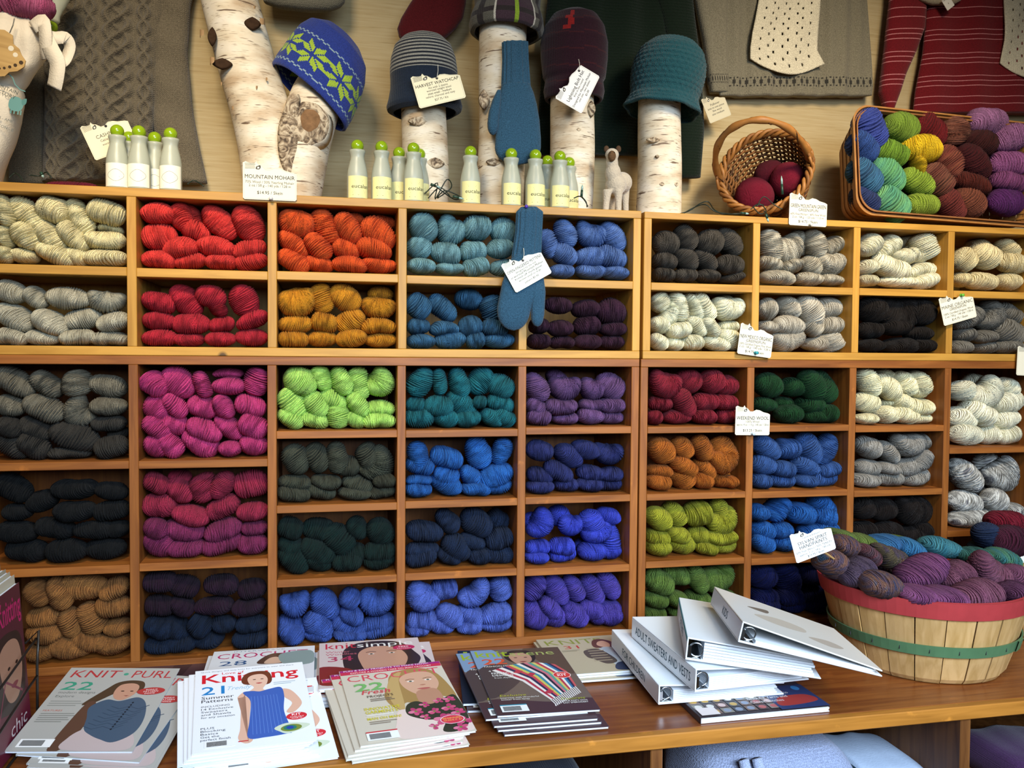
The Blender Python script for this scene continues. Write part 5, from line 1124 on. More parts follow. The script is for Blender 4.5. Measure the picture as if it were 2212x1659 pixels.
# ------------------------------------------------------------------ bushel basket of hand-painted skeins
BC = Vector((1.360, -0.262, ZB)); BR, BZ, BK = 0.224, 0.188, 0.762
bb = thing('bushel_basket', 'slatted bushel basket with red rim and green hoop, heaped with purple skeins', 'basket', BC)
slat_m = wood('basket_slat', hexc('c9a06a'), hexc('b08850'), 'Z', rough=0.6, spec=0.2)
redp = plain('paint_red', hexc('a8383a'), 0.5, 0.35, var=0.18, bscale=26); grnp = plain('paint_green', hexc('4f7350'), 0.5, 0.35, var=0.2, bscale=26)
NSL = 22
def br_(z): return BR*(BK+(1-BK)*(z/BZ)**0.85)
for k in range(NSL):
    a0 = 2*math.pi*k/NSL+0.006; a1 = 2*math.pi*(k+1)/NSL-0.006; R = []; off = 0.0012*((k*7) % 3-1)
    for z in (0.002, 0.012, 0.05, 0.09, 0.13, 0.165, BZ):
        r = br_(z)-(0.004 if z < 0.006 else 0)+off; ring = []
        for rr in (r, r-0.0032):
            for a in ((a0, (2*a0+a1)/3, (a0+2*a1)/3, a1) if rr == r else (a1, (a0+2*a1)/3, (2*a0+a1)/3, a0)): ring.append((rr*math.cos(a), rr*math.sin(a), z))
        R.append(ring)
    MB().rings(R).build('basket_slat', slat_m, bb)
def hoop(name, z0, z1, off, th, m, n=72, a0=0.0, a1=2*math.pi):
    R = []; full = abs(a1-a0-2*math.pi) < 1e-6; m_ = n if full else n+1
    for (z, o_) in ((z0, off), (z1, off), (z1, off+th), (z0, off+th), (z0, off)):
        R.append([((br_(z)+o_)*math.cos(a0+(a1-a0)*j/n), (br_(z)+o_)*math.sin(a0+(a1-a0)*j/n), z) for j in range(m_)])
    mb = MB(); mb.rings(R, close=full, caps=False); return mb.build(name, m, bb, False)
hoop('red_rim_hoop', BZ-0.034, BZ+0.003, 0.002, 0.0045, redp); hoop('inner_rim_hoop', BZ-0.028, BZ+0.002, -0.009, 0.004, redp)
hoop('green_hoop', 0.068, 0.092, 0.0035, 0.0035, grnp)
aw = math.radians(-62)
hoop('green_hoop_overlap', 0.068, 0.092, 0.0072, 0.003, grnp, n=8, a0=aw, a1=aw+0.16); hoop('red_rim_overlap', BZ-0.034, BZ+0.003, 0.0066, 0.004, redp, n=8, a0=aw-0.02, a1=aw+0.2)
st_ = plain('staple_steel', hexc('5a5a62'), 0.35, 0.5, metal=0.8)
for k in range(0, NSL):
    a = 2*math.pi*(k+0.5)/NSL; r = br_(0.08)+0.0075
    MB().tube([(r*math.cos(a), r*math.sin(a), 0.076), (r*math.cos(a), r*math.sin(a), 0.084)], 0.0008, 5).build('staple', st_, bb)
MB().lathe([(BR*BK-0.004, 0.006), (BR*BK-0.004, 0.010), (0.001, 0.010)], 40).build('basket_floor', slat_m, bb)
ha = math.radians(-40)
MB().tube([((BR+0.006)*math.cos(ha+d), (BR+0.006)*math.sin(ha+d), z) for d, z in ((-0.07, BZ-0.02), (-0.07, BZ+0.012), (-0.03, BZ+0.03), (0.03, BZ+0.03), (0.07, BZ+0.012), (0.07, BZ-0.02))], 0.0014, 6).build('wire_handle', st_, bb, True)
Z8 = (1680, 1100, 2.968)
multi = ('3e3f58', '6b4a3c', '4a3f52', '7a5440', '36506a'); mult2 = ('4a4038', '5c5038', '4a3f4e', '705038')
plum = ('6a3a60', '7a4668'); plum2 = ('6b3d52', '7c4c5e')
for (q, cl, nm, fr) in [((430, 235, 170, 130, 20), multi, 'brown and blue hand-painted skein on top by the sign', 0), ((350, 350, 200, 150, 40), multi, 'orange and blue hand-painted skein hanging over the rim', 0),
        ((500, 400, 210, 160, -30), ('4c3c52', '5a4a58'), 'smoky purple hand-painted skein at the front rim', 0), ((660, 480, 240, 160, 10), multi, 'dark banded hand-painted skein at the front rim', 0),
        ((700, 305, 200, 130, 20, 'u'), mult2, 'olive-brown hand-painted skein folded in the middle', 0), ((565, 290, 120, 110, 50), ('6a3438', '54424c'), 'russet hand-painted skein peeking between two banded ones', 0),
        ((690, 215, 190, 100, 0), ('2b5888', '3a709a'), 'blue hand-painted skein at the back, first of two', 0), ((850, 265, 170, 130, 30), ('2b5f92', '3a78a0'), 'blue hand-painted skein at the back, second of two', 0),
        ((540, 205, 160, 90, 15), ('55682c', '6a7c3c'), 'olive green hand-painted skein at the back', 0), ((400, 165, 120, 70, 20), ('5c6e34',), 'green hand-painted skein behind the sign', 0), ((790, 205, 90, 60, 0), ('66762e',), 'small yellow-green skein between the blue ones', 0),
        ((1040, 245, 240, 120, 15), ('2f6878', '47828a'), 'teal hand-painted skein behind the plum ones', 0), ((1250, 305, 190, 100, 0), ('2f5c56', '3c7068'), 'sea green hand-painted skein at the back rim', 0), ((1430, 315, 190, 120, 20), ('2c6470', '4a7450'), 'blue-green hand-painted skein at the back rim', 0),
        ((930, 400, 300, 180, -25), plum, 'large plum skein folded at the centre', 0), ((870, 545, 200, 100, 0), plum, 'plum skein tucked under the large folded one', 0), ((1060, 555, 250, 110, 5), plum, 'plum skein along the front rim', 0),
        ((1130, 425, 210, 170, -20), plum2, 'rosy plum skein in the middle of the heap', 0), ((1350, 415, 270, 190, 35, 'u'), plum2, 'rosy plum skein looped at the top', 0), ((1280, 545, 250, 160, -10), plum2, 'rosy plum skein at the front rim', 0),
        ((1530, 445, 170, 160, 40), ('603650', '704258'), 'plum skein at the right rim', 0), ((1530, 540, 130, 130, 0), ('5c3450',), 'plum skein hanging low at the right rim', 0)]:
    px, py = Z8[0]+q[0]/Z8[2], Z8[1]+q[1]/Z8[2]
    yy = -0.14-0.27*min(1, max(0, (py-1165)/115.0)); dx = U(px, py, yy).x-BC.x
    lim = math.sqrt(max(0.02, (BR-0.03)**2-dx*dx)); yy = max(yy, BC.y-lim) if yy < BC.y else min(yy, BC.y+lim)
    kk = (yy-CAMP.y)/ray(px, py).y/F
    put_skein('handpainted_skein', YN(*cl), U(px, py, yy), q[2]/Z8[2]*kk*1.12, q[3]/Z8[2]*kk*1.14, 0.11, q[4], q[5] if len(q) > 5 else '', nm, 'skeins heaped in the bushel basket', yaw=rnd.uniform(-0.25, 0.25))
# filling skeins under the heap
for k in range(9):
    a = 2*math.pi*k/8; r = 0.115 if k < 8 else 0
    put_skein('handpainted_skein', YN(*(plum if k % 2 else mult2)), BC+Vector((r*math.cos(a), r*math.sin(a), BZ-0.03)), 0.13, 0.075, 0.10, 0, '', f'half-buried {"plum" if k % 2 else "olive-brown"} skein low in the bushel heap, {ORD[k % 8] if k < 8 else "central"} round the basket', 'skeins buried in the bushel basket', yaw=a)

# rear basket at the right edge
RC = Vector((1.80, -0.165, ZB)); rb2 = thing('bushel_basket', 'second slatted basket mostly hidden behind the bushel basket at the right edge', 'basket', RC)
for k in range(16):
    a0 = 2*math.pi*k/16+0.015; a1 = 2*math.pi*(k+1)/16-0.015; R = []
    for z in (0.002, 0.10, 0.20):
        r = 0.115+0.035*z/0.2; R.append([(r*math.cos(a0), r*math.sin(a0), z), (r*math.cos(a1), r*math.sin(a1), z), ((r-0.003)*math.cos(a1), (r-0.003)*math.sin(a1), z), ((r-0.003)*math.cos(a0), (r-0.003)*math.sin(a0), z)])
    MB().rings(R).build('basket_slat', slat_m, rb2)
R = [[(r*math.cos(j*math.pi/24), r*math.sin(j*math.pi/24), z) for j in range(48)] for (r, z) in ((0.150, 0.175), (0.152, 0.202), (0.156, 0.202), (0.154, 0.175), (0.150, 0.175))]
mb = MB(); mb.rings(R, caps=False); mb.build('rim_hoop', slat_m, rb2)
MB().lathe([(0.112, 0.004), (0.112, 0.008), (0.001, 0.008)], 32).build('basket_floor', slat_m, rb2)
for (q, cl, nm, yy) in [((1455, 80, 230, 140, 5), ('6e1626',), 'wine red skein on top of the rear basket', -0.15), ((1350, 165, 150, 150, 60), ('22304e',), 'navy skein at the side of the rear basket', -0.17), ((1480, 205, 230, 200, 10), ('3a1626', '4a1c2e'), 'maroon skein at the front of the rear basket', -0.20), ((1330, 250, 160, 90, 0), ('26303c', '2c4040'), 'dim slate skein low beside the rear basket', -0.14), ((1560, 130, 120, 120, 0), ('5a1424',), 'dark wine skein at the right edge of the rear basket', -0.12)]:
    px, py = Z8[0]+q[0]/Z8[2], Z8[1]+q[1]/Z8[2]; kk = (yy-CAMP.y)/ray(px, py).y/F
    put_skein('handpainted_skein', YN(*cl), U(px, py, yy), q[2]/Z8[2]*kk*1.1, q[3]/Z8[2]*kk*1.1, 0.10, q[4], '', nm, 'skeins in the rear basket')

# ------------------------------------------------------------------ cloth bag, pink skein and wooden tag at the left end
bagm = plain('bag_cotton', hexc('cfc6b4'), 0.9, 0.1, bump=0.4, bscale=300)
YB = 0.02
o = U(20, 385, YB); o.z = 1.8492; bg = thing('cloth_bag', 'white cotton drawstring bag with teal printed sheep at the left edge', 'bag', o)
loft('bag_body', [(190, -50, 44, 0.6), (200, -54, 50, 0.8), (225, -58, 49), (260, -62, 44), (300, -62, 30), (350, -60, 12), (385, -60, -2), (398, -58, -6, 0.9)], YB, 0.05, bagm, bg, o, n=64, rows=50, yfn=lambda x, z: 0.004*math.sin(x*70+z*40))
loft('gathered_neck', [(30, -40, 62, 0.5), (60, -50, 84), (90, -54, 98), (120, -54, 98), (150, -54, 80), (175, -50, 58), (195, -50, 44, 0.6)], YB, 0.045, bagm, bg, o, n=64, rows=50, yfn=lambda x, z: 0.006*math.sin(x*120)+0.003*math.sin(z*90))
def ribbon(name, pts, w_, parent, o, Y, m):
    P = [U(x, y, Y+d)-o for x, y, d in pts]; R = []
    Q = []; n = len(P)
    for k in range(n-1):
        p0, p1, p2, p3 = P[max(k-1, 0)], P[k], P[k+1], P[min(k+2, n-1)]
        for f in (0, 0.25, 0.5, 0.75): Q.append(0.5*((2*p1)+(p2-p0)*f+(2*p0-5*p1+4*p2-p3)*f*f+(3*p1-p0-3*p2+p3)*f**3))
    Q.append(P[-1])
    for i, q in enumerate(Q):
        t_ = (Q[min(i+1, len(Q)-1)]-Q[max(i-1, 0)]).normalized(); s = t_.cross(Vector((0.35, 1, 0))); s = (s.normalized() if s.length > 1e-4 else Vector((1, 0, 0)))*w_/2; nn = t_.cross(s).normalized()*0.0007
        R.append([q+s+nn, q-s+nn, q-s-nn, q+s-nn])
    MB().rings(R).build(name, m, parent, True)
ribbon('bow_loop', [(70, 60, 0), (92, 45, -0.01), (98, 75, -0.014), (99, 110, -0.006), (104, 128, 0)], 0.028, bg, o, YB-0.05, bagm)
ribbon('bow_loop', [(100, 78, 0), (118, 82, 0.0), (140, 82, 0.004), (151, 100, 0.01), (142, 128, 0.008), (130, 140, 0)], 0.026, bg, o, YB-0.05, bagm)
ribbon('bow_tail', [(100, 85, 0), (112, 110, -0.01), (124, 135, -0.012), (122, 165, -0.008), (117, 190, 0)], 0.034, bg, o, YB-0.055, bagm)
pr = Print(0.0); q0 = U(22, 240, YB-0.053)
mwp = Matrix.Translation(q0) @ Matrix.Rotation(math.radians(8), 4, 'Y') @ Matrix.Rotation(math.radians(90), 4, 'X')
sx = lambda a, b: (a*0.00103, b*0.00103)
pr.blob([sx(-4, 22), sx(4, 30), sx(16, 28), sx(22, 16), sx(17, 4), sx(4, 2), sx(-4, 8)], '5d8884'); pr.blob([sx(18, 26), sx(26, 30), sx(26, 20), sx(20, 16)], '4c7874')
for a in (0, 6, 13, 18): pr.rect(*sx(a, -4), *sx(a+2.5, 5), '5d8884')
pr.line([sx(-22, 64), sx(-12, 72), sx(-4, 66), sx(2, 54), sx(12, 46), sx(22, 44)], 0.002, '5d8884')
for (s, a, b) in (('MOUNTAIN', -18, 40), ('FACTORY', -17, 29)): pr.text(s, a*0.00103, b*0.00103, 0.0078, '38423f', align='r' if False else 'c', rot=-0.2)
pr.text('868 - AME', -10*0.00103, -20*0.00103, 0.006, '5c625e', align='c', rot=-0.16); pr.text('ERTON - B', -8*0.00103, -36*0.00103, 0.006, '5c625e', align='c', rot=-0.18)
p_ = pr.build(bg, 'print'); p_.matrix_parent_inverse = Matrix(); p_.matrix_local = Matrix.Translation(-o) @ mwp
wt = thing('wooden_tag', 'sheep-shaped wooden needle gauge with round holes hanging on the white bag', 'tag', mw=Matrix.Translation(U(12, 118, YB-0.062)) @ Matrix.Rotation(math.radians(12), 4, 'Y') @ Matrix.Rotation(math.radians(90), 4, 'X'))
ol = [(-40, -38), (-10, -48), (8, -42), (14, -32), (28, -26), (38, -14), (38, -2), (28, 8), (22, 18), (10, 24), (6, 40), (-10, 46), (-40, 40)]; ol = [(a*0.00103, b*0.00103) for a, b in ol]; n = len(ol)
mb = MB(); mb.add([(x, y, 0.003) for x, y in ol]+[(x, y, 0) for x, y in ol], [tuple(range(n)), tuple(range(2*n-1, n-1, -1))]+[(i, i+n, (i+1) % n+n, (i+1) % n) for i in range(n)])
mb.build('wood_plate', wood('gauge_wood', hexc('b08f56'), hexc('94733e'), 'X'), wt)
for (a, b, r) in ((8, 14, 5.2), (18, 4, 4.6), (31, -8, 4), (22, -16, 3.4), (13, -22, 3), (4, -27, 2.6), (-4, -30, 2.3)):
    MB().lathe([(r*0.00103, 0.0031), (r*0.00103*0.8, 0.0034), (0.0005, 0.0032)], 16, (a*0.00103, b*0.00103, 0)).build('gauge_hole', plain('hole_pale' if r > 4 else 'hole_dark', hexc('c9c0aa' if r > 4 else '3a2a18'), 0.8), wt)
MB().tube([(0.0, 0.044, 0.003), (0.004, 0.06, 0.006), (0.003, 0.075, 0.004)], 0.0012, 6).build('bead_chain', plain('chain_silver', hexc('b8b4a8'), 0.25, 0.5, metal=0.8), wt)
pk = U(30, 2, 0.0)
put_skein('handdyed_skein', YN('a2466e', 'b8648a'), pk, 0.16, 0.07, 0.10, 4, '', 'dusty pink skein on top of the white cloth bag', 'skein on the bag')
ub = thing('wash_bottle', 'frosted bottle hanging cap-down behind the white cloth bag', 'bottle', mw=Matrix.Translation(U(112, 48, 0.09)) @ Matrix.Rotation(math.radians(193), 4, 'Y') @ Matrix.Translation((0, 0, -0.118)))
MB().lathe([(0.0205, 0), (0.0237, 0.006), (0.0237, 0.054), (0.0228, 0.061), (0.0196, 0.075), (0.0156, 0.089), (0.0132, 0.101), (0.0154, 0.112), (0.012, 0.118)], 28).build('bottle_body', bot_m, ub, True)
MB().sphere((0, 0, 0.1285), 0.0145, 18, 12).build('ball_cap', cap_m, ub, True)
ft = U(155, 386, 0.10); ft.z = 1.853
put_skein('handdyed_skein', YN('6e1a2c'), ft+Vector((0, 0, 0.010)), 0.11, 0.022, 0.05, 0, '', 'flat dark red skein lying under the cable sweater hem', 'skein under the sweater')
# ------------------------------------------------------------------ magazines on the bench
def sheet_frame(fl, fr, bl, z, H, zb=None):
    """frame of a sheet whose near edge lies at height z and whose far corner is seen at bl; its length H fixes how far it tilts"""
    o = UZ(*fl, z); r = UZ(*fr, z if zb is None else zb); ex = r-o; W = ex.length; ex.normalize()
    d = ray(*bl).normalized(); w_ = CAMP-o; b = d.dot(w_); c = w_.dot(w_)-H*H; disc = b*b-c
    if disc < 0: P = CAMP+d*(-b)
    else:
        s = math.sqrt(disc); P = CAMP+d*(-b+s)
        if P.z < z-0.002: P = CAMP+d*(-b-s)
    ey = P-o; ey = (ey-ex*ey.dot(ex)).normalized(); ez = ex.cross(ey)
    return Matrix(((ex.x, ey.x, ez.x, o.x), (ex.y, ey.y, ez.y, o.y), (ex.z, ey.z, ez.z, o.z), (0, 0, 0, 1))), W
def flat_frame(fl, fr, z):
    o = UZ(*fl, z); ex = UZ(*fr, z)-o; W = ex.length; ex.normalize(); ey = Vector((0, 0, 1)).cross(ex)
    return Matrix(((ex.x, ey.x, 0, o.x), (ex.y, ey.y, 0, o.y), (0, 0, 1, o.z), (0, 0, 0, 1))), W
def back_frame(bl, br, Y, H):
    a = U(*bl, Y); b = U(*br, Y); z = max(a.z, b.z); a.z = b.z = z; ex = b-a; W = ex.length; ex.normalize(); ey = Vector((0, 0, 1)).cross(ex); o = a-ey*H
    return Matrix(((ex.x, ey.x, 0, o.x), (ex.y, ey.y, 0, o.y), (0, 0, 1, o.z), (0, 0, 0, 1))), W
def tilt_frame(ox, oy, oz, yaw, tx, ty, W):
    mw = Matrix.Translation((ox, oy, oz)) @ Matrix.Rotation(yaw, 4, 'Z') @ Matrix.Rotation(tx, 4, 'X') @ Matrix.Rotation(ty, 4, 'Y')
    return mw, W
paper = plain('page_edges', hexc('dfe3ea'), 0.7, 0.2, var=0.06, bscale=900)
def magazine(label, mw, W, H, t, bg, draw, group, cat='magazine', name='magazine'):
    m = thing(name, label, cat, mw=mw, group=group)
    mb = MB(); n = 5
    for i in range(n):
        a = -t+t*0.94*i/n; b = -t+t*0.94*(i+0.82)/n; q = 0.0007*((i*5) % 3)
        mb.box(0.001+q*0.5, W-0.0015-q, 0.0012+q, H-0.0012-q, a, b)
    pb = mb.build('page_block', paper, m); pb['kind'] = 'stuff'
    mb = MB(); mb.box(0, W, 0, H, -t*0.07, 0.0); mb.build('cover', plain('cover_'+bg, hexc(bg), 0.35, 0.45), m)
    MB().box(-0.0004, 0.0008, 0, H, -t, -t*0.07).build('spine', plain('cover_'+bg, hexc(bg), 0.35, 0.45), m)
    if draw:
        pr = Print(0.00005, True); draw(pr, 100.0*H/W); s = W/100.0
        pr.build(m, 'cover_print', wrap=lambda x, y, z: (min(max(x*s, 0.0004), W-0.0004), min(max(y*s, 0.0004), H-0.0004), z))
    return m
def lines(pr, x, y, ws, h, gap, c):
    for i, w_ in enumerate(ws): pr.rect(x, y-i*gap, x+w_, y-i*gap+h, c)
def d_kp(p, h):
    p.text('KNIT', 5, h-17, 13, 'b03a3c', width=43, slant=0.1); p.oval(54, h-11, 2.2, 2.2, '4a9a80'); p.text('PURL', 60, h-17, 13, 'b03a3c', width=36, slant=0.1)
    p.text('22', 5, h-38, 14, '3f9478', bold=0.03, width=27); p.text('modern designs', 6, h-44, 4, '6a6c66', width=32); p.text('Explore', 6, h-50, 3.6, '6a6c66', width=16)
    lines(p, 5, h-57, (26, 30, 24), 1.3, 3.4, '8f8f88'); p.text('FEATURES', 5, h-72, 2.6, 'b8604a', width=16); lines(p, 5, h-76, (28, 30, 25, 27, 22), 1.2, 3.0, '85857e')
    p.blob([(46, h-36), (52, h-26), (62, h-22), (74, h-24), (78, h-34), (74, h-42), (60, h-40), (44, h-58), (38, h-62), (34, h-60)], '4f3c2c')
    p.blob([(56, h-30), (66, h-27), (73, h-32), (73, h-44), (66, h-54), (58, h-52), (54, h-42)], 'c09078')
    p.oval(61, h-40, 1.6, 0.8, '3a2820'); p.oval(69, h-40, 1.6, 0.8, '3a2820'); p.poly([(64, h-47), (69, h-47), (67, h-48.5)], '8a4a40')
    p.blob([(32, 2), (42, 2), (48, 30), (46, h-62), (38, h-58), (34, 45)], '5e4234')
    p.blob([(44, 2), (94, 2), (92, 24), (80, 30), (60, 26), (50, 30), (42, 18)], 'c0aeac')
    p.blob([(42, h-66), (52, h-54), (64, h-56), (78, h-50), (88, h-60), (94, h-84), (92, 24), (80, 12), (68, 16), (58, 22), (50, 30), (46, 46)], '46586c')
    for i in range(7): p.line([(48+2*i, 34+5*i), (56+2*i, 30+5*i), (64+2*i, 34+5*i), (72+2*i, 30+5*i), (80+2*i, 36+5*i)], 0.8, '38485a')
    for i in range(12): p.oval(72+0.4*i, 30+3.6*i, 0.9, 1.2, '1e2630', 8)
    p.oval(86, h-40, 12, 6, 'b03a38', rot=0.12)
    for i, w_ in enumerate((12, 16, 13)): p.text(('BONUS', 'PATTERN', 'INSIDE')[i], 86, h-38.5-3*i, 2.2, 'f0e0dc', align='c', rot=0.12)
    p.barcode(6, 5, 27, 11, 2)
def d_lk(p, h):
    p.text('Quick designs and easy knits for everyone to wear and share', 5, h-5, 2.2, '5a5e64', width=86)
    p.text('Knitting', 6, h-26, 17, 'd62430', width=88, bold=0.035); p.text('Love of', 24, h-11.5, 4.6, 'd62430', width=20)
    p.text('21', 6, h-47, 15, '2382c6', width=20, bold=0.03); p.text('Trendy', 27, h-42, 7, '9cc4dc', width=22, slant=0.3)
    p.text('Summer', 6, h-55, 5.2, '30343a', width=28, bold=0.01); p.text('Patterns', 6, h-61, 5.2, '30343a', width=27, bold=0.01)
    for i, s in enumerate(('INCLUDING', '14 Exclusive', 'Sweaters', 'and Shawls', 'for any occasion')): p.text(s, 6, h-69-4.6*i, 3.2 if i else 2.8, '3c4046', width=(24, 27, 22, 25, 28)[i])
    for i, s in enumerate(('PLUS', 'Blocking', 'Basics', 'Get the', 'perfect finish')): p.text(s, 6, 34-4.4*i, 3.2, '3c4046', width=(11, 20, 14, 15, 24)[i])
    p.blob([(42, h-22), (48, h-13), (58, h-11), (67, h-15), (69, h-30), (64, h-38), (48, h-36), (42, h-32)], '6e3a26')
    p.blob([(37, h-58), (44, h-48), (40, h-70), (38, 30), (36, 14), (42, 6), (48, 12), (46, 40), (48, h-60)], 'e2b49c'); p.blob([(76, h-50), (84, h-52), (91, h-68), (92, h-80), (84, h-92), (78, h-90), (84, h-76), (78, h-64)], 'e2b49c')
    p.blob([(47, h-24), (52, h-18), (61, h-18), (65, h-26), (64, h-36), (60, h-46), (66, h-52), (46, h-52), (52, h-42), (48, h-34)], 'e6bda6')
    p.oval(53, h-27, 1.5, 0.7, '4a3024'); p.oval(60, h-27, 1.5, 0.7, '4a3024'); p.blob([(54, h-34), (57, h-33.4), (60, h-34), (57, h-35.6)], 'b84a48')
    p.blob([(42, h-50), (50, h-48), (57, h-50), (66, h-47), (76, h-46), (78, h-62), (76, 50), (80, 18), (76, 14), (58, 12), (44, 14), (46, 40), (48, h-66)], '3c62b4')
    for i in range(9): p.line([(48+3.2*i, 18), (48.5+3*i, 40), (49+2.8*i, h-58)], 0.5, '5a80cc')
    p.blob([(66, 24), (76, 30), (90, 28), (96, 24), (88, 18), (76, 14), (70, 18)], 'd2dcc4'); p.oval(80, 22, 9, 5.4, '7a8a3c', rot=0.1); p.oval(79, 22.4, 5.6, 3.8, '2a7a6a'); p.oval(79, 22.6, 3.2, 2.4, '2846a0')
    p.oval(86, 40, 9, 6, 'd4303a', rot=0.1); p.text('KIT', 86, 41, 4, 'fff0ee', align='c', bold=0.03); p.text('AVAILABLE', 86, 38, 1.8, 'fff0ee', align='c'); p.text('PAGE 52', 86, 35.6, 1.8, 'fff0ee', align='c')
    p.rect(36, 9, 44, 10.4, 'c83a3a'); p.rect(70, h-37, 90, h-36, 'b0bcc4'); p.rect(70, h-40, 86, h-39, 'b0bcc4'); p.barcode(9, 5, 24, 10, 4)
def d_cr(p, h):
    p.rect(0, h-4, 100, h, '9c2a78'); p.rect(0, h-10, 100, h-4, 'c43450'); p.text('FUN & EASY PROJECTS TO MAKE NOW!', 4, h-3.4, 2.8, 'f6e8f0', width=84); p.text('EXPLORE A MODERN TAKE ON IRISH CROCHET', 10, h-8.4, 2.8, 'f8e4d8', width=80)
    p.blob([(40, h-42), (46, h-20), (60, h-11), (78, h-11), (90, h-22), (97, h-50), (98, 60), (84, 66), (70, 50), (52, 62), (44, 50), (36, 62), (34, h-58)], 'a5834e')
    p.blob([(46, h-24), (58, h-14), (52, h-34), (48, 52), (40, 58), (38, h-50)], 'c0a068')
    p.text('CROCHET', 5, h-25, 13, 'd0505c', width=90)
    p.blob([(54, h-28), (62, h-20), (76, h-18), (86, h-24), (89, h-42), (84, h-56), (74, h-66), (64, h-62), (56, h-50), (53, h-38)], 'd2a488')
    p.blob([(64, h-58), (84, h-56), (84, 48), (66, 48)], 'b8876c')
    for x in (63, 80): p.oval(x, h-36, 3.6, 1.3, 'efe4da'); p.oval(x, h-36, 1.5, 1.3, '4a6058'); p.line([(x-4.4, h-33), (x, h-31.4), (x+4.4, h-32.6)], 0.9, '6a4c34')
    p.blob([(70, h-45), (73, h-44), (76, h-45), (73, h-46.6)], 'b57e66'); p.blob([(66, h-52), (73, h-50.8), (79, h-52), (73, h-54.4)], 'b4605a')
    p.blob([(36, 2), (98, 2), (98, 30), (70, 40), (44, 50), (36, 30)], 'e4ccc0')
    p.blob([(50, 56), (60, 62), (72, 54), (86, 62), (98, 64), (99, 20), (86, 4), (72, 6), (78, 24), (62, 28), (48, 40)], '37382a')
    r = random.Random(5)
    for (cx, cy, R) in ((56, 44, 7), (66, 54, 5), (80, 58, 5), (90, 58, 6), (72, 40, 6), (86, 44, 7), (62, 32, 5), (92, 34, 7), (78, 24, 10), (94, 18, 7), (88, 8, 7), (66, 14, 5)):
        for k in range(5): a = k*1.2566+r.random(); p.oval(cx+R*0.55*math.cos(a), cy+R*0.55*math.sin(a), R*0.48, R*0.34, ('cc5578', 'b8406a', 'd87a94')[k % 3], 12, rot=a)
        p.oval(cx, cy, R*0.2, R*0.2, '6a8a3c', 10)
    p.text('22', 9, h-46, 15, '76b266', width=28, bold=0.05); p.text('Fresh', 14, h-53, 8, 'd04a50', width=26, slant=0.25, bold=0.02); p.text('PROJECTS', 18, h-60, 4.2, '4a3c34', width=24); lines(p, 20, h-64, (20, 22), 1.2, 3, '7a6a5a')
    p.text('INNOVATIVE', 12, 54, 5, 'd8cc3c', width=32, bold=0.03); p.text('GARMENTS', 12, 48, 5, 'd8cc3c', width=29, bold=0.03); p.rect(12, 44.4, 36, 45.6, 'f0ece4'); p.text('MAN OH MAN!', 12, 37, 4.4, 'd8cc3c', width=30, bold=0.03); lines(p, 13, 33, (24, 18), 1.2, 3, '8a7c6c')
    p.oval(84, 22, 11, 7.4, 'f0d8dc'); p.oval(84, 22, 10.2, 6.7, 'd23a4c'); p.text('BEGINNER', 84, 23, 2.6, 'f0c050', align='c'); p.text('GUIDE P. 81', 84, 19.6, 2.4, 'f0c050', align='c')
    p.rect(7, 16, 34, 18, 'c83a40'); p.barcode(7, 4, 27, 12, 6)
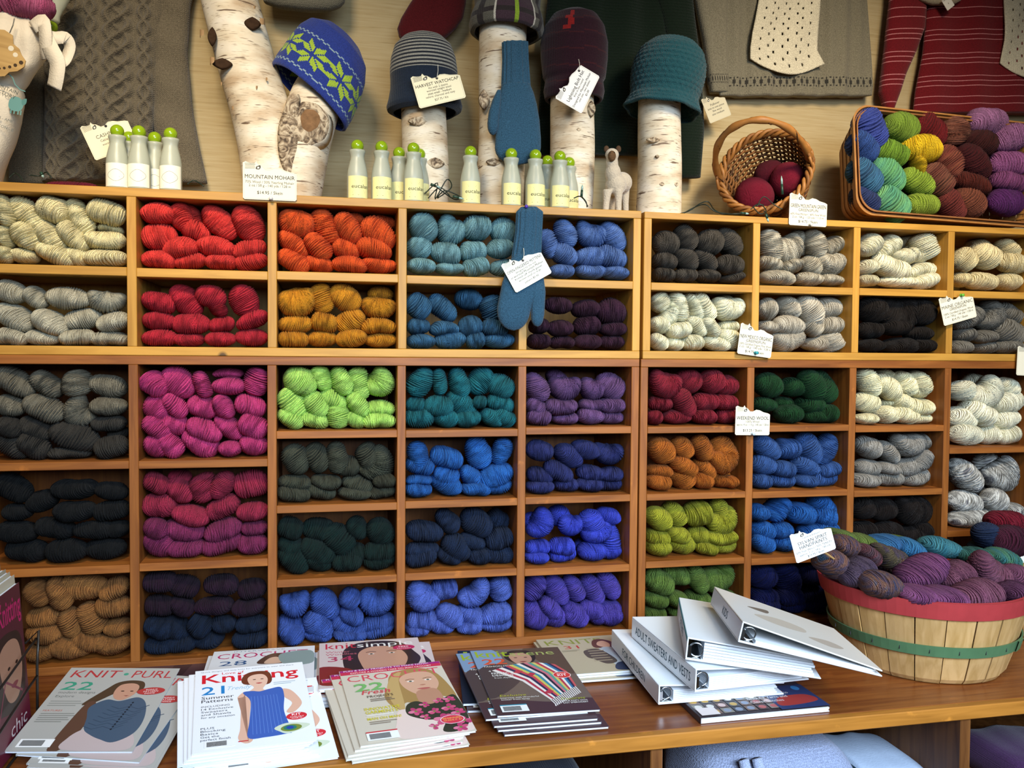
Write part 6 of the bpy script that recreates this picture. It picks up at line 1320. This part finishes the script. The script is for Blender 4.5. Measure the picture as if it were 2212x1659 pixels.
def d_ks(p, h):
    p.rect(0, 0, 100, h, '6e5e52'); p.blob([(60, h), (100, h), (100, h-70), (84, h-60), (66, h-30)], '5a4838'); p.blob([(0, h), (24, h), (30, h-30), (0, h-50)], '7e97b4'); p.blob([(0, h-55), (28, h-40), (40, h-80), (0, 36)], '4c3f3c'); p.blob([(0, 0), (100, 0), (100, 26), (60, 22), (0, 34)], '4a3436')
    p.blob([(34, h-24), (40, h-8), (54, h-4), (66, h-10), (68, h-26), (60, h-40), (44, h-40)], '2e2622')
    p.blob([(40, h-18), (50, h-12), (62, h-18), (62, h-34), (52, h-44), (44, h-40), (40, h-30)], 'b58a74'); p.oval(46, h-25, 2, 0.9, '30201a'); p.oval(57, h-25, 2, 0.9, '30201a'); p.blob([(48, h-36), (52, h-35), (56, h-36), (52, h-38)], '7e3a38')
    p.text('knit', 4, h-20, 17, '9aae22', width=36, bold=0.03); p.text('scene', 41, h-20, 13, 'a2ac62', width=50)
    p.text('22', 8, h-40, 15, 'd2542c', width=26, bold=0.04); p.text('FASHION-HOT', 8, h-47, 3.6, 'ece6da', width=30)
    cs = ['e4dcd6', 'b03848', 'e8e0d8', '303050', 'c84a50', 'c8c060', '3a8a9a', 'e4dcd6', '2a2838', 'c8707c', '5a9a8a', 'd0c06a', 'b83a48', 'e4e0d8', '3878a0', '38304a', 'c85858']
    for i, c in enumerate(cs):
        f0, f1 = i/len(cs), (i+1)/len(cs)
        a = (14+70*f0, h-56+16*math.sin(f0*2.6)); b = (14+70*f1, h-56+16*math.sin(f1*2.6)); cc = (58+34*f1, 26+28*f1); d = (58+34*f0, 26+28*f0)
        p.poly([a, ((a[0]+d[0])/2+4, (a[1]+d[1])/2+8), d, cc, ((b[0]+cc[0])/2+4, (b[1]+cc[1])/2+8), b], c)
    for i in range(16): f = i/16; p.line([(58+34*f, 26+28*f), (60+33*f, 17+28*f), (58+34*f+1.5, 12+27*f)], 1.3, 'e0d8d4')
    for (x, y) in ((40, h-62), (52, h-70), (60, 44)): p.poly([(x-5, y-2), (x+1, y-5), (x+6, y+1), (x+1, y+4)], 'b83848')
    p.text('4', 10, h-60, 4, 'f0ece4'); p.text('PERFECT', 12, h-66, 4.2, 'f0ece4', width=22, bold=0.02); p.text('DESIGNS', 12, h-71.5, 4.2, 'f0ece4', width=22, bold=0.02); p.text('from Alyson', 13, h-77, 3.4, 'd8d4cc', width=20); p.text('Exclusive', 10, 38, 4.6, 'b8b43c', width=26, slant=0.2); p.text('Interview with Wonderful', 10, 33.5, 3, 'e8e4dc', width=38); p.text('knitter from Gray', 10, 29.6, 3, 'e8e4dc', width=28)
    p.oval(84, h-76, 9.5, 8, 'f0dcd8'); p.oval(84, h-76, 8.8, 7.3, 'd24038'); p.text('WIN A', 84, h-73.6, 2.4, 'fff2ee', align='c'); p.text('KIT', 84, h-79, 5, 'fff2ee', align='c', bold=0.03)
    p.text('Decorate', 68, 24, 5, 'a8b030', width=24, slant=0.2); p.text('YOUR KNITS WITH', 68, 19.5, 3, 'f0ece4', width=25); p.text('EASY EMBROIDERY', 68, 15.6, 3, 'f0ece4', width=25)
    p.rect(6, 18, 32, 20, '2a8aa0'); p.barcode(6, 5, 26, 13, 8)
def d_si(p, h):
    p.blob([(22, h-46), (26, h-20), (40, h-6), (64, h-4), (82, h-14), (92, h-40), (96, h-64), (80, h-90), (30, h-90)], '3a2a22'); p.blob([(38, h-36), (48, h-22), (64, h-20), (78, h-30), (84, h-60), (70, h-96), (46, h-92), (38, h-60)], 'c8987e')
    for x in (50, 70): p.line([(x-5, h-36), (x, h-34), (x+5, h-36)], 1.2, '4a3226'); p.oval(x, h-41, 3.2, 1.3, 'e8e0d8'); p.oval(x, h-41, 1.4, 1.3, '3a5048')
    p.text('knit', 6, h-20, 17, 'c8323c', width=30); p.text('simple', 37, h-20, 14, 'f2f0ec', width=56)
    p.text('Winter', 6, h-32, 5.6, 'c86a78', width=24); p.text('Woollies', 6, h-39, 5.6, 'c86a78', width=30); p.text('34', 8, h-56, 14, 'b83a5a', width=24); p.blob([(0, 10), (26, 10), (30, h-80), (0, h-70)], '8a2e22')
    p.oval(83, h-28, 11, 7.4, 'c02c5c'); p.text('FREE', 83, h-27.4, 3.6, 'f8e0e8', align='c'); p.text('PATTERN', 83, h-32, 2.4, 'f8e0e8', align='c')
def d_ch(p, h):
    p.text('INTERWEAVE', 20, h-6, 3, '8a9aa4', width=50); p.text('CROCHET', 5, h-24, 15, 'c23a6c', width=88); p.blob([(46, h-44), (50, h-26), (60, h-16), (72, h-22), (76, h-44)], '5a4034'); p.blob([(52, h-44), (56, h-30), (64, h-28), (68, h-44)], 'd8b49c'); p.text('28', 9, h-44, 13, '3a5a8a', width=26)
    p.blob([(66, h-20), (96, h-14), (98, h-50), (72, h-50)], '8fa09c')
def d_nt(p, h):
    p.text('KNITS', 8, h-24, 17, '8a8f38', width=72, slant=-0.06); p.text('31', 26, h-40, 11, 'b8402e', width=18)
    p.blob([(62, h-40), (66, h-18), (76, h-12), (88, h-22), (92, h-46), (80, h-50)], '6a4434'); p.blob([(68, h-34), (72, h-22), (80, h-20), (84, h-32), (78, h-44)], 'd8ac94')
    p.blob([(66, h-46), (92, h-50), (96, 16), (70, 16)], 'c8d0d8'); p.blob([(46, h-50), (64, h-46), (72, h-66), (74, 30), (60, 24), (50, 40), (44, h-70)], '5c5044')
    for i in range(6): p.rect(48+i*0.6, 34+i*8, 70, 36.4+i*8, 'a3957c')
    p.blob([(66, 4), (100, 4), (98, 24), (74, 26)], '2c3a58'); lines(p, 20, h-46, (22, 18), 1.2, 3, '8a8068')
def d_bk(p, h):
    p.rect(0, 0, 100, h, '3a3236'); r = random.Random(3)
    for i in range(7):
        for j in range(6): p.rect(2+i*9, 4+j*9, 10+i*9, 12+j*9, r.choice(('6a4c40', '54403e', '7a6256', '48484c', '8a8478'))); p.oval(6+i*9, 8+j*9, 2.8, 2.8, r.choice(('d8b8b0', 'e0d8cc', 'b85c58', '8a94a8', 'c8a04a')), 14)
    p.rect(62, 0, 100, 40, '2c3c66'); p.blob([(66, 6), (96, 10), (92, 22), (70, 20)], 'a43a34'); p.oval(92, 34, 3, 4, '3a86c4'); p.oval(76, 30, 3, 3, 'd88a3a')
    for i in range(3): p.text(('The Knitter’s Guide to', 'Beautiful Yarns and', 'Clever Stitches')[i], 46, 26-6*i, 4, 'dcd8d4', width=(36, 32, 26)[i])
    p.rect(2, 2, 16, 14, 'e4d8d4')
BHUE = {'white': 'eef0f4'}
def pile(top_label, under_label, fl, fr, bl, z, H, t, bg, draw, n, jit, group, seed, under_draw=True, zmin=ZB, frame=None):
    r = random.Random(seed); mw, W = frame or sheet_frame(fl, fr, bl, z, H)
    z = min((mw @ Vector((x, y, 0))).z for x in (0, W) for y in (0, H))
    t = (z-zmin-0.0045)/(1.05*(n+1))
    magazine(top_label, mw, W, H, t, bg, draw, group)
    for k in range(1, n+1):
        dx, dy, da = jit[k-1] if k <= len(jit) else (r.uniform(-0.012, 0.012), r.uniform(-0.012, 0.008), r.uniform(-0.04, 0.04))
        q = mw @ Matrix.Translation((dx, dy, -t*1.05*k)) @ Matrix.Rotation(da, 4, 'Z')
        # lower copies settle flatter on the bench and never sink into it
        low = min((q @ Vector((x, y, -t))).z for x in (0, W) for y in (0, H))
        if low < zmin+0.0006: q = Matrix.Translation((0, 0, zmin+0.0006-low)) @ q
        magazine(f'{under_label}, {ORD[k-1]} copy down from the top', q, W, H, t, bg, draw if under_draw else None, group)
    return mw, W
HM = 0.315
# back rank first
pile('white CROCHET magazine half covered by the Love of Knitting pile', 'magazine under the half-covered CROCHET one', 0, 0, 0, 0, 0.27, 0, 'e6e8ec', d_ch, 4, [(-0.006, -0.004, 0.02), (0.004, 0.0, -0.02)], 'magazines at the back of the bench', 2, frame=back_frame((463, 1408), (680, 1404), -0.03, 0.27))
pile('knitsimple magazine with red and white title behind the CROCHET pile', 'magazine beneath the knitsimple one', 0, 0, 0, 0, 0.27, 0, 'd8c8c4', d_si, 4, [(0.018, -0.004, -0.03)], 'magazines at the back of the bench', 3, frame=back_frame((690, 1390), (902, 1391), -0.03, 0.27))
pile('beige KNITS magazine lying partly under the binders', 'beige magazine beneath the KNITS one', 0, 0, 0, 0, 0.23, 0, 'b8ac90', d_nt, 2, [(-0.004, 0.0, 0.01)], 'magazines at the back of the bench', 4, frame=back_frame((1158, 1382), (1325, 1372), -0.03, 0.23))
for k, (a, b, c, cl, nm) in enumerate((((180, 1500), (330, 1500), (212, 1438), 'b82a58', 'pink-titled magazine peeking out behind the KNIT PURL pile'), ((330, 1505), (440, 1500), (345, 1437), 'a02848', 'maroon-titled magazine between the KNIT PURL and Knitting piles'))):
    mw, W = flat_frame(a, b, 0.8062)
    magazine(nm, mw, max(W, 0.16), 0.24, 0.004, '4a3238', lambda p, h: (p.text('KNITTING', 4, h-20, 17, 'd04a78', width=92, bold=0.02), p.text('TRENDS', 4, 10, 12, 'c8a080', width=60), lines(p, 60, 60, (30, 26, 32), 2, 5, 'b88878')), 'magazines at the back of the bench')
# front rank
pile('grey KNIT PURL magazine, topmost of the first pile', 'KNIT PURL magazine in the first pile', 0, 0, 0, 0, 0.268, 0.006, 'aeaca6', d_kp, 3, [(0.020, -0.002, -0.10), (0.045, -0.020, -0.06), (0.05, -0.03, -0.03)], 'KNIT PURL magazines', 11, frame=tilt_frame(-0.5207, -0.426, 0.8265, -0.1406, 0.1701, 0.0300, 0.2089))
pile('white Love of Knitting magazine with a woman in blue, topmost of its pile', 'Knitting magazine in the second pile', 0, 0, 0, 0, 0.2813, 0.0052, 'f0f2f6', d_lk, 6, [(-0.006, -0.004, 0.02), (-0.012, -0.006, 0.03), (-0.022, -0.008, 0.035), (-0.014, -0.006, 0.02), (0.004, -0.008, 0.0), (0.035, -0.024, 0.03)], 'Knitting magazines', 12, frame=tilt_frame(-0.208, -0.5262, 0.8391, 0.1145, 0.1382, 0.0185, 0.2024))
pile('CROCHET magazine with a blonde woman in a flowered scarf, topmost of its pile', 'CROCHET magazine in the third pile', 0, 0, 0, 0, 0.2835, 0.0048, 'cfc4b2', d_cr, 4, [(-0.010, -0.004, 0.03), (-0.022, -0.010, 0.05), (-0.026, -0.014, 0.03), (-0.016, -0.018, 0.02)], 'CROCHET magazines', 13, frame=tilt_frame(0.0646, -0.5232, 0.8263, 0.1094, 0.1028, 0.0044, 0.2072))
pile('knitscene magazine with a striped fringed shawl, topmost of its pile', 'knitscene magazine in the fourth pile', 0, 0, 0, 0, 0.315, 0.0048, '54505c', d_ks, 4, [(-0.022, -0.002, 0.03), (-0.010, -0.022, 0.02), (-0.004, -0.030, 0.03), (0.006, -0.040, 0.02)], 'knitscene magazines', 14, frame=tilt_frame(0.317, -0.4553, 0.8294, -0.0057, 0.0445, 0.020, 0.2003))
mw, W = flat_frame((1010, 1535), (1150, 1530), 0.806)
magazine('knitscene magazine sticking out at the side of its pile', mw, 0.2, 0.27, 0.005, '5a6a86', d_ks, 'knitscene magazines')
mw, W = sheet_frame((1000, 1520), (1150, 1515), (935, 1402), 0.8125, 0.29)
magazine('dark navy magazine with a lime letter behind the knitscene pile', mw, 0.2, 0.27, 0.005, '1c2636', lambda p, h: p.text('knit', 6, h-20, 17, '9aae22', width=60, bold=0.03), 'magazines at the back of the bench')
mw, W = flat_frame((1514, 1551), (1794, 1525), 0.8125)
magazine('thick glossy book with a grid of yarn spools under the binders', mw, W, 0.22, 0.0115, '3a3236', d_bk, 'books on the bench', 'book', 'book')

# ------------------------------------------------------------------ binders
wh = plain('binder_vinyl', hexc('e9eef2'), 0.3, 0.5); met = plain('ring_chrome', hexc('b8bcc0'), 0.18, 0.6, metal=1.0); inner = plain('binder_inner', hexc('20242a'), 0.6, 0.3)
def binder(label, O, back, right, zO, zr, sp, fore, spine_text, accent=None, photo=False, pages=0.022, Ls=0.290, Lw=0.270, square=0.5):
    o = UZ(*O, zO); r = UZ(*right, zr); ex = (r-o).normalized()
    d = ray(*back).normalized(); w_ = CAMP-o; b = d.dot(w_); c = w_.dot(w_)-Ls*Ls; disc = b*b-c
    P = CAMP+d*(-b+math.sqrt(max(0, disc)))
    ey = (P-o).normalized(); dd = ex.dot(ey); k = square
    ex = (ex-ey*dd*k).normalized(); ey = (ey-ex*ey.dot(ex)).normalized(); ez = ex.cross(ey)
    mw = Matrix(((ex.x, ey.x, ez.x, o.x), (ex.y, ey.y, ez.y, o.y), (ex.z, ey.z, ez.z, o.z), (0, 0, 0, 1)))
    t = thing('ring_binder', label, 'binder', mw=mw, group='binders on the bench')
    th = 0.0028
    MB().box(0, Lw, 0, Ls, 0, th, 0.001).build('back_cover', wh, t)
    MB().box(0, th, 0, Ls, th, sp-th, 0.0008).build('spine', wh, t)
    an = math.atan2(fore-sp, Lw)
    fc = MB().box(0, Lw, 0, Ls, -th, 0, 0.001).build('front_cover', wh if not photo else plain('binder_sleeve', hexc('dcd8ce'), 0.28, 0.5), t); fc.matrix_local = Matrix.Translation((0, 0, sp)) @ Matrix.Rotation(-an, 4, 'Y')
    # page block, a wedge
    q = 0.034; z1 = th+min(pages, (sp-2*th)*0.95); z2 = th+max(0.004, min(pages, fore-2*th-0.001))
    mb = MB(); n = 6
    for i in range(n):
        a0, a1 = i/n, (i+0.8)/n; L2 = Lw-0.012-0.003*(i % 3)
        v = []
        for f in (a0, a1):
            v += [(q, 0.008, th+(z1-th)*f), (L2, 0.008, th+(z2-th)*f), (L2, Ls-0.008, th+(z2-th)*f), (q, Ls-0.008, th+(z1-th)*f)]
        mb.add(v, [(0, 3, 2, 1), (4, 5, 6, 7), (0, 1, 5, 4), (1, 2, 6, 5), (2, 3, 7, 6), (3, 0, 4, 7)])
    pb = mb.build('page_block', paper, t); pb['kind'] = 'stuff'
    MB().box(th+0.001, 0.03, 0.004, Ls-0.004, th, th+0.002).build('ring_plate', met, t)
    for y in (0.012, Ls/2, Ls-0.03):
        R = sp*0.30
        MB().tube([(0.020+R*math.cos(a), y, th+0.003+R+R*math.sin(a)) for a in np.linspace(0, 2*math.pi, 18, endpoint=False)], 0.0018, 6, closed=True).build('ring', met, t, True)
    MB().box(0.004, 0.010, 0.0035, 0.0065, th+0.004, sp*0.62).build('ring_lever', met, t)
    pr = Print(0.0002); pr.step = 0.00003
    if spine_text: pr.text(spine_text, 0, -0.5*sp*0.42, sp*0.42, '35505e', width=min(0.25, 0.0115*len(spine_text)), align='c')
    if accent: pr.rect(-Ls/2, sp*0.30, Ls/2, sp*0.5, accent)
    if len(pr.mb.v):
        pp_ = pr.build(t, 'spine_lettering'); pp_.matrix_local = Matrix(((0, 0, -1, -0.0001), (-1, 0, 0, Ls/2), (0, 1, 0, sp/2), (0, 0, 0, 1)))
    if photo:
        pr = Print(0.0001); pr.blob([(0.05, 0.11), (0.11, 0.15), (0.16, 0.14), (0.15, 0.10), (0.09, 0.085)], 'b0a698'); pr.blob([(0.15, 0.07), (0.20, 0.10), (0.225, 0.08), (0.19, 0.05)], 'a89c8e'); pr.blob([(0.05, 0.17), (0.10, 0.20), (0.09, 0.165)], '6e6256')
        pr.build(fc, 'cover_photo')
    return t
binder('white binder at the bottom of the stack, spine reading FOR CHILDREN', (1422, 1523), (1318, 1396), (1694, 1502), 0.8135, 0.8135, 0.040, 0.026, 'FOR CHILDREN')
binder('white binder with spine reading ADULT SWEATERS AND VESTS, second from bottom', (1501, 1496), (1356, 1376), (1746, 1500), 0.8545, 0.8500, 0.046, 0.030, 'ADULT SWEATERS AND VESTS', Lw=0.255, square=0.9)
binder('bulging binder with teal spine edge, third from bottom', (1480, 1425), (1426, 1327), (1764, 1478), 0.910, 0.888, 0.044, 0.036, 'PATTERNS', '3f9aa4', pages=0.034, Lw=0.255)
binder('topmost binder with faded photo cover, tilted off the stack', (1594, 1387), (1533, 1305), (1877, 1456), 0.966, 0.912, 0.040, 0.012, 'KIDS', None, True, pages=0.006, Lw=0.272, Ls=0.27)

# ------------------------------------------------------------------ wire magazine rack at the left end
rk = thing('wire_rack', 'dark wire magazine rack at the left end of the bench', 'rack', (-0.66, -0.42, ZB))
wr = plain('wire_dark', hexc('3a3632'), 0.35, 0.5, metal=0.6)
fx = U(66, 1400, -0.30).x+0.66+0.004
def rpt(px, py, y): q = U(px, py, y); return q-Vector(rk.location)
for z in (0.10, 0.17): MB().tube([(fx, 0.14, z), (fx, 0.10, z-0.004), (fx, -0.10, z-0.03), (fx, -0.14, z-0.04)], 0.0022, 6).build('front_wire', wr, rk, True)
MB().tube([(fx, 0.14, 0.002), (fx, 0.142, 0.12), (fx+0.004, 0.14, 0.185), (fx-0.02, 0.15, 0.16), (fx-0.12, 0.15, 0.16), (fx-0.12, 0.15, 0.002)], 0.0025, 6).build('frame_wire', wr, rk, True)
MB().tube([(fx-0.12, -0.14, 0.003), (fx, -0.14, 0.003), (fx, 0.14, 0.003), (fx-0.12, 0.14, 0.003)], 0.0025, 6, closed=True).build('base_wire', wr, rk, True)
def d_rk(p, h):
    p.text('VOGUE', 4, h-14, 11, 'c42a68', width=50, bold=0.03); p.text('Knitting', 46, h-26, 20, 'c42a68', width=52, bold=0.04)
    p.blob([(10, h-40), (40, h-34), (70, h-34), (92, h-44), (96, h-80), (80, h-96), (40, h-98), (12, h-80)], '3a2a26'); p.blob([(40, h-50), (60, h-40), (84, h-46), (90, h-70), (76, h-90), (52, h-86)], 'b98a70'); p.oval(60, h-62, 3, 1.4, '2a1c18'); p.oval(78, h-62, 3, 1.4, '2a1c18'); p.blob([(62, h-78), (70, h-76), (78, h-78), (70, h-81)], '8a3a40')
    p.blob([(4, 2), (98, 2), (96, h-92), (60, h-98), (20, h-94)], '6e2236'); p.text('chic', 52, 12, 12, 'e8d8d8', width=38, slant=0.2); p.line([(20, 20), (50, 60), (86, 40)], 2, '8a3a4c')
for k, (dx, cl, nm, H_) in enumerate(((0.0, '5a2a34', 'pink and maroon Vogue Knitting magazine standing in the wire rack', 0.272), (-0.008, 'c8c0a8', 'cream-edged magazine standing second in the wire rack', 0.285), (-0.016, 'bdb59c', 'cream-edged magazine standing third in the wire rack', 0.29), (-0.024, 'a8a08a', 'cream-edged magazine standing fourth in the wire rack', 0.294), (-0.034, '8a8676', 'grey magazine standing at the back of the wire rack', 0.31))):
    W = 0.21; xx = -0.66+fx-0.006+dx; y1 = -0.29+0.004*k
    mw = Matrix(((0, 0.05, 1, xx), (1, 0, 0, y1-W), (0, 1, 0, ZB+0.006), (0, 0, 0, 1)))
    mw = Matrix.Translation((xx, y1-W, ZB+0.007)) @ Matrix.Rotation(math.radians(90), 4, 'Z') @ Matrix.Rotation(math.radians(90-4), 4, 'X')
    magazine(nm, mw, W, H_, 0.006, cl, d_rk if k == 0 else None, 'magazines in the wire rack')

# ------------------------------------------------------------------ things in the bench compartments
def folded(label, cat, name, px0, px1, py0, py1, Y, hd, m, sl=None, bottom=0.521, parts=None, tilt=0.0):
    A, B = U(px0, py0, Y), U(px1, py0, Y); x0, x1 = A.x, B.x; zt = A.z
    t = thing(name, label, cat, ((x0+x1)/2, Y, bottom))
    mb = MB(); R = []
    for i in range(31):
        f = i/30; x = (x0-x1)/2+(x1-x0)*f; e = (1-abs(2*f-1)**5)**0.35; H_ = (zt-bottom)*(0.35+0.65*e)*(1-tilt*f)
        ring = []
        for j in range(28):
            a = 2*math.pi*j/28; ca, sa = math.cos(a), math.sin(a)
            ring.append((x, hd*math.copysign(abs(ca)**0.55, ca)*(0.6+0.4*e)+0.004*math.sin(9*f+3*a), H_/2+H_/2*math.copysign(abs(sa)**0.6, sa)+0.002*math.sin(14*f+a)))
        R.append(ring)
    mb.rings(R).build('folded_knit', m, t, True); return t, (x0, x1, zt)
t, (x0, x1, zt) = folded('folded blue-grey wool cardigan with buttons under the bench top', 'cardigan', 'wool_cardigan', 1470, 1800, 1592, 1659, -0.36, 0.13, knit('cardigan_blue_grey', '8f98b4', fuzz=1.2, depth=0.5, var=0.3))
bx_ = [(U(px, 1600, -0.48).x-t.location.x) for px in (1612, 1640)]
for k, x in enumerate(bx_):
    MB().tube([(x-0.004+0.001*k, -0.118, zt-0.521+0.0), (x+0.004, -0.131, (zt-0.521)*0.75), (x+0.012, -0.134, (zt-0.521)*0.45), (x+0.016, -0.132, (zt-0.521)*0.15)], 0.011, 8).build('button_band', knit('cardigan_band', '9aa3bd', fuzz=1.2), t, True)
for z in (0.82, 0.48): MB().lathe([(0.008, 0), (0.008, 0.002), (0.005, 0.003), (0.001, 0.002)], 16).build('button', plain('button_grey', hexc('8a90a0'), 0.4), t).matrix_local = Matrix.Translation((bx_[1]+0.006, -0.145, (zt-0.521)*z)) @ Matrix.Rotation(math.radians(90), 4, 'X')
folded('pale blue folded cloth beside the cardigan under the bench', 'cloth', 'folded_cloth', 1812, 1950, 1618, 1659, -0.33, 0.10, plain('cloth_pale_blue', hexc('b4c4dc'), 0.85, 0.1, bump=0.3, bscale=200), bottom=0.60, tilt=0.35)
folded('dark teal folded cloth under the pale blue one', 'cloth', 'folded_cloth', 1770, 1930, 1640, 1659, -0.34, 0.11, plain('cloth_dark_teal', hexc('22323c'), 0.9, 0.1, bump=0.4, bscale=160), bottom=0.521)
folded('purple knit bundle in the last bench compartment', 'cloth', 'folded_cloth', 2130, 2300, 1606, 1659, -0.30, 0.12, knit('cloth_purple', '4a2a52'), tilt=0.1)
folded('dark navy knit bundle in the bench compartment below the striped shawl magazine', 'cloth', 'folded_cloth', 1060, 1260, 1652, 1700, -0.30, 0.12, knit('cloth_navy', '1c2236'))
